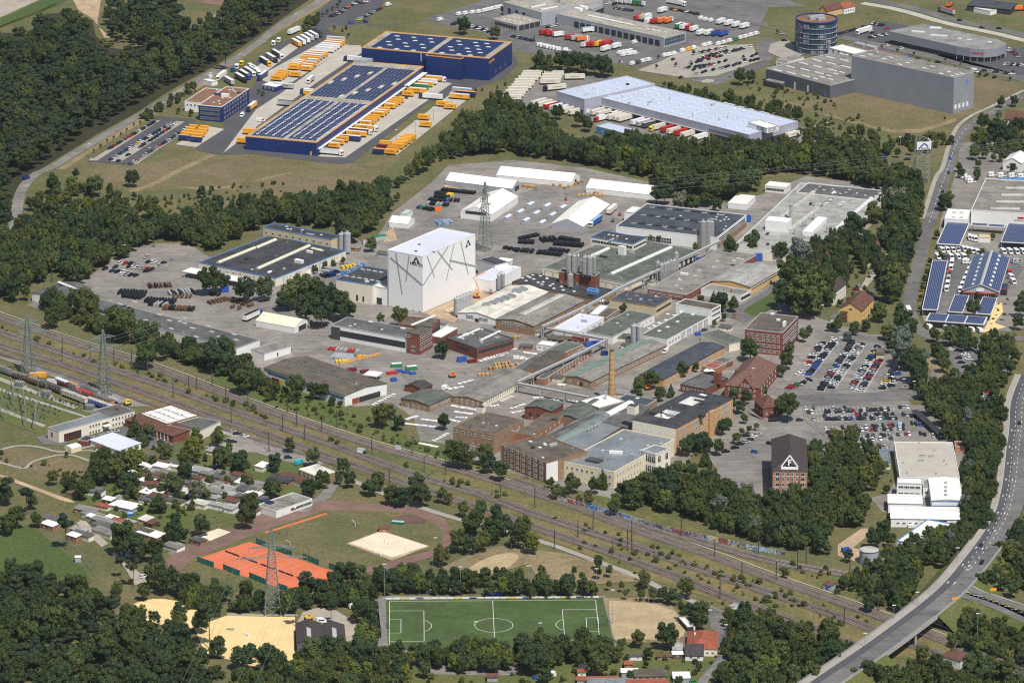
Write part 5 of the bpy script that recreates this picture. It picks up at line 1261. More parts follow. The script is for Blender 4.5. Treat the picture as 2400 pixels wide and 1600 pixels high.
ltr_('ECØL',3.0,M['black'],b.root,(3.5,-b.W/2-.06,10.9),(pi/2,0,0));ltr_('ECØL',3.0,M['black'],b.root,(b.L/2+.06,0,10.9),(pi/2,0,pi/2))
b=Bld('freight_hall_wing','taller lilac-roofed wing at the back of the freight hall','2:365,850 665,915 1315,770',11.0,'lilac_wall','roof_lilac',trim='aB')
b.skygrid(2,6,1.9,1.9,(.1,.95),(.05,.95),hz=.6);b.doors(0,8,2.8,3.2,'aE',(.05,.95))
b=Bld('wash_hall','small pale blue hall with orange panels in front of the freight hall','2:775,1160 1030,1225 1160,1195',5.0,'aI','roof_lilac',trim='aB')
for u_ in(-6,0,6):b.pnm(1,u_-2,u_+2,2.4,4.6,'aS','panel')
b.winr(0,3,(2.4,),1.5,1.5)
def tent(label,r3,h,rise,ridge,m='tent',wall='white',name='tent_hall',**kw):
 return Bld(name,label,r3,h,wall,m,'gable',rise,ridge,cat='tent',over=.1,group='white storage tents in the factory yard',**kw)
b=tent('long low white tent hall nearest the woods behind the yard','5:1740,88 6:0,165 92,112',3.2,3.4,'x',wall='aJ');b.pnm(1,-3,3,0,3,'aE','opening')
b=tent('longest white tent hall at the back of the factory yard','5:2210,38 6:545,105 637,45',3.3,3.6,'x');b.pnm(1,-1.5,1.5,0,3,'aE','opening')
b=tent('white tent hall with cream stripes behind stacked pallets','6:678,155 1290,222 1375,160',3.3,3.6,'x')
b=tent('white tent with dark gable opening under the high-voltage pylon','5:1885,365 2165,402 2407,235','5:2165,470',4.0,'y');b.pnm(0,-7,7,3.4,5.4,'aE','opening',.05)
b=tent('wide white tent with grey walls beside small silver huts','6:355,490 655,515 897,310',3.2,4.2,'y',wall='aJ')
b=tent('small white tent near the woodland edge and black crates','5:1220,475 1395,490 1458,440','5:1395,535',2.6,'x');
b=Bld('flat_shelter','small flat white shelter behind the small white tent','5:1325,395 1385,402 1440,360',3.2,'white','roof_teal')
b=tent('striped cream and white tent beside the parked blue truck','5:-4,1375 355,1440 495,1372','5:355,1495',3.0,'x',m='tent_cream');b.pnm(1,-4,4,0,3,'aE','opening')
b=Bld('production_hall','low dark-roofed hall with blue edge and yellowish rooflight strips','4:1805,850 5:180,990 825,735','5:180,1065','aF','bitumen',trim='aI')
b.strip('4:2000,850 2340,712',2.4,.9,n=9);b.strip('5:10,905 490,692',2.4,.9,n=12);b.strip('5:0,712 180,637',2.4,.9,n=5);b.strip('5:515,715 615,738',2.2,.6,n=3)
b.box('5:395,845',5.5,2.6,1.9,'white','air_unit');b.box('5:690,690',3,2,1,'steel')
b.doors(1,5,3.4,3.4,'aA',(.05,.9));b.winr(1,12,(3.1,),1.4,.9,'aA',u=(.1,.98));b.winr(0,10,(3.0,),1.6,.9)
b=Bld('canopy','white flat canopy along the front of the dark-roofed hall','4:1675,925 2250,1030 2352,985',3.8,'aE','aC',trim='aA',z0=3.2,depth=9)
for x_ in(-.48,-.2,.1,.4):mb=MB();mb.cyl((0,0),.15,0,3.4,8);mb.obj('post',M['aA'],b.root,(b.L*x_,-b.W/2+.4,0))
b=Bld('works_office','narrow beige two-storey office strip on the dark hall','5:65,520 690,635 765,595',9.6,'beige','bitumen',trim='aI')
b.win(0,'5:95,571 655,671',10,1.9,1.5,'aA');b.sky('5:290,538 320,542 600,592 425,548',1.4,1.4)
for i,(x_,yt)in en(((787,570),(838,563))):silo(f'tall dark grey silo, {ORD[i]} of two beside the beige office',f'5:{x_},{yt}',2.1,0,(12.4,13.6)[i],'steel','two silos beside the beige office')
b=Bld('long_store','very long grey-roofed store running along the railway trees','F:165,703 543,800 606,783',6.2,'white','aL',trim='aB')
b.sky('4:1100,1225 1235,1208 1340,1375 1465,1325 1555,1378 1690,1355 1572,1452 1770,1448 1915,1430 1695,1402 1800,1526 1945,1480 2015,1528 2150,1505 2170,1556',3.2,1.6,.5,m='aB')
b.pnm(1,-6,-1,0,4,'aA','gate');b.doors(2,6,4,4,'aV')
b=Bld('lean_to','white-walled lean-to with grey roof at the end of the long store','F:600,795 607,812 668,795',4.2,'white','aK');b.winr(1,1,(1.6,),1,2,'door_red')
b=Bld('end_block','grey-roofed end block with a rooflight strip left of the long store','4:290,1120 540,1180 838,1078',5,'white','aL','gable',1.6,'y');b.strip('4:540,1045 690,1105',2.2,.6,'dome',6);b.doors(0,2,4,4,'aE',(.3,.9))
b=Bld('railside_hall','wide low dark hall with white gable beside the railway embankment','9:75,240 815,495 1205,385','9:815,600','white','aM','gable',1.5,'x')
b.bandpx(1,'9:948,560 1140,455',10,fr='aH',rows=3);b.panel(1,'9:884,590 944,510','door_red','sliding_gate');b.band(0,.05,.98,4.0,4.9,30,'aI')
b.strip('9:250,170 920,390',1.4,.4,'aH',14)
for u_,m_ in((-38,'aD'),(-24,'Pm'),(-20,'Py')):b.pnm(0,u_-3,u_+3,.4,2.6,m_,'graffiti',.02)
b=Bld('store_hall','white hall with dark roof left of the white tower','5:740,995 1070,1052 1315,927','5:1070,1235','aF','bitumen',trim='aI');b.sky('5:835,970 893,980 950,988 1008,997 1065,1007 1120,1018 980,908 1035,915 1090,925 1148,935',2.6,1.5,.5,m='aB')
b.panel(0,'5:920,1140 938,1195','aE','window');b.panel(0,'5:978,1152 994,1205','aE','window');b.panel(0,'5:1035,1165 1058,1225','aA','door')
b=Bld('link_block','narrow white link with dark gate between hall and tower','5:1075,1060 1200,1082 1240,1062',10.4,'bF','aC',depth=6);b.pnm(0,-2.2,1.4,0,4.0,'aE','gate')
b=Bld('tower_hall','huge white windowless tower hall with crossing grey bars and black emblems','5:1190,735 1530,790 2015,585','5:1530,1305','bF','aU',trim='aA')
TH_=b
def bar(b,side,p,q,wd,m='steel'):
 (u0,z0),(u1,z1)=b.uv(side,pp(p)[0]),b.uv(side,pp(q)[0]);l=hypot(u1-u0,z1-z0);du,dz=(u1-u0)/l,(z1-z0)/l;mb=MB();nx,nz=-dz*wd/2,du*wd/2
 c=[(u0+nx,z0+nz),(u0-nx,z0-nz),(u1-nx,z1-nz),(u1+nx,z1+nz)]
 mb.quad([(x,-.14,z)for x,z in c]);mb.quad([(x,-.02,z)for x,z in c[::-1]])
 for i in rg(4):mb.quad([(c[i][0],-.14,c[i][1]),(c[i][0],-.02,c[i][1]),(c[(i+1)%4][0],-.02,c[(i+1)%4][1]),(c[(i+1)%4][0],-.14,c[(i+1)%4][1])])
 b.put(side,0,0,mb.mesh('facade_bar',[M[m]]),'facade_bar')
for p,q,w_ in(('1237,798','1528,1050',1.1),('1285,755','1345,1135',.8),('1408,780','1378,1015',.7)):bar(b,0,'5:'+p,'5:'+q,w_)
for p,q,w_ in(('1535,1050','1765,695',.9),('1572,785','1640,980',.7),('1668,740','1803,910',.9),('1818,675','1748,1010',.7),('1880,655','1948,950',.8),('1778,823','2035,883',1.1)):bar(b,1,'5:'+p,'5:'+q,w_)
def emblem(b,side,p,s_,text=None):
 u,z=b.uv(side,pp(p)[0]);mb=MB()
 def st(a,c,w_):
  a,c=Vc(a),Vc(c);d=(c-a).normalized();n_=Vc((-d.y,d.x))*w_
  mb.quad([(x*s_,-.1,y*s_)for x,y in(a-n_,c-n_,c+n_,a+n_)])
 st((-1.1,-.9),(0,.95),.2);st((0,.95),(1.0,-.6),.2);st((-1.1,-.75),(-.2,-.45),.14);st((.3,-.3),(1.0,-.55),.14)
 b.put(side,u,z,mb.mesh('emblem',[M['black']]),'emblem')
 if text:
  a=side*pi/2;d=b.dist(side)+.08;ltr_(text,1.15*s_,M['black'],b.root,(u*cos(a)+d*sin(a)+.3,u*sin(a)-d*cos(a),z-s_*1.05),(pi/2,0,a))
emblem(b,0,'5:1472,828',2.1,'FRIATEC');emblem(b,1,'5:1948,672',2.2)
for x_,y_ in((1175,1240),(1248,1255),(1386,1282),(1445,1292),(1505,1302)):
 if x_>1210:b.panel(0,f'5:{x_ - 7},{y_ - 14} {x_ + 7},{y_ + 14}','aE','louvre')
b.panel(0,'5:1212,745 1222,1262','aB','ladder');b.box('5:1500,680 1470,742 1630,748',1.6,1.2,.4,'black','roof_hatch')
b=Bld('annex_hall','low white annex with pale roof right of the white tower','5:1990,985 2170,1015 6:82,885',6.8,'bF','aU',trim='aA')
b=Bld('plant_room','small white plant room behind the white tower','5:2050,750 2160,785 2265,822',9,'white','bitumen',depth=10,width=16)
for i,(x_,y_)in en(((2232,945),(2250,930),(2268,932))):silo(f'slim silver silo, {ORD[i]} of three beside the white annex',f'5:{x_},{y_}',1.05,0,10.5,group='slim silos beside the white annex')
for i in rg(5):silo(f'grey silo, {ORD[i]} from left in the row below the white tower',f'5:{1845 + i * 29},{1162 - i * 11}',1.7,0,11.5,'steel','row of silos below the white tower')
b=Bld('workshop','white gabled hall with arched rooflights beside the silo row','5:1865,1295 2205,1362 6:330,1112','5:2205,1420','white','aP','gable',2.2,'y')
b.bandpx(0,'5:1930,1320 2000,1365',5,fr='aA',rows=3);b.bandpx(0,'5:2050,1345 2130,1390',5,fr='aA',rows=3);b.panel(0,'5:2010,1355 2048,1405','aE','gate')
b.sky('5:2120,1235 2180,1215 2235,1195 2290,1175 2345,1155 6:45,1110 100,1090',5.2,4,1.3,m='aX',base='aB')
b=Bld('brick_workshop','brick-fronted hall with grey roof and one long cream rooflight','5:2205,1360 6:200,1425 660,1192','6:200,1520','aG','aK','gable',2.0,'y')
b.bandpx(0,'5:2265,1380 2352,1425',6,fr='aA',rows=2);b.bandpx(0,'6:20,1395 110,1435',6,fr='aA',rows=2);b.strip('6:90,1325 455,1145',4.2,.5,'aP',1)
b=Bld('assembly_hall','big dark-roofed hall with three rows of dark rooflights','6:955,510 1885,615 2150,405',8.0,'white','aW',trim='aA');GHALL=b
for(xa,ya,xb,yb)in((1290,335,1930,405),(1210,405,1740,470),(1120,480,1690,545)):
 for k in rg(9):b.sky(f'6:{xa + (xb - xa) * k / 8},{ya + (yb - ya) * k / 8}',2.4 if k%2==0 else 4.6,2.6,.7,m='glass' if k%2 else 'aH',base='aA' if k%2==0 else 'bitumen')
b.sky('6:1880,428 1892,405 1968,430 1990,450 1965,515 1950,545 1915,465',1.2,1.2)
b.bandpx(0,'6:1020,580 1240,640',8,fr='aA',rows=2);b.band(0,.30,.55,.8,4.2,16,'aA',rows=2);b.band(1,.05,.95,4.2,7,24,'aA',rows=2);b.pnm(1,-b.W/2,b.W/2,0,3.9,'aG','brick_plinth',.04)
b=Bld('side_shed','small white shed attached behind the big dark-roofed hall','6:1037,375 1115,388 1205,322',6.4,'white','aC',depth=14);
b=Bld('canteen_block','flat cream office block with window band and blue roof edge','6:725,610 1115,675 1255,620',9.0,'aF','bitumen',trim='aI');b.band(0,.03,.97,6.0,7.6,14,'aA');b.band(1,.03,.97,6.0,7.6,6,'aA');b.sky('6:890,590 928,597 968,604 1052,630',1.4,1.4)
b=Bld('extrusion_hall','wide cream hall with grey-green roof and two rooflight strips','6:260,895 1040,1035 1715,735',5.0,'aF','aT',trim='aB')
b.strip('6:905,955 1460,708',2.6,1.0,'dome',14);b.strip('6:640,830 885,718',2.6,1.0,'dome',6);b.doors(0,9,5.2,3.2,'aF',(.02,.98),'garage_door');b.box('6:1012,770',4.5,2.2,5.2,'white','fan_unit')
b.doors(1,12,2.4,3.2,'aE',(.25,.98));b.pnm(1,-b.W/2,b.W/2,3.6,3.9,'aB','pipe_rack',.8)
b=Bld('mixing_block','red brick block carrying a cluster of steel silos','6:430,925 765,965 845,940',11.2,'aD','aL',trim='aB');b.win(0,'6:600,1040 675,1060',2,1.2,1.6)
for i,(x_,y_,r_,zt)in en(((527,760,1.6,23.2),(572,768,1.6,23.0),(607,765,1.0,22.6),(672,778,1.6,23.4),(716,785,1.6,23.4),(754,780,1.3,22.8))):silo(f'steel silo, {ORD[i]} from left on top of the red brick block',f'6:{x_},{y_}',r_,10.9,zt,group='silos on the red brick block')
silo('single steel silo standing in front of the red brick block','6:537,940',1.8,4.2,13.4)
b=Bld('boiler_house','low brick building with dark domed roof around the silo block','6:0,1022 770,1182 925,1095',4.4,'aG','bitumen',trim='aH');b.sky('6:95,990 145,975 190,962 260,970 130,1015 165,985 200,1000 240,1030 320,995 285,1025 350,1060 375,1045 455,1068 385,1085 470,1100 570,1112',1.6,1.6,.6,m='dome')
for i in rg(4):b.box(f'6:{720 + (i % 2) * 45},{1118 - (i // 2) * 12 + (i % 2) * 8}',3.4,3.4,1.6,'aI','cooling_unit')
for i,(x_,y_,r_,zt)in en(((1340,830,1.5,11.5),(1375,850,1.5,11),(1405,842,1.5,11),(1432,832,1.5,11),(1460,818,1.5,11.4),(1490,812,1.5,11.4),(1510,745,1.6,15))):silo(f'steel silo, {ORD[i]} from left in the row between two halls',f'6:{x_},{y_}',r_,0,zt,group='silo row between the grey-green and brown roofs')
for i,(x_,y_,r_,zt)in en(((1707,530,.9,12),(1757,458,2.0,18),(1805,455,2.0,18),(1835,460,1.6,17.5))):silo(f'tall silo, {ORD[i]} from left at the corner of the dark-roofed hall',f'6:{x_},{y_}',r_,0,zt,group='tall silos at the dark-roofed hall')
b=Bld('moulding_hall','long brown-grey roofed hall with red brick end wall','6:1250,1080 1600,1140 2245,775',4.2,'aD','aK',trim='aB');b.sky('6:1540,1008 1680,972 1718,920 1850,887 1885,836 1510,1056 2035,830 2075,810 2110,818',2.4,2.2,.7,m='aB');b.band(0,.05,.45,2.0,2.8,6,'aA');b.band(0,.5,.9,2.0,2.8,6,'aA')
b=Bld('repair_hall','orange-brown gabled hall with grey roof right of the brown roof','6:1850,1005 2190,1066 2470,905',5.0,'yellow_wall','aY','gable',1.8,'y');b.band(1,.05,.95,2.4,3.6,18,'aA')
b=Bld('front_annex','flat grey annex with white canopy in front of the orange hall','6:1735,1085 2100,1150 2185,1100',3.8,'white','aK',trim='aA');b.band(1,.05,.95,1.0,2.6,6,'aH')
b=Bld('logistics_hall','very large low hall with streaky pale grey roof by the woods','F:1690,560 1897,592 2048,440',5.5,'aF','aY',trim='aA');LG=b
b.strip('7:90,455 420,200',3.0,1.2,'aP',12);b.strip('7:190,555 455,350',3.0,1.2,'aP',10);b.strip('7:510,640 950,260',3.0,1.2,'dome',16)
b.box('7:430,530',34,6,2.6,'white','roof_monitor',pi/2);b.box('7:95,540',14,9,6.5,'white','stair_block')
b.vent('7:210,440',1.0,9,name='flue');b.vent('7:420,450 345,510 320,520 245,585 540,570 425,330 505,330 1035,290',.5,3.5);b.sky('7:475,150 440,178 515,183 620,208 665,215 750,180 715,205 1020,207 990,237 540,300 575,270 660,315 690,290',2,1.6)
b=Bld('dark_roof_bay','dark bitumen back bay of the large pale-roofed hall','7:262,198 958,272 1140,192',5.9,'aF','aL',trim='aA')
b=Bld('low_front_wing','low flat-roofed front wing with brick posts below the pale hall','7:-20,635 480,700 590,650',4.2,'aG','aY',trim='aA');b.band(0,.1,.6,1.2,2.8,10,'aA')
b=Bld('transformer_house','white box building near the woodland behind the pale hall','6:1990,290 2155,312 2238,232',3.6,'white','aC',trim='aA')
b=Bld('pump_house','white flat building with window row beside the wood','6:2324,135 7:165,155 208,118','7:165,215','white','aC',trim='aA');b.band(0,.05,.9,1.4,2.8,12,'aB')
b=Bld('print_shop','flat beige-brick block with dark blue-grey roof','6:895,1185 1320,1252 1490,1170','6:1320,1345','beige','aW',trim='aG');b.band(1,.05,.95,2.6,3.8,10,'aH');b.sky('6:1080,1180 1145,1148 1265,1190 1340,1160',2.2,1.2,.4,m='aG')
b=Bld('white_office','three-storey white office with stepped parapet and brown roof','6:1505,1222 1832,1278 1925,1232',8.8,'white','aM',trim='aA')
b.band(1,.08,.92,1.2,2.4,4,'aA');b.band(1,.08,.92,4.2,5.4,4,'aA');b.band(1,.08,.92,7.0,8.2,4,'aA')
b=Bld('packing_hall','flat hall with grey-green roof and white side wall below the white office','6:1195,1500 1425,1555 1828,1332',4.6,'white','aT',trim='aA');b.sky('6:1258,1452 1303,1428 1350,1402 1412,1375 1352,1475 1430,1440 1520,1390 1490,1332 1552,1302 1660,1325 1430,1320',2.0,2.0,.7,m='dome');b.doors(1,5,4,3.6,'aV',(.3,.95));b.winr(1,7,(2.4,),1.6,1.8,'aA',u=(.03,.5))
for i,x_ in en((1122,1175)):silo(f'dark steel silo, {ORD[i]} of two beside the grey-green flat hall',f'6:{x_},{1408 + i * 8}',1.9,0,12.5,'steel','two silos beside the grey-green hall')
b=Bld('cable_hall','narrow dark-roofed hall between white shed and grey-green hall','6:690,1478 925,1525 1310,1322',4.6,'white','aT',trim='aB');b.winr(1,10,(2.4,),1.2,1.2,'aA')
b=Bld('white_shed','flat white-roofed shed beside the pipe bridge','6:395,1440 610,1482 845,1345',5.2,'white','aU',trim='aA');b.doors(1,4,3,3,'aV')
b=Bld('small_brown_store','small dark-roofed brick store behind the white-roofed shed','6:775,1330 870,1350 985,1270',4.4,'aG','aM');b.winr(1,6,(2.2,),.9,1.4)
b=Bld('white_strip_store','narrow white-roofed shelter beside the beige-brick block','6:715,1310 790,1325 890,1240',4.0,'white','aC')
b=Bld('old_assembly_hall','white hall with dark window band and grey bitumen roof','5:690,1415 1385,1540 1500,1480',8.4,'white','aL',trim='aB',depth=17)
b.band(0,.12,.98,2.6,6.0,40,'aH',rows=3);b.pnm(0,-b.L/2,-b.L/2+6,.1,7.6,'aH','open_bay',.05);b.sky('5:1055,1390 1350,1450',3,1.6)
b=Bld('brick_stair_tower','red brick stair tower with dark flat roof at the hall end','5:1380,1492 1500,1507 1622,1437',12.0,'aD','aM',trim='aH');b.win(0,'5:1400,1518 1400,1518',1,2.4,1.3);b.winr(0,1,(4.6,2.0),2.6,1);
for z in(2.4,5.2,8.0,10.4):b.band(1,.06,.94,z,z+1.2,6,'aA')
b=Bld('brick_rear_wing','red brick wing with moss-grey roof behind the stair tower','5:1310,1412 1615,1440 1770,1375',7.6,'aD','aM',trim='aD');b.band(1,.1,.9,2.6,5,12,'aH');b.strip('5:1420,1425 1640,1335',2,.5,'dome',10)
b=Bld('white_lean_to','white flat lean-to against the red brick wing','5:1625,1500 1700,1530 1850,1445',4.2,'aD','aC',trim='aA')
b=Bld('brick_hall','red brick hall with low dark roof and three rooflight strips','9:1730,-30 2032,66 2370,-25','9:2032,165','aD','aL',trim='aH');b.strip('5:1855,1540 2050,1455',1.8,.4,'dome',6);b.strip('5:2060,1560 2240,1475',1.8,.4,'dome',6)
b.band(1,.04,.96,3.2,5.0,26,'aH',rows=2);b.band(0,.35,.75,3.0,4.6,8,'aH');b.sky('5:1990,1500 2075,1460 1900,1545',1.5,1.5)
b=Bld('brick_cottage','small brick store with dark gabled roof near the digger','9:1365,405 1520,440 1605,415',3.2,'aD','bA','gable',1.8,'y',depth=10)
b=Bld('arched_brick_house','low brown brick house with arched white windows by the yard','9:1365,508 1590,582 1797,492','9:1590,652','aG','aT','gable',1.2,'y');b.win(0,'9:1393,590 1545,622',4,1.3,2.2);b.winr(1,9,(2.2,),.9,1.5);b.win(0,'9:1390,545 1570,590',9,.5,.3,'aG')
b=Bld('stone_saw_hall','long grey-roofed brick hall with cream side wall','9:1800,500 2082,552 10:200,300','9:2082,618','aG','aK',trim='aB',kind='gable',rise=1.3,ridge='y');b.winr(0,5,(1.4,3.0),.9,1.0);b.winr(1,20,(2.4,),1.0,2.2,'aF');b.pnm(1,-b.W/2,b.W/2,0,b.h-.2,'aF','side_render',.02)
b=Bld('long_green_hall','long hall with pale green and grey roof stripes beside the lane','10:485,318 725,365 1420,30',4.4,'aG','aK','gable',1.4,'y')
mb=MB();k=1.4/(b.L/2);mb.quad([(-b.L/2-.3,-b.W/2-.3,4.4-.3*k+.1),(-.2,-b.W/2-.3,5.8+.1),(-.2,b.W/2+.3,5.8+.1),(-b.L/2-.3,b.W/2+.3,4.4-.3*k+.1)]);mb.obj('roof_sheeting',M['roof_greenish'],b.root)
b.winr(1,26,(2.2,),1.3,1.6,'aA');b.winr(0,3,(1.8,),1,1.4);b.pnm(0,1,3,0,2.6,'aE','door')
b=Bld('navy_roof_hall','long hall with dark blue-grey roof leading to the brick office','10:1205,285 1390,345 1952,45',4.6,'bG','aW','gable',1.0,'y');b.winr(1,24,(2.4,),1.3,1.6)
b=Bld('rear_range','pale-walled continuation of the dark blue roofed hall','6:2000,1500 2150,1560 10:2090,5',4.6,'aF','aT',depth=26,width=12)
b=Bld('barrel_hall','dark brown barrel-roofed shed beside the pipe bridge','10:110,255 250,295 500,118',4.4,'aR','aM','arch',1.6,'y')
b=Bld('grey_shed','grey flat-roofed brick shed behind the barrel-roofed shed','10:255,100 400,140 650,30',4.2,'aR','aT');b.winr(1,7,(2,),1.2,1.2)
b=Bld('dark_lean_to','dark felt-roofed shed beside stacked stone slabs','10:20,240 110,265 330,130',3.6,'aG','aL',depth=28)
b=Bld('pipe_side_range','low brick range under the pipe bridge with small white doors','10:230,330 300,345 700,90',3.8,'aR','aL',depth=60);b.winr(1,14,(1.8,),1.2,1.8)
b=Bld('small_white_hut','small white hut with flat roof by the white slabs','10:225,25 370,45 400,5',3.6,'white','aC',depth=8);b.winr(0,3,(2,),1.4,1)
b=Bld('old_mill','brown brick factory block with dark flat roof and roof hut','9:1812,785 2182,862 10:110,720','9:2185,1040','aG','aM',trim='aG')
b.win(0,'9:1835,822 2150,885',6,2.3,1.5,'aA','glass',2);b.win(0,'9:1830,905 2160,990',7,1.2,1.8,'aA',skip='---');b.winr(0,6,(1.9,),1.1,1.7,u=(.4,.98));b.box('9:2065,650',4.2,3.2,3.2,'aF','roof_hut',top='bitumen');b.vent('9:2310,690 2330,705',.3,2)
b=Bld('brick_wing_building','smaller brick wing with mossy roof beside the brown factory block','10:-40,800 60,820 95,690',8.4,'aR','aM',depth=14);b.winr(1,3,(2.5,6),1.1,1.6)
b=Bld('weaving_mill','four-storey brown brick mill beside the tracks with white end wall','9:2255,952 10:312,1115 572,966','10:305,1305','aG','aM',trim='aR')
for z in(2.0,5.0,8.0,10.8):b.winr(0,7,(z,),1.7,1.7,'aA','glass',1,(.03,.97))
for i in rg(8):b.pnm(0,-b.L/2+b.L*i/7-.35,-b.L/2+b.L*i/7+.35,0,b.h-.4,'aG','pilaster',.25)
b.pnm(1,-b.W/2,-b.W/2+8,0,b.h-.5,'white','white_render',.06);b.winr(1,4,(4,8),1.1,1.6,u=(.4,.98));b.sky('10:255,975 305,950 170,920',2,1.6)
b=Bld('banquet_house','cream building with smooth grey roof and ornate arched corner','10:480,1095 938,1197 1490,897','10:935,1355','cream','aX',trim='aF')
b.winr(0,6,(6.6,),1.4,1.6,'aA',u=(.04,.62));b.winr(0,2,(6.2,2.4),1.4,1.6,'aA',u=(.82,.95));b.winr(1,9,(6.6,2.6),1.0,2.0,'aA',u=(.03,.45))
b.box('10:955,1028',7,1.6,1.4,'white','air_unit',.4);b.box('10:1105,1065',2.4,2.0,2.0,'steel');b.box('10:755,1100',8,5,1.3,'aL','roof_hatch')
BH=b
b=Bld('arched_pavilion','cream corner pavilion with tall arched windows and white battlements','10:1185,998 1320,1040 1455,985',10.8,'aF','aX',trim='aA')
def arch_win(w_,h_):
 def f():
  mb=MB();n=8;a=w_/2
  P=[(-a,0),(a,0)]+[(a*cos(i*pi/n),h_-a+a*sin(i*pi/n))for i in rg(n+1)]
  mb.quad([(x,-.04,z)for x,z in P],1)
  k=1.14
  for i in rg(1,len(P)):
   p,q=P[i],P[(i+1)%len(P)]if i+1<len(P)else P[0]
   mb.quad([(p[0],-.08,p[1]),(q[0],-.08,q[1]),(q[0]*k,-.08,q[1]+.1),(p[0]*k,-.08,p[1]+.1)],0)
  mb.box(-.06,.06,-.1,0,0,h_,0);mb.box(-a,a,-.1,0,h_*.6,h_*.6+.1,0);return mb.mesh('arched_window',[M['aA'],M['glass']])
 return shared(('aw',w_,h_),f)
for sd in(0,1):
 ln=b.L if sd==0 else b.W
 for i in rg(4 if sd==0 else 2):
  for z in(.6,6.0):b.put(sd,-ln/2+ln*(i+.5)/(4 if sd==0 else 2),z,arch_win(2.2,3.6),'arched_window')
for i in rg(8):b.pnm(0,-b.L/2+b.L*i/7.6,-b.L/2+b.L*i/7.6+.9,b.h,b.h+1.0,'aA','battlement',.3)
for i in rg(5):b.pnm(1,-b.W/2+b.W*i/4.6,-b.W/2+b.W*i/4.6+.9,b.h,b.h+1.0,'aA','battlement',.3)
b=Bld('spinning_mill','large yellow brick mill with black flat roof and two light wells','10:1160,690 1505,797 2030,522','10:1505,1045','bG','bitumen',trim='aH',wells='10:1650,545 1425,665')
b.pnm(0,-b.L/2,b.L/2,0,b.h-.4,'aF','rendered_front',.05)
for z in(2.2,5.6,9.0,12.4):b.winr(1,24,(z,),1.3,1.9,'aA','glass',1,(.01,.99))
b.winr(0,3,(12.2,8.6),1.6,1.8,u=(.15,.75));b.pnm(1,b.W*.06,b.W*.14,0,b.h-.2,'bG','stair_bay',1.4);b.box('10:1110,660',5,4,4.6,'aF','roof_hut',top='aW');b.box('10:1745,690',3,3,1.4,'bitumen','roof_hut');b.sky('10:1740,490 1768,497',2.2,2.2)
b=Bld('weaving_shed','wide sawtooth shed with dark and shiny grey roofs between the mills','10:370,930 640,1010 1130,700',7.0,'aG','aX','gable',1.4,'y',width=26);b.strip('10:390,930 790,730',4.2,.7,'roof_greenish',1);b.vent('10:705,835 730,822 765,805 795,795',.5,2)
b=Bld('weaving_shed_bay','dark grey felt roof bay left of the sawtooth shed','10:240,900 375,932 860,700',7.0,'aG','aL','gable',1.2,'y')
b=Bld('weaving_shed_bay','green-grey roof bay behind the shed towards the chimney','10:420,660 640,720 900,570',7.2,'aG','aT','gable',1.4,'y')
b=Bld('weaving_shed_bay','blue-grey roof bay with a white rooflight right of the chimney','10:640,730 1050,790 1270,600',7.0,'aG','aL','gable',1.2,'y');b.strip('10:870,685 1090,570',4.6,1.4,'aC',1)
b=Bld('white_roof_shed','white sheet roof with a duct at the foot of the chimney','10:625,545 800,610 885,560',8.6,'aG','aC',depth=18);b.vent('10:860,530',.5,4)
b=Bld('pump_shed','low dark flat shed right of the chimney','10:950,540 1235,590 1340,535',5,'aG','aW');b.sky('10:1152,523',2,2)
b=Bld('dye_house','orange brick strip building with brown roof left of the sheds','10:40,835 190,868 472,680',9.6,'aR','aM',trim='aR');b.winr(1,6,(7.4,),1.0,1.3);b.pnm(1,-b.W/2,b.W/2,0,5.4,'aB','grey_cladding',.05)
b=Bld('brick_powerhouse','red brick house with green-grey gable roof among the slabs','10:115,600 365,640 470,588',7.0,'aD','aT','gable',1.6,'y',depth=14);b.winr(0,3,(3.4,),1.8,1.8,'aH');b.winr(0,2,(1,),1.4,1.6)
ch=empty('factory_chimney',G(pp('10:914,566')[0]));tag(ch,'tall round yellow brick chimney rising above the old mill roofs','chimney')
hc_=height(pp('10:914,566')[0],pp('10:918,78')[0]);mb=MB();n=20
for k in rg(12):r0,r1=1.95-.75*k/12,1.95-.75*(k+1)/12;mb.cyl((0,0),r0,hc_*k/12,hc_*(k+1)/12,n,r2=r1,cap=False)
mb.obj('shaft',M['bG'],ch)
for k in rg(10):mb=MB();z=hc_*(k+1)/11;r=1.95-.75*(k+1)/11;mb.cyl((0,0),r+.05,z,z+.14,n,cap=False);mb.obj('iron_band',M['bark_pine'],ch)
mb=MB();mb.cyl((0,0),1.3,hc_-.6,hc_,n);mb.cyl((0,0),.9,hc_-.4,hc_+.02,n);mb.obj('crown_ring',M['aM'],ch)
def pipe_bridge(label,s_,z,wd=1.6,ht=1.0,m='aB',every=14):
 P=[G(p,z)for p in pp(s_)];o=empty('pipe_bridge',(P[0].x,P[0].y,0));tag(o,label,'pipe bridge');O=Vc((P[0].x,P[0].y,0))
 for a,c in zip(P,P[1:]):
  l=(c-a).length;t=(c-a).normalized();rz=atan2(t.y,t.x);mid=(a+c)/2-O
  mb=MB();mb.box(-l/2,l/2,-wd/2,wd/2,-ht,-ht+.18);mb.box(-l/2,l/2,-wd/2,wd/2,-.1,.08);mb.obj('deck',M[m],o,mid,rz)
  for y_ in(-wd*.28,.02,wd*.3):
   mb=MB();mb.beam((-l/2,y_,-ht*.5),(l/2,y_,-ht*.5),.2);mb.obj('pipe',M['steel_silo'],o,mid,rz)
  k=max(1,int(l/every))
  for i in rg(k+1):
   q=a.lerp(c,i/k)-O;mb=MB()
   for y_ in(-wd*.45,wd*.45):mb.beam((0,y_,0),(0,y_,z-ht),.16)
   mb.obj('support',M['aB'],o,(q.x,q.y,0),rz)
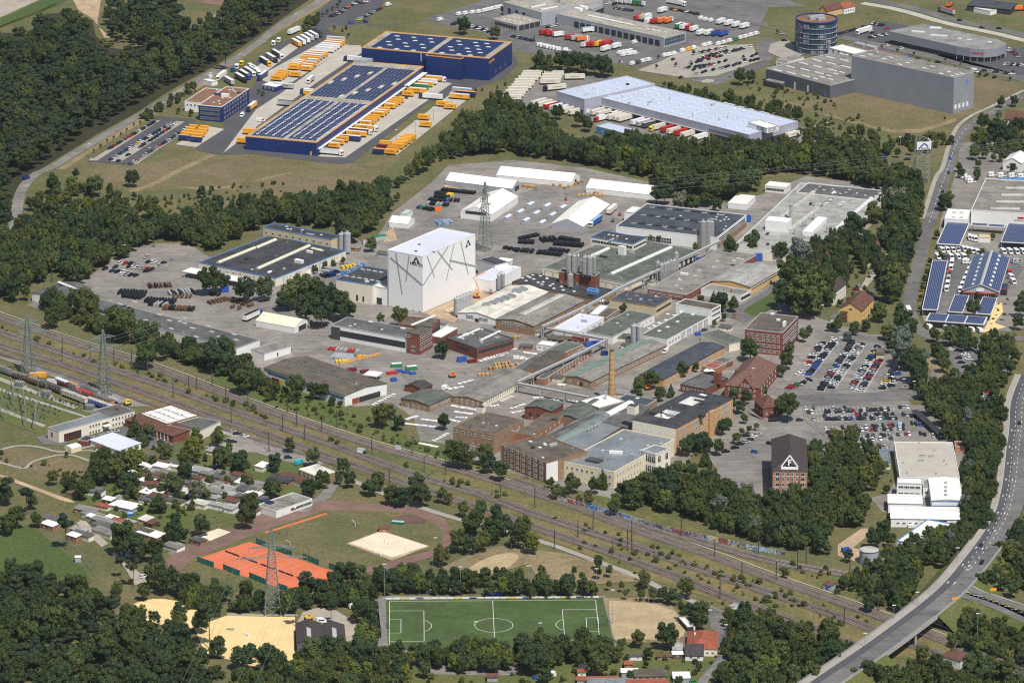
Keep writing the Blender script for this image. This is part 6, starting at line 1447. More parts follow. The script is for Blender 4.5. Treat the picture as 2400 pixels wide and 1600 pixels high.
pipe_bridge('long elevated pipe bridge crossing the factory from silos to the street','6:1910,640 965,1085 700,1230 280,1425',8.0)
pipe_bridge('elevated pipe bridge turning past the white shed to the slab yard','6:285,1435 870,1545 10:600,115 50,365',6.0)
pipe_bridge('short elevated pipe bridge towards the chimney','10:55,378 700,505',6.0,1.8)
for b in BLDS:
 if b.kind=='flat' and b.z0==0 and b.L*b.W>350 and-350<b.c.y<560 and b.root.name[:4]not in('ware','tran','towe'):clutter(b,min(9,2+int(b.L*b.W/260)))
b=Bld('corner_office','tall red brick office with brown roof and white triangle sign','11:45,1190 362,1192 345,900',15.2,'bH','bA','hip',6.0,cat='building')
for k,z in en((1.8,4.8,7.8,10.8,13.5)):
 b.winr(0,4,(z,),1.2,1.9,'aA',u=(.24,.76));b.winr(0,1,(z,),2.0,1.9,'aA',u=(.05,.23));b.winr(0,1,(z,),2.0,1.9,'aA',u=(.78,.96));b.winr(1,8,(z,),1.2,1.8)
for z in(3.3,6.3,9.3,12.3,14.9):b.pnm(0,-b.L/2,b.L/2,z-.12,z+.12,'beige','string_course',.14)
for s_ in(-1,1):b.pnm(0,s_*b.L*.28-.25,s_*b.L*.28+.25,0,15.0,'aR','pilaster',.3)
mb=MB()
def stroke(mb,a,c,w_,y=0,th=.2):
 a,c=Vc(a),Vc(c);d=(c-a).normalized();n_=Vc((-d.y,d.x))*w_;q=[a-n_,c-n_,c+n_,a+n_]
 mb.quad([(p.x,y-th,p.y)for p in q]);mb.quad([(p.x,y+th,p.y)for p in q[::-1]])
 for i in rg(4):mb.quad([(q[i].x,y-th,q[i].y),(q[i].x,y+th,q[i].y),(q[(i+1)%4].x,y+th,q[(i+1)%4].y),(q[(i+1)%4].x,y-th,q[(i+1)%4].y)])
for a,c,w_ in(((-4.3,1.6),(0,7.6),.32),((0,7.6),(4.3,1.6),.32),((-4.4,.9),(4.4,.9),.7),((-.5,2.3),(-.5,5.4),.35),((-.5,5.1),(1.0,5.1),.3),((-.5,3.9),(.7,3.9),.28)):stroke(mb,a,c,w_)
sg=mb.obj('roof_sign',M['white'],b.root,(-.3,-b.W/2+.8,b.h+.4));sg.rotation_euler=(-.12,0,0)
b=Bld('rear_annex','low grey annex beside the red brick corner office','11:365,1425 440,1432 455,1380',3.5,'bH','aK')
b=Bld('brick_office','four-storey dark red brick office block with flat grey-brown roof','6:2228,1362 7:135,1487 278,1338','11:130,135','aD','aM',trim='aB')
for z in(2.0,5.2,8.4,11.0):b.winr(0,9,(z,),1.5,1.6,'aA')
for z in(3.4,6.6,9.8):b.band(1,.04,.92,z,z+1.5,8,'aA','glass_blue')
b.box('7:150,1425',1.2,3.6,2.6,'white','roof_sign');b.box('7:40,1320 95,1375',2,1.6,.8,'white')
b=Bld('villa','red brick villa with big tiled hip roof and pointed gable','10:1975,375 2270,430 11:90,215',7.0,'aD','tile_villa','hip',7.5);VL=b
b.winr(0,6,(2.2,5.2),1.1,1.5);b.winr(1,6,(2.2,5.2),1.1,1.5)
mb=MB();w_,d_=4.2,6;mb.quad([(-w_,-.4,0),(w_,-.4,0),(w_,-.4,7.2),(0,-.4,12.2),(-w_,-.4,7.2)]);mb.quad([(-w_,-.4,0),(-w_,d_,0),(-w_,d_,7.2),(-w_,-.4,7.2)][::-1]);mb.quad([(w_,-.4,0),(w_,d_,0),(w_,d_,7.2),(w_,-.4,7.2)]);mb.obj('gable_wall',M['aD'],b.root,(b.L*.12,-b.W/2-1.2,0))
mb=MB();e=.5
for s_ in(-1,1):
 q=[(s_*(w_+e),-.8,7.2-e*1.2),(0,-.8,12.45),(0,d_+4,12.45),(s_*(w_+e),d_+2,7.2-e*1.2)];mb.quad(q if s_>0 else q[::-1])
mb.obj('gable_roof',M['tile_villa'],b.root,(b.L*.12,-b.W/2-1.2,0))
me_=window_mesh(1.1,1.5,'aA','glass',1)
for z,n in((2.2,4),(5.4,4),(8.4,3)):
 for i in rg(n):inst(me_,'window',b.root,(b.L*.12+(i-(n-1)/2)*1.8,-b.W/2-1.62,z))
b.box('10:2065,325 2230,345',1.6,2.4,1.8,'tile_villa','dormer',z=b.h+2.2)
b=Bld('gate_house','small red brick house with steep dark hip roof beside the gate','10:2228,548 2305,612 11:100,575','10:2305,705','aD','aN','hip',5.0);b.winr(0,2,(2.4,),1.2,1.4);b.winr(1,3,(2.4,),1.2,1.4)
b=Bld('kitchen_range','low dark-roofed brick range with chimney in front of the villa','10:1530,402 1780,440 1985,335',4.2,'aD','aL',trim='aH');b.box('10:1890,385',3.4,3.4,6.5,'aD','chimney');b.winr(0,6,(2.2,),1.2,1.3)
b=Bld('terrace_annex','orange-roofed terrace annex behind the low brick range','10:1725,235 1860,250 2005,185',3.6,'aR','bD',depth=12)
b=Bld('side_annex','dark flat annex between terrace and villa','10:1760,200 1900,215 2060,160',3.4,'aD','aL',depth=12)
for i,(x_,y_)in en(((1790,265),(1835,262),(1720,325),(1800,250))):
 g=G(pp(f'10:{x_},{y_}')[0],2.5);o=empty('parasol',(g.x,g.y,0));tag(o,f'cream square parasol, {ORD[i]} on the villa terrace counted from left','parasol','parasols on the villa terrace')
 mb=MB()
 for k in rg(4):a0,a1=k*1.5708+.785,(k+1)*1.5708+.785;mb.quad([(2.4*cos(a0),2.4*sin(a0),2.3),(2.4*cos(a1),2.4*sin(a1),2.3),(0,0,3.1)])
 mb.obj('canopy',M['tent'],o);mb=MB();mb.cyl((0,0),.05,0,2.4,6);mb.obj('pole',M['wood'],o)
b=Bld('yellow_house','orange-yellow house with brown roof and dark balconies','7:690,1230 862,1287 970,1172','7:862,1400','yellow_wall','aN','gable',4.2,'y');b.winr(1,5,(1.8,4.8),1.1,1.5);b.winr(0,1,(7.6,),2.2,1.4)
for z in(.6,2.8,5.2):b.pnm(0,-b.L/2+.8,-b.L/2+5,z,z+1.0,'aQ','balcony',1.2)
b=Bld('cream_house','cream house with grey-brown roof behind the big poplar','7:505,1080 600,1122 718,1032','7:600,1240','aF','bA','gable',3.6,'y');b.winr(1,6,(1.8,4.6),1.1,1.5)
b=Bld('brown_roof_house','house under a reddish brown roof hidden among tall trees','7:420,868 505,890 592,810',5.0,'white','aN','gable',4.5,'y');b.winr(1,4,(2.2,),1,1.3)
b=Bld('small_white_house','small white house with bright brown roof in the garden trees','7:880,690 945,735 990,692',3.6,'white','aN','gable',3.6,'y');b.winr(0,2,(1.8,),1,1.2)
b=Bld('small_yellow_house','small yellow house with tall gable behind the small white house','7:952,640 1020,658 1050,620',4.4,'cream','aN','gable',3.4,'y',depth=9);b.winr(0,2,(2,4.6),.9,1.1)
b=Bld('hidden_house','red-roofed house half hidden in trees beside the street','7:1105,470 1150,478 1175,440',4.2,'aF','bD','gable',3,'y');b.winr(0,2,(2,),1,1.2)
b=Bld('garage_row','row of garages with reddish roof beside the lane','7:910,845 1048,862 1058,846',3.0,'cream','aN',depth=7,trim='aN');b.doors(0,5,2.4,2.1,'aV',(.35,.98),'garage_door')
def carport(label,r3,h,panels=1,name='solar_carport',tilt=0):
 b=Bld(name,label,r3,h,'aA','aA',trim='aA',z0=h-.45,cat='carport',group='solar carports at the motorhome dealer')
 for i in rg(panels):
  lx=b.L*.98/panels;mb=MB();a,c=lx/2-.35,b.W/2-.55;z=h+.24
  mb.quad([(-a,-c,z),(a,-c,z),(a,c,z),(-a,c,z)],0,[(0,0),(2*a,0),(2*a,2*c),(0,2*c)])
  for p,q in(((-a,-c),(a,-c)),((a,-c),(a,c)),((a,c),(-a,c)),((-a,c),(-a,-c))):mb.quad([(*p,z-.3),(*q,z-.3),(*q,z),(*p,z)])
  mb.obj('solar_array',M['solar'],b.root,(-b.L/2+b.L*.01+lx*(i+.5),0,0))
 nx,ny=max(2,int(b.L/8)),max(2,int(b.W/12))
 for i in rg(nx):
  for j in rg(ny):mb=MB();mb.cyl((0,0),.14,0,h-.4,8);mb.obj('post',M['aB'],b.root,(-b.L/2+.5+(b.L-1)*i/(nx-1),-b.W/2+.5+(b.W-1)*j/(ny-1),0))
 return b
carport('wide solar carport beside the street and the white annex','7:1550,675 1765,682 1850,485',4.6)
carport('solar carport at the right picture edge above the parked motorhomes','7:2138,652 2400,668 2465,500',4.6)
carport('narrow solar carport strip below the big white hall','7:1862,500 2172,522 2182,500',4.6,2)
carport('long narrow solar carport running along the street hedge','7:1415,1275 1560,1278 1650,832',4.4)
carport('small solar carport left of the two beside the sandy garden','7:1655,1292 1790,1302 1848,1150',4.4)
carport('small solar carport next to the palm garden','7:1915,1307 2050,1319 2108,1170',4.4)
carport('wide three-panel solar carport nearest the roundabout street','7:1450,1375 1985,1412 2015,1345',4.8,3)
b=Bld('camper_showroom','gabled showroom covered in solar panels among the motorhomes','7:1795,1078 2120,1112 2215,800',5.6,'aJ','aB','gable',4.0,'y',over=.6)
for s_ in(-1,1):
 k=b.rise/(b.L/2);mb=MB();a0,a1,c=.9,b.L/2+.2,b.W/2-.4;za,zb=b.h+b.rise-k*a0+.22,b.h+b.rise-k*a1+.22;l=a1-a0
 q=[(s_*a0,-c,za),(s_*a1,-c,zb),(s_*a1,c,zb),(s_*a0,c,za)];uvq=[(0,0),(l,0),(l,2*c),(0,2*c)]
 mb.quad(q if s_>0 else q[::-1],0,uvq if s_>0 else uvq[::-1]);mb.obj('solar_array',M['solar'],b.root)
 for i in rg(8):b.sky('',1.6,2.6,.6,fn=(s_*(b.L*.24),-b.W/2+b.W*(i+.6)/8.2))
b.pnm(0,-b.L/2,b.L/2,3.9,4.5,'Pr','red_band',.5);b.band(0,.02,.3,.3,3.6,6,'aA');b.band(0,.62,.98,.3,3.6,7,'aA');b.pnm(0,-4.5,2,0,3.6,'aE','entrance');b.pnm(0,-2.6,1.8,5.2,7.0,'white','sign_board',.3)
b=Bld('side_pavilion','small glass pavilion with solar roof beside the camper showroom','7:2118,1080 2195,1090 2210,1040',3.8,'glass','bJ',trim='Pr' if False else 'aD')
b=Bld('furniture_hall','big white hall with grey roof and long cream rooflights','7:1845,408 2520,402 2640,110',8.5,'white','aK',trim='aA')
for(xa,ya,xb,yb)in((2040,351,2315,353),(2090,288,2360,290),(2140,226,2400,228),(2180,162,2440,164)):b.strip(f'7:{xa},{ya} {xb},{yb}',3.2,.6,'aP',1)
b.panel(0,'7:2292,425 2350,445','Pr','sign_board');b.panel(0,'7:2265,448 2350,466','aB','sign_board')
b=Bld('hall_annex','white flat annex with four small rooflights beside the street','7:1620,445 1832,452 1862,362',6.4,'white','aC',trim='aA');b.sky('7:1710,388 1780,390 1705,432 1775,434',2.2,1.6,.7,m='aB')
b=Bld('blue_roof_hall','bright blue flat roof at the far right edge','7:2140,112 2400,100 2430,60',6,'white','aI',trim='aI')
b=Bld('white_villa','white gabled building at the right edge behind trees','3:2195,1450 2330,1500 2440,1400',6,'white','aC','gable',3,'y',depth=18);b.winr(0,2,(2.6,),2,2)
b=Bld('roadside_barn','brown-roofed house between conifers at the right edge','3:2190,1075 2352,1110 2420,1060',5,'white','aN','gable',4,'x',depth=14)
b=Bld('white_kiosk','white flat roof among street trees on the right','3:1880,1300 1950,1318 1960,1298',3.6,'white','aC',depth=5)
b=Bld('cold_store','large cream-roofed white hall beside the lower car park','11:1210,1240 1760,1252 1695,925',6.4,'white','concrete',trim='aA');b.sky('11:1420,1057 1500,1060 1405,1100',3,2.2,.8,m='aX');b.vent('11:1545,1220 1280,1210 1620,1100 1640,1135 1390,940 1530,1005 1575,1255 1245,1120',.35,1.2);b.winr(0,4,(4,),2,1.4,u=(.02,.38))
b=Bld('blue_edged_hall','white-roofed hall with bright blue fascia','11:1505,1448 1785,1460 1752,1258',7.0,'white','aC','gable',.8,'y');b.pnm(0,-b.L/2,b.L/2,6.2,6.8,'aI','fascia',.1);b.pnm(0,-b.L/2,b.L/2,3.8,4.2,'aI','fascia',.1);b.vent('11:1635,1300 1635,1342 1635,1375 1635,1412',.6,.7);b.doors(0,2,3.4,3,'aV',(.15,.8))
b=Bld('admin_block','two-storey white office with window rows left of the blue-edged hall','11:1185,1300 1415,1308 1425,1258',8.0,'white','aC');b.winr(0,4,(6.0,2.4),2.6,1.4,'aA','glass',2)
b=Bld('link_corridor','white link building between cream-roofed and blue-edged halls','11:1425,1330 1490,1335 1495,1270',6,'white','aK');b.winr(0,1,(3,),1.6,1.4)
b=Bld('white_workshop','white ribbed hall in front of the two-storey office','11:1105,1480 1415,1487 1412,1405',5.4,'bF','aC','gable',.8,'x');b.winr(0,5,(2.6,),1.2,1)
b=Bld('front_hall','long white hall with small windows and a porch','15:1130,52 1760,64 1785,-45',4.8,'white','aC','gable',.8,'x');b.winr(0,5,(2.2,),1.6,1.0,u=(.06,.5));b.panel(0,'15:1285,105 1335,135','white','porch',1.5);b.winr(0,2,(3.6,),2.2,1.2,'aA',u=(.7,.82))
b=Bld('angled_hall','white hall set at an angle with blue edges near the road','15:1190,255 1420,305 1702,108',6.0,'white','aC',trim='aI');b.pnm(0,-b.L/2,b.L/2,2.6,3.1,'aI','fascia',.1);b.winr(0,3,(4.4,),1.2,1);b.vent('15:1510,160 1460,200 1400,225',.5,.6)
b=Bld('steel_shed','blue-grey corrugated shed with light green tree in front','11:985,1098 1125,1104 1110,1000',4.2,'white','aX',trim='aI');b.pnm(0,-b.L/2,b.L/2,3.2,4.0,'aI','fascia',.06)
b=Bld('red_roof_store','small red-roofed store behind the cream-roofed hall','11:1720,962 1812,965 1805,912',3.4,'bH','bD',depth=9)
b=Bld('white_hut','small white hut right of the cream-roofed hall','11:1800,1065 1850,1070 1855,1045',3.0,'white','aC');b.winr(0,1,(1.6,),.8,.8)
for i,(x_,y_)in en(((1860,1190),(1852,1240),(1850,1290),(1848,1325))):vehicle('shipping_container',f'11:{x_},{y_}',.1,'wc' if i<3 else 'sg',f'{"white" if i < 3 else "grey"} container, {ORD[i]} from top beside the cream-roofed hall','containers beside the cream-roofed hall')
tk=empty('storage_tank',G(pp('15:928,462')[0]));tag(tk,'round grey storage tank with white roof near the railway','tank')
mb=MB();mb.cyl((0,0),4.85,0,7.0,40,cap=False);mb.obj('shell',M['aJ'],tk);mb=MB();mb.cyl((0,0),4.95,6.6,7.0,40,cap=False);mb.obj('rim',M['aH'],tk);mb=MB();mb.cyl((0,0),4.8,6.9,6.95,40);mb.obj('roof',M['aP'],tk)
b=Bld('valve_house','flat grey annex beside the round tank','15:985,455 1100,480 1140,440',3.2,'aJ','aY',depth=8)
b=Bld('signal_house','white house with brown hip roof beneath the road bridge','15:1590,1312 1770,1362 1792,1290','15:1765,1445','white','aN','hip',2.0,depth=10);b.winr(0,2,(2.6,),1,1.2)
b=Bld('lineside_hut','small graffiti-marked hut with brown roof between the tracks','15:505,655 580,672 632,650',3.0,'aJ','aN','hip',1.0,depth=5);b.pnm(0,-1,1,.4,2.0,'Pb','graffiti',.03);b.pnm(1,-1.5,1.5,.4,1.8,'Pl','graffiti',.03)
b=Bld('railway_office','pale two-storey railway office with red-framed window grid','8:425,792 540,828 1010,697','8:540,935','aF','aX',trim='aB')
b.bandpx(1,'8:590,925 745,808',8,fr='aD',rows=4);b.win(1,'8:830,780 910,760',4,1.3,1.7);b.win(1,'8:830,840 910,815',4,1.3,1.7);b.bandpx(1,'8:940,785 995,735',3,fr='aD',rows=3);b.panel(0,'8:470,830 485,880','aD','window');b.pnm(1,b.W*.34,b.W*.46,3,3.3,'white','porch_roof',3)
b=Bld('railway_office_wing','darker-roofed rear wing of the pale railway office','8:885,655 1010,700 1238,640',6.4,'aF','aL',trim='aB',width=16);b.winr(1,7,(1.8,4.8),1.2,1.7);b.box('8:1080,630',1.6,1.6,1.4,'aD','chimney')
b=Bld('garage_wing','low garage wing with dark red roof and open bays','8:1150,715 1588,870 1682,832',4.2,'aD','aN','shed',1.0,depth=14);b.doors(0,9,3.2,3.2,'door_red',(.3,.98),'garage_door')
for i in rg(9):b.pnm(0,-b.L/2+b.L*(.3+.075*i)-.3,-b.L/2+b.L*(.3+.075*i)+.3,0,4,'white','column',.3)
b=Bld('rooflight_hall','cream-roofed hall with a grid of white rooflights','8:1275,660 1535,760 1660,712',5.6,'aF','aP',trim='aD',depth=22);b.skygrid(5,3,6.2,4.6,(.08,.88),(.1,.95),hz=.5,m='white')
b=Bld('dark_store','dark flat-roofed store behind the garages','8:1530,765 1822,828 1905,790',5.0,'aF','aL',depth=20)
b=Bld('pale_shed','pale blue-roofed shed in front of the railway office','8:830,902 1090,1000 1230,958',3.2,'white','aU','shed',.6,depth=15)
b=Bld('red_hut','small hut with red-brown roof in the railway garden','8:880,965 945,972 958,948',2.4,'cream','aN','gable',.9,'x')
b=Bld('yellow_shelter','yellow-walled shelter with white roof by the railway office','8:655,985 748,960 780,935',2.6,'cream','aC','arch',.8,'x',depth=6)
b=Bld('tunnel_store','dark flat store beside the railway office garden','8:735,890 800,915 880,870',3.0,'aD','bitumen',depth=8)
b=Bld('clubhouse','flat clubhouse with grey gravel roof and solar panels by the track','9:40,1490 185,1560 498,1450',3.8,'white','aK',trim='aA',depth=26);b.winr(1,10,(2,),1.6,1.8,'aA',u=(.4,.98))
for i in rg(5):b.box(f'9:{68 + i * 18},{1468 + i * 5}',1.4,3.2,.9,'bJ','solar_panel')
for i,(x_,y_)in en(((215,1540),(325,1505))):
 g=G(pp(f'9:{x_},{y_}')[0],2.8);o=empty('awning',(g.x,g.y,0),-.4);tag(o,f'pale green awning, {("left", "right")[i]} one in front of the clubhouse','awning','clubhouse awnings');mb=MB();mb.quad([(-3,-2,2.4),(3,-2,2.4),(3,2,3.1),(-3,2,3.1)]);mb.quad([(-3,-2,2.34),(3,-2,2.34),(3,2,3.04),(-3,2,3.04)][::-1]);mb.obj('fabric',M['tent_cream'],o)
 mb=MB();[mb.beam((x,-1.9,0),(x,-1.9,2.4),.05)for x in(-2.9,2.9)];mb.obj('posts',M['aB'],o)
for i,(x_,y_)in en(((262,1545),(356,1525))):
 g=G(pp(f'9:{x_},{y_ + 30}')[0]);o=empty('closed_parasol',(g.x,g.y,0));tag(o,f'folded orange parasol, {("left", "right")[i]} one on the clubhouse terrace','parasol','folded parasols');mb=MB();mb.cyl((0,0),.45,.8,3.0,8,r2=.08);mb.obj('canopy',M['Po'],o);mb=MB();mb.cyl((0,0),.05,0,.8,6);mb.obj('pole',M['aB'],o)
SHEDS='''8:1440,1110,16,4,aQ,brown 8:1620,1130,18,6,aL,grey 8:1530,1130,5,3,aU,pale 8:1255,1195,7,6,aP,cream 8:1400,1210,13,6,aM,brown 8:1240,1265,5,4,roof_teal,teal 8:1325,1270,5,4,aC,white 8:1395,1255,7,4,aC,white
8:1950,1210,13,7,aK,grey 8:2060,1250,14,6,aL,grey 8:1940,1300,13,6,aK,pale 8:2110,1250,11,6,aY,pale 8:2140,1400,26,5,aL,grey 8:2290,1340,14,6,aK,grey 8:1840,1480,10,6,aP,cream 8:1400,1385,12,8,aC,white 8:1390,1440,12,7,aL,grey
8:1150,1500,15,9,aC,white 8:1000,1450,6,4,aC,white 8:940,1500,9,4,bD,orange 8:1100,1440,6,5,aK,grey 8:860,1365,12,6,aL,grey 8:680,1380,8,4,aM,brown 8:800,1545,14,5,aK,grey 8:1350,1050,8,6,aL,grey 8:1980,1000,9,6,aY,pale
8:1710,1370,10,5,aP,cream 8:2330,1400,9,6,aC,white 9:20,1310,12,6,aK,grey 9:225,1265,14,7,bitumen,black 9:60,1140,8,5,aC,white 9:30,1430,9,5,aL,grey
12:870,20,16,5,aK,grey 12:900,50,15,3,aC,white 12:980,90,20,4,aK,grey 12:1080,80,8,3,bD,orange 12:1030,50,7,3,aC,white 12:1000,130,20,5,aL,grey 12:960,175,14,5,aK,grey 12:1190,85,7,4,aY,pale 12:470,60,9,5,aL,grey 12:460,110,9,5,aC,white 12:730,160,10,4,aY,pale 12:760,200,13,4,aL,grey 12:680,215,7,4,aC,white
12:1340,60,6,6,aP,cream 12:1390,85,6,5,aN,brown 12:1390,195,15,7,aC,white 12:1330,170,10,4,aM,brown 12:1600,300,10,6,aK,grey 12:1820,250,8,5,aL,grey 12:1190,350,8,6,aM,brown
14:640,1460,4,3,bD,orange 14:655,1420,4,4,bitumen,black 14:1070,1390,4,3,bD,red 14:1120,1310,8,3,aM,brown 14:1520,1290,5,4,white,white 14:1520,1235,5,8,aY,pale 14:1400,1310,7,3,aQ,brown 14:785,1525,20,4,bD,orange 14:900,1555,22,5,aX,blue-grey 14:1270,1480,16,7,aM,brown 14:1080,1460,8,4,aC,white 14:1555,1500,8,7,aC,white 14:1240,1560,20,4,bD,orange
13:760,1540,9,4,aK,grey 13:900,1540,16,4,aK,grey 13:1240,1520,13,5,aL,grey 13:1330,1525,6,4,aC,white 13:2170,1500,5,4,aN,brown 13:900,960,3,3,aD,red 13:1175,140,5,3,aQ,brown
6:800,1195,8,3,aC,white 6:960,1330,6,4,aL,grey 6:1030,1525,9,6,aT,dark 6:1245,1005,9,4,aY,pale 6:590,1250,9,3,aK,grey 6:235,1470,6,4,aK,grey 6:1965,1430,7,4,aL,grey 6:430,1540,12,6,aM,brown 6:620,1545,10,5,aD,red 6:1600,760,8,4,aY,pale 5:900,700,8,4,aK,grey 5:1180,760,9,4,aL,grey 5:2290,820,8,5,aC,white 5:1700,1400,8,4,aK,grey 10:130,35,7,4,aL,grey 10:560,70,9,4,aK,grey 10:1080,30,9,5,aM,brown 10:420,330,6,4,aL,grey 10:1010,470,8,5,aK,grey 10:560,640,9,5,aM,brown'''
SH={}
for j in rg(6):
 for i in rg(6):SHEDS+=f' 8:{1330 + i * 175 + j * 22 + random.randint(-22, 22)},{1120 + j * 62 + i * 22 + random.randint(-9, 9)},{random.randint(6, 13)},{random.randint(4, 6)},'+random.choice(('aK,grey','aL,grey','aY,pale','aC,white','aN,brown'))
for tok in SHEDS.split():
 k,r=tok.split(':');x_,y_,lx,ly,rm,cl=r.split(',');lx,ly=float(lx)*.95,float(ly)*.95;k=int(k)
 zone={8:'in the garden colony below the railway office',9:'in the garden colony beside the clubhouse',12:'in the garden colony above the meadow',13:'at the sports ground gardens',14:'in the gardens below the football pitch',6:'among the factory halls',5:'around the white tower',10:'between the old mill buildings'}[k]
 SH.setdefault((cl,zone),[]).append((k,float(x_),float(y_),lx,ly,rm))
for(cl,zone),L_ in SH.items():
 L_.sort(key=lambda t:t[1])
 for i,(k,x_,y_,lx,ly,rm)in en(L_):
  rz={8:-.55,9:-.5,12:-.72,13:.02,14:.03}.get(k,GHALL.rz)+(random.choice((0,1.571))if k in(8,9)and lx<8 else 0)+(1.2 if k in(8,12)and lx>9 else 0)*0
  g=G(pp(f'{k}:{x_},{y_}')[0],2.3);wd='yard' if k in(5,6,10)else 'garden';o=empty(wd+'_shed',(g.x,g.y,0),rz);tag(o,f'{cl}-roofed {wd} hut, {ORD[i % 39]} from left {zone}' if len(L_)>1 else f'{cl}-roofed {wd} hut {zone}','hut',wd+' huts')
  h=rnd_u(2.2,2.8);r2=rnd_u(.1,.8);mb=MB();a,c=lx/2,ly/2
  mb.box(-a,a,-c,c,0,h,0);mb.obj('wall',M[random.choice(('white','aF','aQ','aR','cream','aJ'))],o)
  mb=MB();e=.35;u=[(-a-e,-c-e,h+.02),(a+e,-c-e,h+.02),(a+e,c+e,h+r2),(-a-e,c+e,h+r2)]
  Bld._slab(None,mb,*u);mb.obj('roof',M[rm],o)
  me_=window_mesh(.9,.9,'aA','glass',1);n=max(1,int(lx/3))
  for j in rg(n):inst(me_,'window',o,(-a+lx*(j+.5)/n,-c,1.4))
b=Bld('red_roof_shed','long shed with dark red roof in the garden colony','9:215,1215 440,1300 470,1275',2.8,'white','cinder' if False else 'aN','shed',.6,depth=5)
b=Bld('white_roof_lodge','white-roofed lodge beside the turquoise van','9:392,1172 560,1240 690,1195',3.6,'aG','aP',trim='aA',depth=12);b.winr(0,4,(1.8,),1.4,1.4)
b=Bld('riding_hall','dark grey double-gabled riding hall beside the yellow sand arena','13:375,1195 598,1198 590,1012',5.0,'bI','bA','gable',2.2,'y',over=.2);b.sky('13:485,1110',2.2,14,.3,m='aB')
b=Bld('riding_hall','right half of the dark riding hall with pale rooflight','13:602,1198 825,1200 808,1028',5.0,'bI','bA','gable',2.0,'y',over=.2);b.sky('13:720,1105',2.2,12,.3,m='aB')
b=Bld('sports_house','house with bright red hip roof beside the lane','14:1610,1242 1885,1256 1892,1098',3.8,'aF','bD','hip',3.6);b.winr(0,5,(1.8,),1.2,1.3);b.box('14:1680,1160 1675,1105',.8,.8,1.6,'white','chimney',z=5)
b=Bld('dark_roof_house','white house with dark grey roof in front of the red roof','14:1592,1308 1757,1312 1757,1210','14:1757,1365','white','bA','gable',3.0,'x');b.winr(0,2,(2.0,),1.4,1.6,'aA',u=(.1,.95))
b=Bld('team_shelter','long white-roofed spectator shelter at the sand pitch','14:1535,965 1610,1048 1660,1042',2.8,'aE','aC',trim='aA')
b=Bld('transformer_kiosk','white transformer kiosk beside the tracks and turning area','14:1995,858 2040,868 2082,845',3.0,'white','aY',depth=5);b.pnm(1,-1,1,.2,2.2,'Pl','graffiti',.03)
b=Bld('parking_kiosk','small beige kiosk with dark roof in the upper car park','11:995,115 1065,118 1072,75',3.2,'beige','aM','shed',.8)
b=Bld('festival_tent','small white open tent on the racecourse meadow','0:1980,130 2022,148 2075,120',3.2,'tent','tent','gable',2.2,'y',depth=12)
HUTS='6:168,318 320,332 465,347 74,387 222,400 370,415 128,465 276,485 -40,435'
for i,p in en(pp(HUTS)):
 g=G(p,1.4);o=empty('storage_hut',(g.x,g.y,0),hdg('6:125,345 218,285'));tag(o,f'silver corrugated storage hut, {ORD[i]} in reading order of the hut grid','hut','grid of silver storage huts in the yard');mb=MB()
 mb.box(-3.8,3.8,-1.6,1.6,0,2.7);mb.obj('wall',M['aJ'],o);mb=MB()
 for s_ in(-1,1):q=[(-3.9,s_*1.75,2.55),(3.9,s_*1.75,2.55),(3.9,0,3.1),(-3.9,0,3.1)];mb.quad(q if s_<0 else q[::-1])
 mb.obj('roof',M['aU'],o)
# ================================================================== VEHICLES
H1=LH.rz;H2=hdg('1:60,530 180,600');HE=FH.rz+pi/2;HX=hdg('2:485,712 668,708')
GY='yellow swap bodies and trailers of the blue logistics centre'
def V(kind,p,h,cols,label,group=None,**kw):return vehicle(kind,p,h,cols,label,group,**kw)
D=dict(text='DACHSER')
V('articulated_truck','1:690,1400',H1,'wsw','white road train parked at the near corner of the blue hall',GY)
vrow('swap_body','the trio nearest the blue hall corner','1:712,1340 800,1285','aw ac aa',H1,GY,'near',**D)
V('semi_trailer','1:872,1275',H1,'nw','navy semi-trailer docked among yellow ones at the blue hall',GY)
V('semi_trailer','1:925,1235',H1,'aw','amber semi-trailer docked next to the navy trailer',GY,**D)
V('articulated_truck','1:960,1212',H1,'mww','white truck with dark red trailer side docked at the blue hall',GY)
V('articulated_truck','1:1010,1180',H1,'aww','white truck with amber trailer docked at the blue hall',GY,**D)
vrow('swap_body','the middle dock row of the blue hall','1:1010,1140 1085,1085','aw aa aa aa',H1,GY,'near',**D)
vrow('swap_body','the farther dock row of the blue hall','1:1125,1055 1310,925','aw aw aa - aw aa aa aa',H1,GY,'near',**D)
V('swap_body','1:1398,868',H1,'aa','amber swap body beside the forklift stand at the dock',GY,**D)
V('semi_trailer','1:1478,838',H1,'aw','amber semi-trailer standing just above the forklift stand',GY,**D)
vrow('semi_trailer','the docked rank below the long white truck','1:1500,800 1570,755','ew aw ww',H1,GY,'near',**D)
V('articulated_truck','1:1640,728',H1,'aww','long white and amber truck parked against the tall blue warehouse',GY)
V('articulated_truck','1:1605,892',H1+pi,'wwn','white articulated truck with navy cab crossing the yard',GY)
vrow('semi_trailer','the far right logistics yard pair','1:1875,893 1925,868','aw na',H1,GY,'near',**D);V('semi_trailer','1:1893,838',H1,'sw','grey container trailer at the far right of the logistics yard',GY)
for i,p in en(('1710,960','1785,985','1543,1083','1558,1148')):V('swap_body','1:'+p,H1,'aa',f'lone amber swap body, {ORD[i]} from top on the concrete strip',GY,**D)
vrow('swap_body','the tight diagonal yard row','1:1320,1335 1420,1262','aa aa aa aa aa aa aa',H1,GY,'near',**D)
vrow('swap_body','the front row at the yard edge','1:1232,1400 1300,1350','aa ao aa',H1,GY,'near',**D);vrow('swap_body','the navy-fronted stack at the yard edge','1:1125,1395 1195,1325','na mm aa',H1,GY,'near')
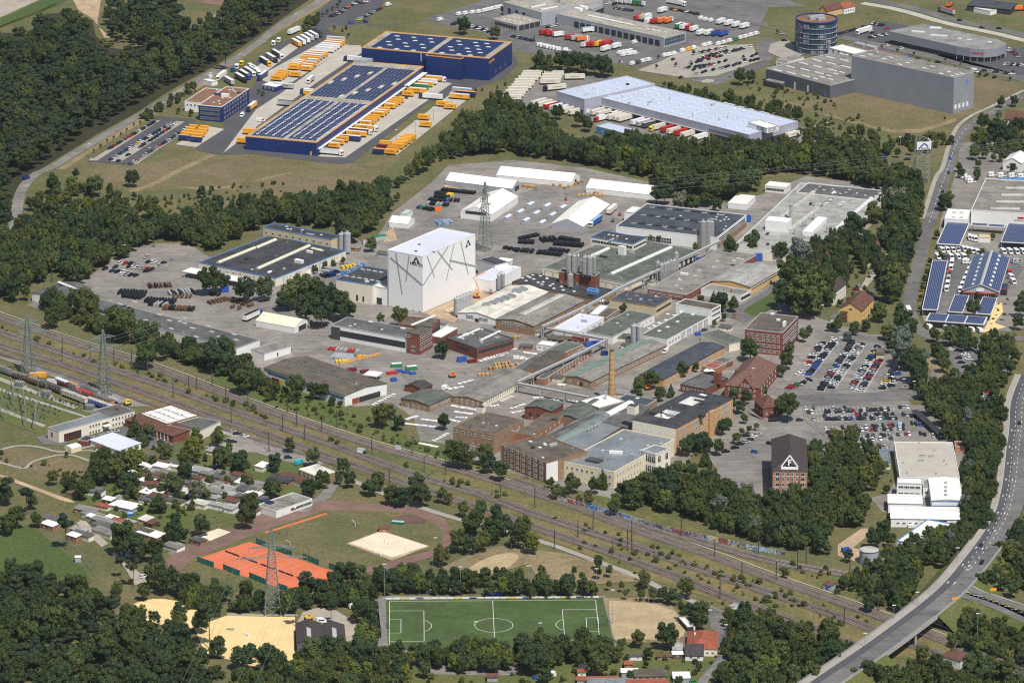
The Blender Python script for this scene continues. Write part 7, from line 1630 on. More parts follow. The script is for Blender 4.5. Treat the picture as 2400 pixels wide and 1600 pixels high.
vrow('semi_trailer','the long trailer rank in the upper yard','1:500,548 735,395','aa sw aw aw - ww ww ww aw ac',H1,GY,'near',**D);V('semi_trailer','1:735,368',H1,'sc','pale open trailer behind the long trailer rank',GY)
vrow('swap_body','the left upper yard rank','1:350,625 395,580','aa ac aw aw',H1,GY,'near',**D);vrow('swap_body','the right upper yard rank','1:463,635 520,570','aw aw ac sw',H1,GY,'near',**D)
vrow('swap_body','the tight stack above the gate lodge','1:190,725 260,675','aa aa aa aa',H1,GY,'near',**D);V('swap_body','1:362,690',H1,'aa','amber swap body right of the tight stack by the lodge',GY,**D)
g_=V('semi_trailer','1:258,795',H1,'sw','grey tarpaulin trailer lettered GOLOVA behind the gate lodge',GY);ltr_('GOLOVA',1.7,M['black'],g_,(0,-1.31,2.6),(pi/2,0,0),ext=.01)
vrow('articulated_truck','the angled near truck rank','1:85,570 200,505','nwa swk gww',H2,GY,'near');vrow('semi_trailer','the angled far truck rank','1:370,400 565,310','aw ww ww sw sw gk',H2,GY,'near')
V('semi_trailer','1:350,288',hdg('1:310,300 395,265'),'wc','white box trailer alone beside the yard entrance road',GY)
vrow('tractor_unit','the pair by the verge','1:165,400 212,372','w w',hdg('1:300,300 165,400'),GY,'near')
V('articulated_truck','1:60,700',hdg('1:110,670 30,730'),'nwn','dark blue truck leaving past the gate lodge',GY);V('articulated_truck','1:-10,655',H2,'www','white truck at the left edge of the angled parking',GY)
V('box_truck','1:500,735',hdg('1:560,690 450,770'),'sww','grey container truck driving down the yard road',GY);V('box_truck','1:470,845',H1+pi,'lwn','navy truck with pale blue box docked on the left side',GY);V('swap_body','1:490,862',H1,'aw','amber box beside the navy truck on the left dock',GY)
V('semi_trailer','1:290,955',H1,'sg','grey trailer docked on the left side of the blue hall',GY);V('articulated_truck','1:910,548',H1+pi,'wwn','white trailer with navy cab at the top of the left dock',GY)
V('delivery_van','1:45,1097',H1,'w','white van on the left apron of the blue hall',GY)
V('articulated_truck','0:2035,700',hdg('0:2090,660 1990,735'),'www','white truck parked beside the white cabin',GY);V('semi_trailer','0:2105,748',H2,'sw','grey trailer pointing down by the white cabin',GY)
vrow('articulated_truck','the angled rank left of the lodge','0:2212,720 2330,635','gwk gwb sww www',H2,GY,'near');vrow('tractor_unit','the coloured cab row','0:2140,640 2225,583','b w y',hdg('1:300,300 165,400'),GY,'near')
V('articulated_truck','0:2312,985',hdg('0:2352,950 2265,1020'),'awn','amber and white truck leaving beside the blue office',GY);V('delivery_van','0:2225,1050',hdg('0:2240,1030 2205,1070'),'w','white box van beside the blue office',GY)
vrow('swap_body','the left stack by the staff cars','0:1690,1270 1790,1180','na aa aa aa aa',H1,GY,'near');vrow('swap_body','the right stack by the staff cars','0:1800,1285 1860,1185','na aa aa aa aa',H1,GY,'near')
vrow('swap_body','the pair left of the long blue hall','0:2230,1300 2290,1215','aa aa',H1,GY,'near')
GE='cream trailers of the haulier';W_=dict(text='www.ebl.com')
vrow('semi_trailer','the leftmost trailer stack behind the woods','2:-5,905 190,680','c c c c c c c c c c',HX,GE,'near',**W_);vrow('semi_trailer','the second trailer stack by the tree clump','2:350,755 390,685','c c c c',HX,GE,'near',**W_);V('semi_trailer','2:577,712',HX,'c','cream trailer standing alone below the tree clump',GE,**W_)
V('articulated_truck','2:390,810',HX+pi+.3,'cck','cream articulated truck with black cab left of the freight hall',GE,**W_)
vrow('semi_trailer','the docks of the taller freight wing','2:250,945 590,1030','cc cc rw ww ww cc cc',HE,GE);vrow('semi_trailer','the left dock group of the freight hall','2:735,1015 850,1045','ww cc cc',HE,GE)
V('articulated_truck','2:840,1085',HE+pi,'wwr','white truck with red cab at the freight hall',GE)
vrow('semi_trailer','the middle dock group of the freight hall','2:910,1065 1040,1090','cw cc cc cc',HE,GE);vrow('semi_trailer','the dock trio near the yellow cab','2:1165,1120 1270,1145','ww sw gt',HE,GE);V('articulated_truck','2:1345,1170',HE+pi,'ccy','cream truck with yellow cab at the freight hall',GE)
vrow('semi_trailer','the dock group right of the yellow cab','2:1440,1185 1620,1235','rr cc rr cc',HE,GE);vrow('semi_trailer','the far side of the freight hall','2:2010,990 2290,1060','ww cc ww cc',FH.rz,GE)
V('semi_trailer','3:235,1240',HE,'c','cream trailer at the right end of the freight hall',GE,**W_);V('tractor_unit','3:440,1190',3.6,'w','white tractor unit at the haulier yard edge',GE);V('articulated_truck','2:1740,1260',HE,'www','white truck partly hidden by shrubs below the freight hall',GE);V('tractor_unit','2:1180,1260',0.2,'b','blue tractor unit beside the small pale blue hall',GE)
GD='vehicles in the truck dealer yard';HD=hdg('2:1000,500 1110,460');HD2=hdg('2:250,300 410,280')
vrow('box_truck','the red and white trio below the workshop','2:310,300 430,320','rrs rrr wws',HD2,GD);V('box_truck','2:700,278',HD2,'wlw','white and blue tanker lorry by the workshop gates',GD);vrow('box_truck','the coloured group in the dealer yard middle','2:545,345 650,360','rrs ssl oow',HD2,GD)
vrow('box_truck','the red flatbed cluster in the dealer yard','2:680,410 880,400','wss rrs rrr yya rrr rrm',HD,GD);vrow('box_truck','the white pair behind the red flatbeds','2:860,450 960,425','www www',HD,GD);vrow('delivery_van','the white van block beside the kerb','2:990,478 1090,460','w w w w',HD,GD);vrow('delivery_van','the near white van block beside the kerb','2:1030,495 1130,480','w w w',HD,GD)
vrow('delivery_van','the white van row behind the blue warehouse','2:260,405 430,445','w w w w w w w',HD2,GD);V('delivery_van','2:500,452',HD2,'w','white van alone at the end of the dealer fence',GD);vrow('delivery_van','the fence van group nearest the tree clump','2:1110,575 1260,540','w g w w',HD,GD);vrow('delivery_van','the van group above the empty car park','2:1410,500 1490,485','w w w',HD,GD)
vrow('delivery_van','the van line before the workshop end','2:1575,455 1820,395','w a w - w w',HD,GD);vrow('delivery_van','the van line at the right dealer edge','2:1900,395 2250,300','w w w e w w w w',HD,GD)
vrow('box_truck','the mixed truck row behind the workshop','2:1160,165 1240,155','rrr tyt www',HD,GD);vrow('box_truck','the orange truck row behind the workshop','2:1260,195 1440,190','wwk rrw oow oow',HD,GD);vrow('box_truck','the long truck row by the workshop end','2:1540,240 1680,265','eww wcs rrm wws',HD,GD);vrow('box_truck','the tipper row at the workshop end','2:1740,300 1940,310','wwy www bmb bmb',HD,GD)
vrow('delivery_van','the van row at the street verge','2:1740,160 1830,180','w w w',HD,GD);vrow('box_truck','the white truck row at the street verge','2:1920,200 2140,240','www www wws www',HD,GD);V('articulated_truck','2:1510,28',hdg('2:1400,10 1560,40'),'wcw','white lorry on the street behind the dealer',GD);V('box_truck','2:1385,95',HD,'www','white lorry parked near the dealer street corner',GD)
vrow('tractor_unit','the green and white top row','2:960,10 1200,40','w w w w e e w',HD,GD);vrow('delivery_van','the white van row beside the showroom','1:1870,120 2050,100','w w w w',HD,GD);vrow('delivery_van','the far white van row beside the showroom','1:2100,90 2250,55','w w w w w',HD,GD);V('delivery_van','2:1130,380',HD,'w','white van in front of the workshop gates',GD);V('delivery_van','1:1695,172',HD,'w','white van by the grey kiosk at the fence',GD);V('delivery_van','1:1215,35',HD,'w','white van at the top of the far car park',GD)
V('articulated_truck','3:880,285',hdg('3:960,265 810,310'),'www','white car transporter behind the round tower',GD);V('articulated_truck','3:1640,105',hdg('3:1720,130 1570,85'),'srr','red tank lorry driving on the motorway',None)
V('box_truck','3:2310,80',.2,'oog','orange lorry parked in the top right corner',None);V('box_truck','3:1670,40',1.2,'ogg','orange and blue lorry above the motorway',None)
V('delivery_van','3:1900,645',hdg('3:1860,640 1940,660'),'w','white van parked along the showroom street',None)
V('articulated_truck','5:-30,1330',hdg('4:2230,1345 2352,1290'),'wkb','blue and black articulated truck beside the striped tent',None);V('articulated_truck','6:765,470',hdg('6:840,420 720,500'),'blw','white truck with blue curtain trailer beside the wide tent',None);V('semi_trailer','6:918,360',hdg('6:870,400 970,320'),'cw','open cream trailer behind the wide tent',None)
V('delivery_van','10:1410,78',hdg('10:1440,50 1385,100'),'w','white van between the green and dark blue roofs',None);V('delivery_van','9:395,1098',hdg('9:355,1115 435,1080'),'q','turquoise van parked by the lodge',None);V('box_truck','7:1292,1290',-1.52,'www','white lorry driving down the street bend',None);V('delivery_van','9:1738,412',hdg('9:1710,430 1765,395'),'w','white van in the digger yard',None)
V('delivery_van','11:2005,145',0,'w','white van in the right-hand car park',None);V('delivery_van','11:1215,755',1.45,'l','pale blue van among cars of the lower car park',None);V('delivery_van','4:240,55',1.0,'n','dark blue van on the forest road bend',None)
GC='motorhomes and caravans at the dealer';HM=-1.25
vrow('camper_van','the row under the wide solar carport edge','7:1600,725 1740,715','w w w w',HM,GC);vrow('camper_van','the block right of the wide solar carport','7:1800,715 1920,740','w w w w',HM,GC);vrow('camper_van','the second line below the wide carport','7:1560,785 1800,785','w g w w w',HM,GC);vrow('camper_van','the line under the right edge carport','7:2160,735 2340,735','w w w w',HM,GC);vrow('camper_van','the line left of the camper showroom','7:1870,860 1765,1090','w w w w w w',HM-.5,GC,'far')
vrow('camper_van','the middle lane of the dealer yard','7:1690,840 1640,1080','w w r s w w',HM-.4,GC,'far');vrow('camper_van','the line right of the camper showroom','7:2215,930 2250,1010','r w w',HM,GC,'far');vrow('camper_van','the forecourt around the small shop','7:1855,605 1905,620','w w w',HM-.3,GC);vrow('caravan','the row beneath the three-panel carport','7:1480,1425 1950,1460','w - w w w w w',HM,GC);V('camper_van','7:1830,830',.1,'w','white motorhome parked crosswise above the showroom',GC);V('camper_van','7:2290,825',.1,'s','silver motorhome lying crosswise at the right edge',GC)
vrow('camper_van','the upper yard beside the big hall','7:1790,25 1870,90','w w w w',.3,GC);vrow('camper_van','the top edge yard beside the blue roof','7:2060,30 2330,45','w w w w',.5,GC);V('camper_van','7:2090,105',.5,'w','white motorhome in front of the bright blue roof',GC);V('caravan','13:600,985',.2,'w','white caravan behind the riding hall',None);V('caravan','13:898,850',.4,'w','white caravan beside the pitch hedge',None);V('caravan','14:355,1480',.3,'w','white caravan in the gardens below the pitch',None)
b=Bld('dealer_kiosk','small kiosk with orange edge between parked motorhomes','7:1935,605 2040,618 2055,580',3.2,'white','roof_teal',trim='aS',depth=7)
bays=MB()
A_='the first line of the upper car park'
carrow('the first column of the upper car park','11:495,15 285,302','kwkgswk-rw--ww',None,end='far',bays=bays);carrow('the second column of the upper car park','11:600,5 372,300','wkkkgwskkkwbdbbbkdb',None,end='far',bays=bays)
carrow('the third column of the upper car park','11:765,12 480,438','kkgkkswkgkdsbswgrksskkkk',None,end='far',bays=bays);carrow('the fourth column of the upper car park','11:855,25 578,422','kwgswwskkswkkswwskkswsk',None,end='far',bays=bays)
carrow('the fifth column of the upper car park','11:1005,50 760,432','kskybkdwwkwksswskrss',None,end='far',bays=bays);carrow('the sixth column of the upper car park','11:1020,175 850,445','krgkrsskrkskdsw',None,end='far',bays=bays);carrow('the seventh column of the upper car park','11:1165,230 1045,428','kdkgkwkaywsk',None,end='far',bays=bays)
carrow('the slanted row by the upper exit','11:1185,300 1130,405','b-kwd',.25,end='far');carrow('the row along the villa hedge','11:190,425 375,352','rresksk',-.55,end='near');carrow('the shaded pair under the trees','11:1270,420 1310,395','sk',0.2,end='near')
HB_=hdg('11:625,690 650,745')
def lotb(i,s_,cols):carrow(f'the {ORD[i]} row of the lower car park',s_,cols,HB_,end='left',bays=bays)
lotb(0,'11:345,612 1280,600','w-k----s--k-------------ksw');lotb(1,'11:372,650 1105,622','kw---kk-kkskdr-kwkkkdkwk');lotb(2,'11:520,680 1145,665','k-----------rk-k---kk-kk-k');lotb(3,'11:420,712 1175,703','s---kkkkdskkb-kkgskk-wekksk');lotb(4,'11:530,800 1240,765','w-s--k-kkk--w-kdsk-rk-rk');lotb(5,'11:550,832 1240,797','kss-s-rkk-dws-rk--ksk--wk');lotb(6,'11:640,882 1295,848','k--s-kdk---k-ks-kk-s--k--rw');lotb(7,'11:670,912 1130,888','ssr-k---k--sw--w---g')
lotb(8,'11:1240,668 1355,690','kskk');lotb(9,'11:1320,752 1440,775','kkbk');lotb(10,'11:1400,843 1515,865','kk-s');lotb(11,'11:800,985 935,978','gskk');lotb(12,'11:1025,965 1070,962','ks')
def lotc(i,s_,cols,h=None):carrow(f'the {ORD[i]} column of the right-hand car park',s_,cols,h if h is not None else-.03,end='far',bays=bays)
lotc(0,'11:1745,150 1945,405','k-k-ks-kk-krk');lotc(1,'11:1810,118 2000,400','w-w---kk-ss-wyw');lotc(2,'11:1945,92 2110,350','w----skkkkw');lotc(3,'11:2000,70 2150,245','w--w--ksw');lotc(4,'11:2170,95 2190,140','wks');lotc(5,'11:1940,475 1935,535','rsk');lotc(6,'11:2035,470 2030,535','rsk');lotc(7,'11:1690,72 1965,40','w---w');lotc(8,'11:1755,370 1755,395','kk')
HL_=hdg('4:1110,870 1170,850')
for i,(s_,cols)in en((('4:1345,795 1345,795','s'),('4:1100,850 1250,850','wrks'),('4:965,900 1060,885','kd'),('4:1185,880 1390,905','kwssrk'),('4:1030,920 1180,935','dkws'),('4:1110,950 1250,960','wskk'),('4:1340,920 1370,915','kk'),('4:1360,838 1500,845','kw-k'),('4:1470,868 1590,812','s-s'))):carrow(f'the {ORD[i]} row of the left works car park',s_,cols,HL_,end='left')
HS_=hdg('0:1000,1370 1060,1350')
carrow('the verge row of the logistics car park','0:1010,1362 1405,1128','kdrkkgsd-rrkkswkkskdkd',HS_,end='near');carrow('the second row of the logistics car park','0:1020,1465 1560,1140','d-skbdws-ywkkwkdkskss',HS_,end='near');carrow('the third row of the logistics car park','0:1090,1478 1600,1150','k--k---gkskdkbkrksw',HS_,end='near');carrow('the fourth row of the logistics car park','0:1205,1505 1720,1180','kwr--skd-srkdskgsk-ww',HS_,end='near')
car(pp('0:845,1468')[0],HS_,'w','white car alone at the near end of the logistics staff car park')
for i,(s_,cols)in en((('1:700,150 780,110','kmkskd'),('1:800,95 920,20','skodwk'),('1:945,180 1150,75','fsksksgkr'),('1:975,32 1010,15','mw'),('1:880,210 1010,200','b-k'))):carrow(f'the {ORD[i]} row of the far top car park',s_,cols,.15,end='near')
for i,(s_,cols)in en((('2:1480,545 1690,490','k----w'),('2:1720,485 1960,440','skskwrlws'),('2:1760,525 1960,475','wkkkkkkk'),('2:1640,570 2180,430','s-kkr-ksw--kk-ww'),('2:1700,570 1990,500','kd-k-rk-w'),('2:1590,625 1870,590','sk-kdkksrw'),('2:1670,640 1960,560','k-kks-kk-k'),('2:1690,680 1970,615','s-k-wk-ssk'),('2:1780,655 2260,545','k-k-skk-kk-wkkk'),('2:2040,600 2240,500','kk-k-dk'),('2:1550,712 1550,712','k'))):carrow(f'the {ORD[i]} row of the customer car park',s_,cols,1.1,end='left')
for i,(s_,cols)in en((('1:1810,225 1870,200','kkg'),('1:1990,245 2170,300','wkwkwkk'),('2:10,335 190,375','kkskbkdk'),('2:330,250 420,235','kws'),('2:950,75 1090,100','kskskgk'),('2:880,35 940,40','wwk'),('2:1480,85 1700,130','kakkwkkk'),('2:1190,195 1340,200','kmksk'),('3:660,310 800,270','kdrkdkd'),('3:880,245 960,300','kskwk'),('3:940,345 1080,320','kwkswkw'),('3:970,215 1050,235','wkskk'),('3:1090,265 1090,265','r'),('3:1100,418 1230,445','w-w'),('3:2210,455 2300,520','wskrks'),('3:2180,590 2330,600','wskwkw'),('3:1290,515 1560,570','k-g---k'),('3:1620,620 1860,665','kkw-kw'),('3:1990,650 2240,680','ksk-kw'),('3:2000,695 2080,710','kk'),('2:2040,470 2190,430','kkk-w'))):carrow(f'the {ORD[i]} cluster of the dealer district',s_,cols,.9 if i%2 else .2,end='left')
for p,h,c,lab in(('3:125,310',.2,'s','silver car near the round tower'),('3:150,372',.3,'k','black car on the tower forecourt'),('3:1760,188',-.4,'k','black car on the motorway, left of three'),('3:1965,258',-.35,'k','black car on the motorway, middle of three'),('3:2122,262',-.35,'k','black car on the motorway, right of three'),('3:1675,1455',-1.6,'b','blue car driving on the street past the sign tower'),('7:1660,15',1.5,'d','dark car at the top of the street'),('7:1605,190',1.4,'k','black car driving along the street'),('3:1280,1462',.2,'d','dark blue car below the sign tower'),('3:1065,1440',.2,'b','blue car half hidden by trees near the sign tower'),('3:455,1280',.8,'d','dark blue car in the haulier corner'),('3:430,1310',.7,'w','white car in the haulier corner'),('7:965,940',.2,'s','silver car on the gravel by the garages'),('7:978,928',.2,'k','black car on the gravel by the garages'),('7:838,1062',0,'s','silver estate car by the garden hedge'),('7:808,1088',0,'m','dark red car by the garden hedge'),('7:945,1132',-.8,'d','dark blue car behind the yellow house'),('7:992,1168',-.9,'k','black car right of the yellow house'),('7:600,1545',0,'w','white car at the top left of the upper car park'),('7:760,1560',0,'k','black car at the top of the upper car park'),('7:2320,870',1.2,'s','silver car at the right edge of the camper dealer'),('10:2150,862',.3,'k','black car, first in the forecourt row by the shrubs'),('10:2220,872',.3,'w','white car in the forecourt row by the shrubs'),('10:2262,853',.3,'s','silver car at the far end of the forecourt row'),('10:2185,900',.3,'k','black car beside the white one in the forecourt row'),('10:2155,920',.3,'s','silver car in the middle of the forecourt row'),('10:2095,940',.3,'k','black car under the forecourt trees'),('10:2048,975',.3,'k','large black car by the forecourt trees'),('10:1965,1008',.3,'k','black car at the near end of the forecourt row'),('10:2228,1012',-.5,'b','blue car alone on the forecourt'),('11:40,725',.1,'k','black car in front of the small red gate house'),('11:292,720',.1,'d','dark blue car beside the lower car park fence'),('11:15,935',-.6,'k','black car left of the corner office roof'),('11:125,945',.4,'w','white car behind the corner office tree'),('11:2310,745',1.5,'k','black car driving on the main road near the car parks'),('11:2275,1302',1.5,'k','black car on the turning lanes of the main road'),('11:2175,1508',1.4,'s','silver car on the left lane of the main road'),('8:1060,822',.2,'s','silver car, rear one in the railway office yard'),('8:1005,845',.2,'s','silver car, front one in the railway office yard'),('8:1482,905',-.2,'s','silver car in front of the open garages'),('8:2255,870',.2,'w','white car on the gravel beside the tracks'),('8:2180,845',.2,'k','black car on the gravel beside the tracks'),('8:2135,825',.2,'s','silver car on the gravel beside the tracks'),('8:2100,910',.2,'d','dark blue car on the gravel beside the hedge'),('8:2138,920',.2,'k','black car on the gravel beside the hedge'),('9:295,1065',.1,'d','dark blue car above the turquoise van'),('9:745,1222',.2,'k','black car beside the white-roofed lodge'),('8:1985,1155',.3,'b','blue car among the garden huts'),('12:1320,588',.4,'w','white car under the trees by the gravel lane'),('14:1895,1530',1.0,'s','silver car parked beside the lane at the bottom'),('14:1670,1558',.1,'e','green car at the bottom edge of the gardens'),('10:545,228',.5,'g','dark grey car by the pipe bridge'),('6:1770,1462',.8,'g','dark grey car beside the grey-green hall')):
 car(pp(p)[0],h,c,lab)
for p,c,lab,z in(('15:1955,303','d','dark blue car driving towards the bridge',5.8),('15:1962,462','k','black car driving on the bridge approach',6.4),('15:2125,285','k','black car on the right lane of the bridge approach',5.2)):
 car(pp(p)[0],hdg('15:2200,40 1900,470'),c,lab,z=z-.1)
flush_cars()
tag(bays.obj('bay_markings',M['paint']),kind='structure')
# ================================================================== VEGETATION: masses nobody could count
wood('pine_forest','dense dark pine forest filling the upper left beside the long road',['S:-60,125 70,118 95,75 150,68 205,85 225,125 262,150 275,170 330,165 345,150 330,120 270,95 245,60 262,30 400,25 425,70 440,95 515,75 535,45 560,25 600,-10 740,-20 690,20 610,80 480,172 380,215 315,255 225,305 140,357 92,392 20,430 25,560 -60,560'],6.6,[('pine',4),('dark',1.4),('mid',.8),('loose',.5)],(2.2,5.4),1.05,1.5,seed=3)
wood('mixed_wood','dense mixed wood between the meadow and the left works car park',['S:32,560 60,540 150,525 270,530 325,548 335,575 260,630 225,640 205,655 120,650 40,690 -60,715 -60,560'],5.6,[('dark',3),('mid',2),('loose',.8),('light',.15)],(1.8,5.6),1.2,.5,seed=4)
wood('factory_wood','dense belt of dark trees behind the factory yard',['S:330,570 350,545 420,530 520,515 610,495 700,490 780,480 860,465 930,440 1000,392 1060,330 1100,295 1150,290 1205,310 1290,318 1330,352 1420,360 1520,365 1600,395 1700,400 1770,400 1850,395 1960,400 2080,425 2140,430 2150,470 2085,455 1980,425 1870,408 1790,412 1740,455 1700,475 1560,462 1535,425 1385,392 1330,380 1180,362 1040,378 990,410 930,445 885,485 850,545 800,520 740,522 640,525 600,518 480,575 430,555','S:385,560 470,588 500,590 560,560 612,535 640,522 790,545 805,580 850,565 890,520 940,465 860,480 700,500 520,525'],5.4,[('dark',3),('mid',3),('light',.25),('loose',.8),('column',.3)],(1.7,5.6),1.2,.5,seed=5)
wood('haulier_thicket','thicket of young trees hiding the front of the freight yard',['S:1150,250 1180,238 1230,262 1330,330 1300,325 1200,312 1130,285','S:1330,345 1400,345 1440,330 1560,345 1700,350 1850,345 1960,360 2080,395 2130,420 2000,400 1850,385 1700,380 1500,365 1400,362'],5.0,[('mid',3),('dark',2),('bush',1)],(1.8,3.8),1.25,.3,seed=6)
wood('meadow_copse','loose copses and bushes in the meadow beside the forest road',['S:85,475 150,440 235,455 330,490 320,525 180,520 70,540'],8.5,[('mid',3),('dark',2),('light',1),('bush',2)],(1.2,4.6),1.2,.2,seed=22,drop=.2)
wood('street_wood','dark tree belt between pale hall and street',['S:2080,450 2155,455 2160,500 2140,560 2110,640 2085,700 2065,650 2085,590 2080,540 2060,500'],5.4,[('dark',3),('mid',1)],(2.8,4.6),1.2,.4,seed=7)
wood('garden_wood','dark garden trees around the houses behind the pale hall',['S:1870,640 1900,600 1960,570 2030,560 2050,600 2060,640 2020,640 2000,600 1975,620 1985,680 1960,700 1905,700'],5.8,[('dark',3),('mid',1),('cone',.7)],(2.6,4.2),1.3,.4,seed=8)
wood('railside_wood','tangled dark wood between corner office and railway wall',['S:1400,1180 1470,1172 1545,1142 1585,1128 1625,1132 1700,1168 1790,1188 1870,1185 1960,1175 2035,1195 2030,1240 1960,1240 1930,1280 1945,1305 1830,1290 1700,1250 1560,1200 1450,1180'],4.6,[('dark',3),('mid',3),('silver',.2),('bush',.5),('loose',1)],(1.5,4.8),1.2,.4,seed=9)
wood('park_trees','park trees between corner office and cream-roofed hall',['S:1895,1075 1950,1050 1990,1030 2030,1060 2060,1110 2055,1150 2000,1170 1930,1165 1890,1130'],6.4,[('dark',2),('mid',3)],(2.4,4.4),1.2,.5,seed=10)
wood('roadside_wood','tree belt along the main road beside the car parks',['S:2150,935 2215,905 2260,905 2330,830 2380,800 2340,900 2290,960 2275,1060 2260,1160 2240,1230 2200,1290 2150,1330 2110,1310 2200,1270 2255,1210 2262,1100 2270,1050 2235,1030 2220,990','S:2268,990 2330,985 2335,1100 2322,1200 2285,1270 2220,1320 2150,1340 2205,1300 2255,1245 2270,1150'],5.0,[('dark',3),('mid',3),('silver',.2)],(2.4,4.4),1.2,.4,seed=11)
wood('triangle_thicket','thickets of shrubs around the road bridge and tracks',['S:2020,1345 2040,1310 2130,1295 2165,1335 2150,1380 2120,1420 2060,1425 1980,1375','S:2180,1560 2220,1500 2260,1475 2350,1490 2460,1490 2460,1640 2040,1640 2080,1600','S:2420,1210 2350,1285 2310,1335 2330,1360 2460,1400','S:1700,1455 1790,1450 1870,1475 1960,1505 1990,1530 1940,1575 1870,1640 1680,1640 1690,1560'],4.4,[('mid',3),('dark',2),('bush',2),('light',.4)],(1.6,3.6),1.15,.2,seed=12,holes=('15:1480,1290 1850,1270 1850,1500 1480,1520','15:1150,1150 2352,1420 2352,1480 1200,1280'))
wood('south_forest','dark pine and oak forest in the lower left corner',['S:-60,1430 40,1360 110,1385 200,1420 280,1440 300,1470 420,1520 460,1550 500,1600 520,1660 -60,1660'],6.0,[('pine',3),('dark',3),('mid',1)],(2.0,5.4),1.1,1.0,seed=13)
wood('south_hedge','dense row of trees along the lower edge below the arenas',['S:520,1640 560,1600 640,1590 700,1560 760,1545 850,1545 900,1560 960,1560 960,1620 900,1640','S:960,1545 1080,1535 1200,1545 1320,1525 1440,1530 1470,1550 1350,1570 1180,1580 1000,1580'],5.4,[('dark',3),('mid',3),('light',.6)],(2.6,4.4),1.2,.4,seed=14)
wood('track_trees','trees bordering the running track and the football ground',['S:640,1420 700,1405 760,1390 860,1390 880,1420 800,1430 720,1430 660,1450','S:880,1370 960,1360 1060,1370 1120,1385 1280,1385 1420,1390 1420,1400 1250,1402 1000,1395 890,1400','S:405,1385 440,1375 530,1420 600,1425 640,1440 520,1440 440,1440','S:840,1440 880,1430 885,1530 840,1545'],5.2,[('dark',3),('mid',2),('light',.5)],(2.2,4.0),1.2,.4,seed=15)
wood('colony_trees','garden trees growing between the colony huts',['S:150,1110 330,1080 360,1050 470,1045 560,1060 600,1100 520,1130 640,1150 620,1180 480,1180 420,1230 350,1250 300,1210 190,1170 130,1140'],9,[('dark',2),('mid',3),('light',.6),('bush',6)],(.8,3.2),1.1,.1,seed=16,drop=.15)
wood('embankment_trees','trees and scrub on the slope below the long grey store',['S:100,715 180,712 260,760 360,795 470,830 540,850 600,880 640,915 690,945 660,950 560,900 450,860 330,820 200,775 110,735'],5.0,[('dark',3),('mid',3),('bush',2)],(1.4,4.6),1.2,.3,seed=17,drop=.05)
RAILB=['S:0,765 160,815 330,868 500,922 640,975 620,985 480,935 300,875 0,780','S:640,990 760,1030 900,1078 1040,1120 1200,1160 1180,1175 1000,1120 800,1050','S:1240,1190 1400,1240 1560,1288 1700,1340 1860,1395 1990,1440 2060,1468 2000,1462 1800,1398 1560,1312 1380,1252','S:1450,1270 1600,1318 1750,1372 1900,1425 2000,1465 1960,1468 1800,1418 1600,1352 1450,1292','S:620,950 760,990 900,1040 1040,1082 1180,1118 1130,1095 1000,1040 930,1000 800,960 700,930','S:1640,1400 1750,1425 1850,1455 1800,1462 1700,1440','S:1850,1310 2000,1345 2060,1400 2060,1430 1950,1390 1830,1340','S:80,1085 180,1100 330,1090 260,1120 150,1130','S:1060,1240 1180,1235 1250,1262 1200,1275 1090,1262']
wood('lineside_shrubs','scattered shrubs growing between the railway tracks',RAILB,5.2,[('bush',1)],(.5,2.3),.8,0,cat='shrubs',seed=18,drop=.35)
wood('garden_shrubs','scattered shrubs in the meadow, plots and gardens',['S:100,480 330,470 500,440 700,420 620,480 400,500 330,530 180,510','S:1700,180 1900,210 2100,330 2000,340 1800,260','S:2000,640 2090,640 2080,740 2000,760 1960,740','S:150,1120 400,1080 600,1090 640,1170 500,1210 350,1240 200,1200','S:1450,1530 1800,1530 1830,1640 1000,1640 1000,1590','S:1440,1370 1560,1380 1600,1420 1640,1450 1600,1440 1500,1400','S:1560,1000 1650,960 1720,960 1650,1060 1600,1080','S:2080,1020 2100,1140 2070,1160','S:0,1060 120,1090 100,1110 0,1090','S:1310,1240 1460,1300 1600,1400 1500,1370 1380,1310'],6.5,[('bush',3),('mid',.4),('light',.3)],(.6,1.9),.9,.05,cat='shrubs',seed=19,drop=.45)
wood('plot_hedges','hedges and young trees edging the plots at the top',['S:1840,300 1900,305 1980,325 2090,350 2080,372 1980,350 1860,330','S:2090,330 2200,320 2230,340 2160,365','S:1560,205 1700,235 1860,262 1850,275 1700,255 1570,222','S:2270,330 2330,300 2400,280 2400,370 2330,365','S:1250,160 1290,140 1300,180 1270,185','S:700,70 740,40 760,40 720,80','S:330,280 460,200 475,205 345,290'],4.6,[('bush',2),('mid',2),('dark',1)],(1.0,3.0),1.1,.2,seed=20,drop=.1)
trees('behind the blue warehouse','1:1910,225,70,d 2200,290,55,m')
trees('in the clump above the freight hall','2:260,545,75,d 440,540,70,d 520,560,85,d 600,545,80,d 680,570,85,d 760,590,80,d 850,600,85,d 340,630,50,m 900,640,45,d')
trees('beside the small roundabout','2:2090,690,70,m 2190,700,50,d 1990,870,55,m 1400,770,22,m')
trees('on the dealer car park islands','2:1330,605,16,m 1505,590,17,m 1650,590,17,m 1670,480,18,m 1830,500,18,m 1975,470,18,m 2125,520,16,m 1810,590,15,m 205,340,10,m 1345,520,14,m 990,565,12,m')
trees('along the showroom street','3:900,405,14,m 1045,425,14,m 1190,460,14,m 1340,490,14,m 1475,570,15,m 1630,545,13,m 1775,575,13,m 1720,625,16,m 1945,680,20,m 2250,660,14,m 2225,720,15,m 85,285,15,m',tall=1.3)
trees('at the street junction beside the tall hall','3:2145,930,45,d 2265,920,45,d 1625,1085,14,m')
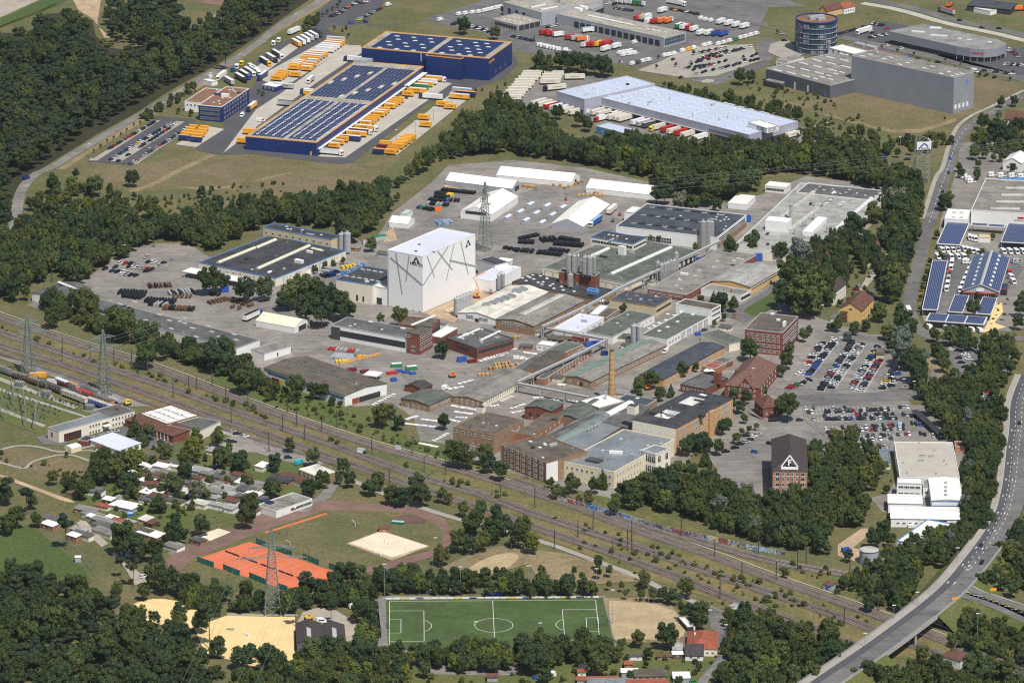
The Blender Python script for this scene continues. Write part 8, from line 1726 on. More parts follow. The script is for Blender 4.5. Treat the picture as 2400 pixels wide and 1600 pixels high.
trees('around the right-hand villa gardens','3:1985,1110,65,d 2120,1050,38,s 2080,1180,85,d 2200,1220,80,d 1960,1260,80,m 2300,1130,60,d 1905,1390,60,m 2160,1420,50,d 1990,1400,45,d 1930,1500,32,d 2070,1440,35,m 2250,1540,40,d 1760,1530,35,d')
trees('along the edge of the far plot','3:270,1040,60,d 160,1080,55,m 380,1130,55,m 540,1130,40,m 850,1180,45,d 760,1200,50,m 960,1240,60,m 1120,1280,20,l')
trees('around the foot of the sign tower','3:935,1370,50,m 1090,1370,45,d 1310,1370,40,m 1190,1400,35,d 680,1330,80,m 820,1330,55,d 1010,1460,45,m 560,1400,60,m')
trees('on the haulier frontage','2:1330,1290,60,m 1440,1290,50,m 1580,1290,45,m 1110,1260,45,m 1860,1290,45,m 2090,1280,50,m 420,1020,60,d 620,1090,60,d 700,1130,60,d 210,1010,70,d')
trees('beside the staff car park','0:1640,1010,22,m 1755,1030,26,m 1230,1140,12,m 1290,1120,12,m 1165,1190,13,m 1110,1230,13,m 1045,1260,12,m 985,1290,13,m 925,1335,14,m 860,1380,12,m 1730,965,20,b',tall=1.3)
trees('in the racecourse meadow','0:1845,205,45,p 1040,250,70,p 1090,240,50,p 390,190,60,p 350,180,55,p 660,230,100,p 1290,470,60,p 1180,460,50,p 2070,460,75,p 1360,560,60,p',foot=9)
trees('in the green island by the truck yard','1:795,268,16,c 828,245,17,c 850,320,16,m 825,348,12,m 720,250,16,m 748,45,18,m 702,75,16,m 655,105,16,m 612,130,16,m 770,15,18,m')
trees('along the right edge of the truck yard','1:2018,815,15,c 2078,815,13,c 2218,790,14,c 2290,760,16,c 25,835,18,m 62,855,20,m')
trees('in the meadow beside the forest road','4:480,110,80,d 650,130,75,l 870,130,85,m 1215,60,68,d 700,20,40,d 285,290,55,d 480,310,90,m 1105,340,105,m 1390,320,90,m 1850,190,45,d 1880,300,50,d 1690,390,50,m 1960,160,14,c 1230,225,30,d 700,320,40,b')
trees('around the works car park gate','4:700,900,110,m 120,1090,85,d 230,1110,60,o 60,830,90,d 1340,560,90,m')
trees('in front of the long grey store','4:800,1200,130,m 690,1170,65,d 1110,1390,150,m 480,1330,90,d 1440,1440,60,o 8:2000,110,140,d 1330,110,110,m 1850,100,80,m 2250,330,120,m 2240,220,110,d 1500,80,70,d')
trees('between the two dark-roofed halls','4:1920,1000,110,d 2030,1010,80,d 2250,1080,110,d 5:80,1070,95,d 330,1120,120,m 500,1100,140,m 640,1150,130,d 800,1230,120,d 450,1250,120,d 600,1290,120,d 250,1190,80,d 860,1260,70,m')
trees('near the foot of the white tower','5:1320,1330,85,m 1145,1350,45,o 540,900,35,d 635,860,30,d 365,985,50,b 715,845,40,b 800,810,35,b 1060,665,60,m')
trees('in the middle of the factory','6:1020,1255,38,m 9:1710,60,75,d 6:1285,610,32,m 1355,620,32,m 1690,700,38,l 2210,620,75,m 2210,690,60,d 2000,680,80,d 1855,1150,45,c 1945,1110,25,c 2015,1120,30,c 1920,1190,80,d 2040,1220,60,d 1735,1190,45,d 1950,1340,30,d 1860,1400,28,l')
trees('behind the pale-roofed hall','6:1480,80,120,m 1640,120,120,d 1800,150,130,m 1550,260,90,s 1660,290,80,m 1880,300,60,d 1400,200,90,d 1330,210,70,m 2050,120,110,d 2200,60,100,m')
trees('beside the big street houses','7:120,740,80,d 290,770,140,s 230,920,150,m 470,1050,180,m 350,1140,200,m 180,1130,130,d 640,760,90,d 770,880,50,u 650,930,45,u 720,960,55,u 880,880,55,u 800,500,110,d 980,380,90,m 1170,240,110,s 1260,180,90,d 1180,330,110,d 1250,420,110,d 1340,540,90,d 1090,600,90,d 1210,620,110,d 1270,740,100,d 1160,980,130,m 1260,900,60,m 1130,1080,120,d 1030,1300,80,m 1210,1270,50,d 1080,540,70,c 660,1210,30,d 640,1410,60,d 570,1430,35,d 900,1420,50,d 730,1510,45,s 1260,1400,120,d 1230,1500,110,s 1100,1480,70,m 790,1440,60,d 1620,290,70,d 1660,240,50,m 1780,20,40,d 1920,30,45,d',foot=1.0)
trees('in front of the motorhome dealer','7:1490,830,30,d 1470,930,32,d 1440,1000,28,d 1420,1070,26,d 1405,1160,24,d 1395,1260,22,d 1555,580,35,m 1530,1500,60,m 1680,1500,85,m 1800,1500,85,m 2070,1500,50,d 1920,1140,28,d 2065,1150,28,d 1890,1250,70,d 2320,1250,70,d 2300,1380,60,d 2340,1150,50,m 1845,745,30,m 1970,740,30,m 2065,600,28,m 1590,770,28,m')
trees('in the sandy palm garden','7:2118,1220,15,o 2115,1280,18,o 2170,1320,25,o 2070,1360,18,o 2200,1180,18,o',tall=.7,foot=3)
trees('around the brick office and upper car park','7:330,1500,55,m 380,1460,40,d 11:170,170,70,d 120,260,50,m 200,60,60,m 10:2190,60,95,d 1570,250,60,d 1635,190,32,u 1690,230,35,d 1290,340,75,m 1170,390,65,m 1360,470,60,d 1460,440,50,c 1170,470,50,b 1230,330,50,l')
trees('between the upper and right-hand car parks','11:1220,90,110,s 1330,130,90,d 1410,130,75,s 1360,240,110,d 1270,180,70,d 1390,340,80,d 1600,110,75,m 1550,60,60,d 1620,200,65,m 1710,310,60,d 1780,20,55,d 1880,10,60,d 1130,40,50,d 2010,20,80,d 2140,10,60,d')
trees('along the car park fence beside the road','11:1790,520,70,d 1500,570,85,m 1640,560,65,d 1600,660,85,d 1680,740,90,m 1850,720,95,s 1750,650,60,d 1990,590,75,d 2110,550,75,d 2140,680,85,d 2080,450,60,m 2160,340,60,m 2220,230,60,d 2280,120,60,d 1640,820,60,d 1720,860,60,m 2000,780,60,m 1950,880,80,d 2100,840,80,m 2150,930,60,d 2000,960,85,d 2080,1050,80,m 1950,1020,60,m')
trees('in the park behind the corner office','11:180,590,110,d 450,1080,90,s 520,1150,80,d 620,1060,60,d 720,980,75,m 770,1080,90,d 790,1170,80,d 1060,1140,55,l 900,1240,100,m 680,1230,85,m 1000,1190,60,d 560,1240,80,d 700,1330,70,d 820,1340,70,d 1090,1350,35,d 150,920,35,m 470,1330,80,d 1020,965,30,m 430,1010,50,m')
trees('on the forecourt of the yellow brick mill','10:1600,960,70,d 1680,920,75,d 1760,900,75,d 1640,900,60,d 1900,960,65,m 1800,940,60,d 1930,780,60,d 1985,745,50,m 2135,700,40,m 2180,800,32,m 2060,880,45,m 2245,775,28,m 2110,820,30,m 1780,1050,70,c 2010,560,60,m 2100,590,55,d 2150,500,60,d 2310,400,50,c 2040,470,50,m 1620,1110,28,d')
trees('in front of the cream banquet house','10:830,1250,75,c 770,1310,70,m 560,1290,80,m 400,1370,60,m 350,1290,45,m 480,1380,50,d 700,1440,55,m 620,1440,40,o 950,1450,60,l 1500,1180,90,m 1640,1200,90,m 1350,1240,90,d 1250,1310,110,d 1450,1330,120,d 1600,1340,120,m 1150,1340,90,m 1820,1250,100,d 1830,1360,90,m 2030,1400,100,d 1100,1430,90,d 930,1520,60,d 1400,1450,90,l 1700,1460,110,m 1900,1480,90,s 2200,1510,90,m')
trees('below the brown brick factory block','9:1850,1020,110,m 1930,1060,90,m 2100,1020,85,m 2130,1110,80,d 2250,1180,80,d 1780,960,60,o 1720,730,62,d 1160,670,95,m 1230,640,60,d 1310,735,62,d 1255,900,22,m')
trees('beside the low dark hall at the railway','9:370,400,95,m 535,440,70,d 620,450,65,d 110,370,45,m 30,330,50,d 700,540,40,d 775,570,28,m 100,500,40,b')
trees('along the service path beside the tracks','9:310,940,62,o 175,1100,75,d 530,1050,78,o 805,1130,75,o 615,1250,75,d 480,1340,80,d 860,1260,65,d 160,1330,80,m 760,1250,45,m 1120,1270,80,m 1060,1330,70,d 1000,1340,40,d 1250,1400,80,m 1340,1420,80,d 1480,1290,90,m 1520,1400,95,d 1420,1400,70,d 1700,1400,65,o 1770,1430,50,o 1900,1530,60,m 2060,1520,70,m 2200,1560,60,d')
trees('around the railway office','8:1240,760,85,c 1370,820,70,m 1300,850,80,c 1800,840,50,l 1820,900,60,m 1990,850,90,b 1520,1010,80,m 1760,980,110,l 2030,1060,100,m 2200,1090,95,d 1230,1060,110,l 1100,1080,90,m 950,1090,110,d 900,1180,110,d 1050,1170,100,m 800,1260,70,d 610,1030,22,d 1680,1060,60,m')
trees('in the garden colony','8:1170,1290,110,d 1600,1290,95,m 1690,1180,80,d 1810,1360,85,s 740,1350,85,m 640,1300,70,d 480,1240,60,m 1450,1490,70,d 1900,1400,50,m 2290,1490,100,d 12:1130,220,140,d 1280,310,110,d 1590,170,90,d 1650,200,80,d 1850,110,85,d 1610,60,60,d 1430,340,90,d 2260,40,90,d 600,90,100,p 9:120,1340,60,d 480,1350,60,m')
trees('at the edge of the lower left meadow','8:60,1310,75,p 240,1400,70,p 40,1400,80,d 300,1460,60,d 12:70,100,85,d 330,60,60,m 150,30,90,d 1110,450,55,p 1220,480,75,p 690,740,90,s 1070,700,70,l 1530,600,120,d 1420,560,110,m 1450,470,90,d 1320,720,70,m 1740,660,110,d 1650,880,70,p 1640,950,90,m 1920,930,130,p 1850,1000,90,m 1980,640,50,o 2080,730,70,o 2260,700,80,m 1310,900,55,o 1420,960,70,o')
trees('around the riding arena','12:2000,1230,85,d 2220,1320,100,d 2300,1280,80,d 13:90,1330,110,d 130,1290,85,m 510,1260,120,m 640,1240,110,d 740,1250,110,d 960,1270,120,d 1050,1250,90,d 690,860,60,p 360,860,70,p 450,600,70,p 530,650,60,p 330,760,70,m')
trees('between sand pitch and football ground','13:940,560,100,m 790,560,90,d 870,520,70,p 1130,550,70,m 1330,560,80,l 1440,540,80,d 1240,610,80,d 1500,640,80,l 1000,640,80,m 740,620,70,d 600,690,80,d 1700,640,75,d 1920,590,75,m 2100,590,75,d 2240,580,80,d 1850,250,90,m 1960,280,80,d 2080,260,85,m 2000,80,110,m 2180,160,110,d 2270,100,90,d 1700,380,85,m 14:60,200,100,d 180,270,85,l 100,120,80,d 60,590,70,d 280,580,50,m')
trees('on the worn grass by the tracks','14:790,450,52,d 570,530,32,d 275,530,45,m 790,540,42,d 895,525,42,m 650,580,38,o 890,655,30,m 1008,670,30,m 1215,600,65,m 1200,650,45,d 1600,680,85,m 1480,760,65,d 1380,740,60,d 1300,740,55,m 500,670,65,d 690,690,45,d 1040,740,30,m 1190,750,40,m 1590,900,70,d 1680,900,75,d 1730,980,80,d 1760,880,70,m',foot=2.2)
trees('between the football pitch and the gardens','13:1480,1290,90,d 1620,1280,80,m 1290,1250,80,m 1890,1240,90,d 2110,1260,100,d 2250,1300,80,m 1760,1290,60,m 1400,1340,80,m 1180,1320,80,d 1550,1430,70,m 2200,1400,60,d 14:100,1220,110,d 300,1230,120,m 460,1210,90,d 720,1230,90,m 860,1260,110,m 600,1240,80,d 200,1340,120,d 800,1380,110,m 1160,1150,70,m 1420,1120,110,d 1250,1290,50,d 1230,1390,30,d 1530,1540,45,d 310,1480,70,m 455,1520,26,u 1720,1410,35,d 1085,1500,45,d 1010,1200,50,m')
trees('beside the lane at the lower right','14:2130,1000,110,d 2180,1120,120,d 2100,1220,110,m 2240,1280,120,d 2080,1400,100,m 2200,1460,110,m 2290,1400,90,l 2000,1440,50,l 2320,1180,90,d 15:110,1100,120,d 300,1120,110,m 560,1090,110,m 120,1300,120,m 350,1330,120,d 600,1280,110,d 30,1390,90,l 400,1470,100,m 250,1480,90,m 930,1450,90,d 1060,1480,90,m 800,1490,70,m')
trees('around the round tank and angled hall','15:985,220,85,d 1060,150,80,d 1130,240,65,m 1340,260,75,d 1310,380,75,m 1580,200,85,l 1680,180,80,m 1000,530,80,d 1110,560,90,m 1250,500,80,d 740,390,50,d 690,640,55,d 160,550,40,d 1700,320,60,m 1540,330,80,d 1620,420,70,d 1240,620,80,d 950,640,80,m 1100,700,100,d 1200,800,85,m 930,830,70,d')
trees('beyond the slip road','15:1960,620,75,m 2050,600,70,d 2150,640,60,d 1985,830,55,c 1830,960,85,m 1960,1020,85,d 1900,940,60,m 2250,690,70,m 2280,220,100,d 2250,350,100,m 2330,430,80,m 1830,230,45,d 2040,50,70,d 1950,120,75,d 2180,970,40,l 2100,1050,80,m 1540,1370,80,d 1420,1290,80,m 1860,1390,85,m 1700,1300,45,d 1600,1430,80,m 2000,1440,110,m 2200,1450,110,m 2300,1500,80,s')
flush_trees()
# ================================================================== SMALLER THINGS
PY=[('tallest lattice pylon standing between tennis courts and riding arena','S:639,1438',45,((34,11),(28.5,17)),3.9,.1),('lattice pylon between the tracks and the railway office','S:245,926',38,((33,7),(27,10)),3.4,.5),('lattice pylon at the left edge beside the wagons','S:68,880',36,((31,7),(25,10)),3.4,.5),('lattice pylon rising from the factory yard behind the white tower','S:1137,588',43,((39,4),(34,6),(28,7)),3.3,1.1)]
PO=[pylon(a,s_,h,ar,wb,rz=r)for a,s_,h,ar,wb,r in PY]
def tip(i,a,sgn):
 z,half=PY[i][3][a];r=PY[i][5];o=PO[i].location;return Vc((o.x+sgn*half*cos(r),o.y+sgn*half*sin(r),z-2.2))
k_=0
for a in(0,1):
 for sgn in(-1,1):
  for pts,w_ in(([tip(1,a,sgn),tip(3,a,sgn)],'from the railway pylon to the factory pylon'),([tip(2,a,sgn),tip(1,a,sgn)],'between the two railway pylons'),([tip(0,a,sgn),tip(0,a,sgn)+Vc((-40,-330,0))],'running off the bottom edge from the tallest pylon'),([tip(3,a,sgn),tip(3,a,sgn)+Vc((420,160,0))],'from the factory pylon over the wood')):
   wire('power_line',f'thin {("upper", "lower")[a]} {("left", "right")[sgn > 0]} power line {w_}',pts,.03,5,'high-voltage wires')
g=G(pp('S:2160,425')[0]);st_=empty('sign_tower',(g.x,g.y,0),.12);tag(st_,'lattice sign tower with a white board beside the street','sign');ht=27
mb=MB()
for sx in(-1,1):
 for sy in(-1,1):mb.beam((sx*4,sy*4,0),(sx*4,sy*4,ht),.14)
for k in rg(8):
 z0,z1=k*ht/8,(k+1)*ht/8
 for(p,q)in(((-4,-4),(4,-4)),((4,-4),(4,4)),((4,4),(-4,4)),((-4,4),(-4,-4))):mb.beam((*p,z0),(*q,z1),.07);mb.beam((*q,z0),(*p,z1),.07);mb.beam((*p,z1),(*q,z1),.06)
mb.obj('lattice_frame',M['galv'],st_)
mb=MB();mb.box(-4.6,4.6,-4.7,-4.3,ht-5,ht);mb.obj('board',M['white'],st_);mb=MB();mb.box(4.3,4.7,-4.3,4.6,ht-5,ht);mb.obj('board',M['white'],st_)
mb=MB();stroke(mb,(-3.4,ht-4.4),(0,ht-.9),.4,-4.75,.06);stroke(mb,(0,ht-.9),(2.6,ht-3.0),.4,-4.75,.06);mb.obj('emblem',M['Pb'],st_);ltr_('FRIATEC',1.5,M['black'],st_,(1.0,-4.78,ht-4.2),(pi/2,0,0))
mb=MB();[mb.beam((x,-4.4,ht),(0,0,ht+2.4),.08)for x in(-4.4,4.4)];[mb.beam((x,4.4,ht),(0,0,ht+2.4),.08)for x in(-4.4,4.4)];mb.obj('top_frame',M['galv'],st_)
CM='9:290,650 605,835 745,790 375,780 245,830 445,905 1065,1035 1435,1045 120,1010 1225,1330 1545,1200 1740,1225 2245,1450 8:575,95 830,178 573,200 1048,215 1210,225 1355,315 1592,520 1735,490 2075,568 1950,420 1805,445 2125,760 2280,640 10:145,1260 210,1525 14:745,175 1100,265 390,335 1060,350 605,230 1862,425 2112,620 1555,215 2262,385 1910,795 920,400 1100,380 15:75,625 350,485 270,535 700,1045 1012,900 750,620 4:475,1020 1415,700'
pts_=sorted(pp(CM),key=lambda p:p[0])
for i,p in en(pts_):
 g=G(p);o=empty('catenary_mast',(g.x,g.y,.2),-.9);tag(o,f'dark overhead-line mast, {ORD[i % 39]} from {"left" if i < 39 else "right end"} along the railway','mast','overhead-line masts');h=rnd_u(8.5,11.5)
 def f():
  mb=MB()
  for sx in(-1,1):mb.beam((sx*.3,0,0),(sx*.16,0,10),.09)
  for k in rg(10):mb.beam((-.28*(1-k/25),0,k),(.28*(1-k/25),0,k+1),.04)
  return mb.mesh('mast',[M['rustmast']])
 inst(shared('cm',f),'mast',o).scale.z=h/10
 def f2():
  mb=MB();mb.beam((0,0,8.2),(0,3.4,7.2),.05);mb.beam((0,0,6.4),(0,3.4,7.2),.05);mb.box(-.5,.5,-.5,.5,0,.4);return mb.mesh('bracket',[M['rustmast']])
 inst(shared('cb',f2),'bracket',o)
for tn,d in(('north',2.3),('north',-2.3),('middle',2.3),('middle',-2.3),('south',2.3),('south',-2.3),('junction',2.3)):
 P=ofl(TL[tn],d);wire('contact_wire',f'thin overhead contact wire above the {tn} railway line, {"upper" if d > 0 else "lower"} track',[Vc((p.x,p.y,6))for p in P[::4]],.022,.25,'contact wires')
def graffiti_mat(i,cols):
 m=bpy.data.materials.new(f'graffiti_{i}');m.use_nodes=True;n=m.node_tree.nodes;L=m.node_tree.links.new;ge=n.new('ShaderNodeNewGeometry');v=n.new('ShaderNodeTexVoronoi');v.inputs['Scale'].default_value=1.1;L(ge.outputs['Position'],v.inputs['Vector']);r=n.new('ShaderNodeValToRGB');r.color_ramp.interpolation='CONSTANT';L(v.outputs['Color'],r.inputs[0])
 for j,c in en(cols):
  e=r.color_ramp.elements[j]if j<2 else r.color_ramp.elements.new(j/len(cols));e.position=j/len(cols);e.color=(*c,1)
 L(r.outputs[0],n['Principled BSDF'].inputs['Base Color']);return m
GR=[graffiti_mat(i,c)for i,c in en((((.3,.31,.3),(.10,.06,.12),(.35,.35,.34),(.2,.12,.2)),((.05,.25,.55),(.4,.5,.6),(.08,.3,.6),(.5,.55,.6)),((.42,.07,.05),(.5,.12,.1),(.2,.1,.1),(.45,.4,.38)),((.5,.52,.5),(.25,.4,.38),(.6,.6,.58),(.3,.3,.32)),((.6,.42,.05),(.1,.2,.4),(.6,.55,.4),(.5,.5,.5))))]
gw=empty('graffiti_wall',(0,0,0));tag(gw,'long low wall covered in colourful graffiti along the tracks','wall')
P=[G(p)for p in pp('10:340,1440 600,1510 800,1568 14:830,8 1020,55 1200,115 1390,170 1580,215 1900,278 2150,338 2352,375 15:155,405')];k=0
for a,c in zip(P,P[1:]):
 n=max(1,round((c-a).length/6))
 for i in rg(n):
  p,q=a.lerp(c,i/n),a.lerp(c,(i+.98)/n);t=(q-p).normalized();l=(q-p).length;mb=MB();mb.box(-l/2,l/2,-.12,.12,0,2.5);k+=1
  mb.obj('wall_panel',GR[(k*7//3)%5 if k%4 else 0],gw,((p.x+q.x)/2,(p.y+q.y)/2,.15),atan2(t.y,t.x))
O,T_=G(pp('13:1228,822')[0]),G(pp('14:768,808')[0]);ex=(T_-O).normalized();LP=(T_-O).length;ey=Vc((ex.y,-ex.x,0));WP=66.0;zl=.29
mb=MB()
def ln(a,c,w_=.22):
 a,c=O+ex*a[0]+ey*a[1],O+ex*c[0]+ey*c[1];d=(c-a).normalized();n_=Vc((-d.y,d.x,0))*w_/2;mb.quad([(p.x,p.y,zl)for p in(a-n_,c-n_,c+n_,a+n_)])
def arc(cx,cy,r,a0,a1,n=40):
 for i in rg(n):t,u=a0+(a1-a0)*i/n,a0+(a1-a0)*(i+1)/n;ln((cx+r*cos(t),cy+r*sin(t)),(cx+r*cos(u),cy+r*sin(u)))
for a,c in(((0,0),(LP,0)),((LP,0),(LP,WP)),((LP,WP),(0,WP)),((0,WP),(0,0)),((LP/2,0),(LP/2,WP))):ln(a,c)
for s_ in(0,1):
 X=lambda v:v if s_==0 else LP-v
 for dep,wd in((16.5,40.3),(5.5,18.3)):y0,y1=WP/2-wd/2,WP/2+wd/2;ln((X(0),y0),(X(dep),y0));ln((X(dep),y0),(X(dep),y1));ln((X(dep),y1),(X(0),y1))
 arc(X(11),WP/2,9.15,-.925 if s_==0 else pi-.925,.925 if s_==0 else pi+.925,16)
arc(LP/2,WP/2,9.15,0,6.2832);tag(mb.obj('pitch_lines',M['paint']),kind='structure')
def goal(label,c,d,wd=7.3):
 o=empty('goal',c,atan2(d.y,d.x));tag(o,label,'goal','goals');mb=MB();h=2.44;a=wd/2
 for p,q in(((0,-a,0),(0,-a,h)),((0,a,0),(0,a,h)),((0,-a,h),(0,a,h))):mb.beam(p,q,.09)
 mb.obj('frame',M['white'],o);mb=MB()
 for i in rg(9):y=-a+wd*i/8;mb.beam((0,y,h),(1.9,y,0),.025)
 for i in rg(4):t=i/4;mb.beam((1.9*t,-a,h*(1-t)),(1.9*t,a,h*(1-t)),.025)
 mb.obj('net',M['bK'],o)
goal('football goal at the left end of the green pitch',O+ey*WP/2+Vc((0,0,.2)),-ex);goal('football goal at the right end of the green pitch',O+ex*LP+ey*WP/2+Vc((0,0,.2)),ex)
for p,h,lab in(('13:895,125',.4,'small goal on the running track infield, upper'),('13:295,310',.5,'small goal on the running track infield by the tennis courts'),('14:1205,825',1.57,'white goal at the top of the sand pitch'),('0:850,70',.3,'white goal on the racecourse grass')):goal(lab,G(pp(p)[0])+Vc((0,0,.1)),Vc((cos(h),sin(h),0)),5)
def simple(name,label,cat,p,rz,parts,group=None,z=.15):
 g=p if isinstance(p,Vector)else G(pp(p)[0]);o=empty(name,(g.x,g.y,z),rz);tag(o,label,cat,group)
 for pn,m,bx in parts:
  mb=MB();[mb.box(*b_)for b_ in bx];mb.obj(pn,M[m],o)
 return o
for i,(p,t)in en((('13:1600,738',0),('14:40,735',0),('14:315,735',0))):simple('ground_cabin',f'small grey roller box, {ORD[i]} from left above the pitch','box',p,.02,(('body','steel',((-2,2,-.8,.8,0,1.2),)),('lid','white',((-2.1,2.1,-.9,.9,1.2,1.35),))),'boxes above the pitch')
simple('dugout','blue team dugout on the far touchline','dugout','13:2175,785',.02,(('shelter','Pn',((-4,4,.5,.7,0,2),(-4,4,-.7,.7,1.9,2.05),(-4,-3.9,-.7,.6,0,2),(3.9,4,-.7,.6,0,2))),('bench','white',((-3.6,3.6,0,.4,.35,.5),))))
mb=MB();bb=empty('advertising_boards',O-ey*3);tag(bb,'white perimeter boards along the far touchline of the pitch','boards');bb.rotation_euler.z=atan2(ex.y,ex.x)
for i in rg(28):mb=MB();mb.box(-1.65,1.65,-.05,.05,.2,1.1);mb.obj('board',M[('white','white','white','Py','cream','white','Pn')[i*5%7]],bb,(-2+i*(LP+4)/28+1.7,0,0))
mb=MB();mb.beam((-3,-.6,1.1),(LP+3,-.6,1.1),.05);[mb.beam((-3+i*3.2,-.6,0),(-3+i*3.2,-.6,1.1),.04)for i in rg(33)];mb.obj('rail',M['white'],bb)
scr=empty('ball_screen',(0,0,0));tag(scr,'tall green ball-stop screen behind the left goal','fence');a,c=G(pp('13:1122,925')[0]),G(pp('13:1150,1160')[0])
for i in rg(6):
 p,q=a.lerp(c,i/6),a.lerp(c,(i+1)/6);mb=MB();mb.beam(p+Vc((0,0,2)),q+Vc((0,0,2)),.03);mb.quad([tuple(p),tuple(q),tuple(q+Vc((0,0,4))),tuple(p+Vc((0,0,4)))]);mb.obj('screen_panel',M['bK'],scr);mb=MB();mb.beam(p,p+Vc((0,0,4.2)),.06);mb.obj('post',M['galv'],scr)
for i,s_ in en(('12:1810,460 1965,512','12:2050,530 2205,590','12:2290,605 13:90,668','13:195,700 290,735','13:0,290 95,325','13:185,358 335,410','13:430,430 580,492','13:670,515 790,565')):
 a,c=[G(p)for p in pp(s_)];o=empty('wind_screen',(a.x,a.y,.2));tag(o,f'green wind screen, {ORD[i]} around the tennis courts','screen','green tennis screens');d=c-a;mb=MB();n_=Vc((-d.y,d.x,0)).normalized()*.04;q=[Vc()-n_,d-n_,d+n_,n_]
 for j in rg(4):mb.quad([(*q[j].xy,.3),(*q[(j+1)%4].xy,.3),(*q[(j+1)%4].xy,3.0),(*q[j].xy,3.0)])
 mb.obj('fabric',M['bK'],o);mb=MB()
 for j in rg(5):p=d*(j/4);mb.beam(p,p+Vc((0,0,3.4)),.05)
 mb.obj('posts',M['galv'],o)
a,c,d_=G(pp('S:462,1314')[0]),G(pp('S:585,1271')[0]),G(pp('S:795,1347')[0]);u,v=(c-a),(d_-c);mb=MB();zl=.31
for k in rg(5):
 p0=a+u*.12+v*(k+.16)/5;eu,ev=u*.76,v*.68/5
 for(s0,t0,s1,t1)in((0,0,1,0),(0,1,1,1),(0,0,0,1),(1,0,1,1),(0,.14,1,.14),(0,.86,1,.86),(.24,.14,.24,.86),(.76,.14,.76,.86),(.24,.5,.76,.5)):
  p,q=p0+eu*s0+ev*t0,p0+eu*s1+ev*t1;d=(q-p).normalized();n_=Vc((-d.y,d.x,0))*.025;mb.quad([(w_.x,w_.y,zl)for w_ in(p-n_,q-n_,q+n_,p+n_)])
 p,q=p0+eu*.5-ev*.1,p0+eu*.5+ev*1.1;o=empty('tennis_net',(p.x,p.y,.2));tag(o,f'dark tennis net, {ORD[k]} from top of the clay courts','net','tennis nets');m2=MB();m2.quad([(0,0,0),tuple((q-p).xy)+(0,),tuple((q-p).xy)+(1,),(0,0,1)]);m2.beam((0,0,1),tuple((q-p).xy)+(1,),.05);m2.obj('mesh',M['aH'],o)
tag(mb.obj('court_lines',M['paint']),kind='structure')
for i,p in en(('13:1215,300','13:1370,355','13:1180,290')):simple('beach_post',f'thin post, {ORD[i]} on the white sand field','post',p,0,(('pole','wood',((-.08,.08,-.08,.08,0,2.6),)),),'sand field posts')
simple('storage_box','green tarpaulin box beside the dark cinder patch','box','13:1305,110',-.2,(('box','bK',((-3,3,-1,1,0,1.4),)),('lid','roof_teal',((-3.1,3.1,-1.1,1.1,1.4,1.55),))))
LMP='13:1183,780,17 13:1878,750,14 14:150,760,15 14:775,750,13 14:925,1020,17 13:2020,1225,12 14:260,1180,9 14:1820,1060,9 14:1965,1160,7 7:495,1495,17 10:2213,520,17 11:1245,520,11 11:1340,510,9 11:1428,440,6 11:770,590,10 11:665,120,10 11:1785,60,6 15:1155,980,7 15:1370,860,7 15:890,1240,7 15:1740,450,7 15:1830,690,9 15:1920,1240,17 4:1145,800,8 6:165,285,8 1:1465,1250,10 1:1800,950,8 1:1630,1110,9 1:1290,1320,9 1:370,240,9 0:1500,1050,8 0:1375,1510,11 0:825,1450,9 0:1560,1400,9 3:545,1250,9 3:1215,1370,8 3:1505,1480,13 2:1005,700,10 12:2010,80,10 13:1650,480,14'
for i,t in en(sorted(LMP.split()and[t.rsplit(',',1)for t in LMP.split()],key=lambda t:pp(t[0])[0][0])):
 h=float(t[1]);g=G(pp(t[0])[0]);zb=7.3 if t[0].startswith('15:')and not t[0].startswith('15:1920')else .1;g=G(pp(t[0])[0],zb);o=empty('lamp_post',(g.x,g.y,zb));tag(o,f'tall thin lamp post, {ORD[i % 39]} from {"left" if i < 39 else "right"} in the picture','lamp','lamp posts');mb=MB();mb.cyl((0,0),.14,0,h,8,r2=.08);mb.obj('pole',M['galv'],o);mb=MB();mb.box(-.9,.9,-.25,.25,h,h+.22);mb.obj('lamp_head',M['aA'],o)
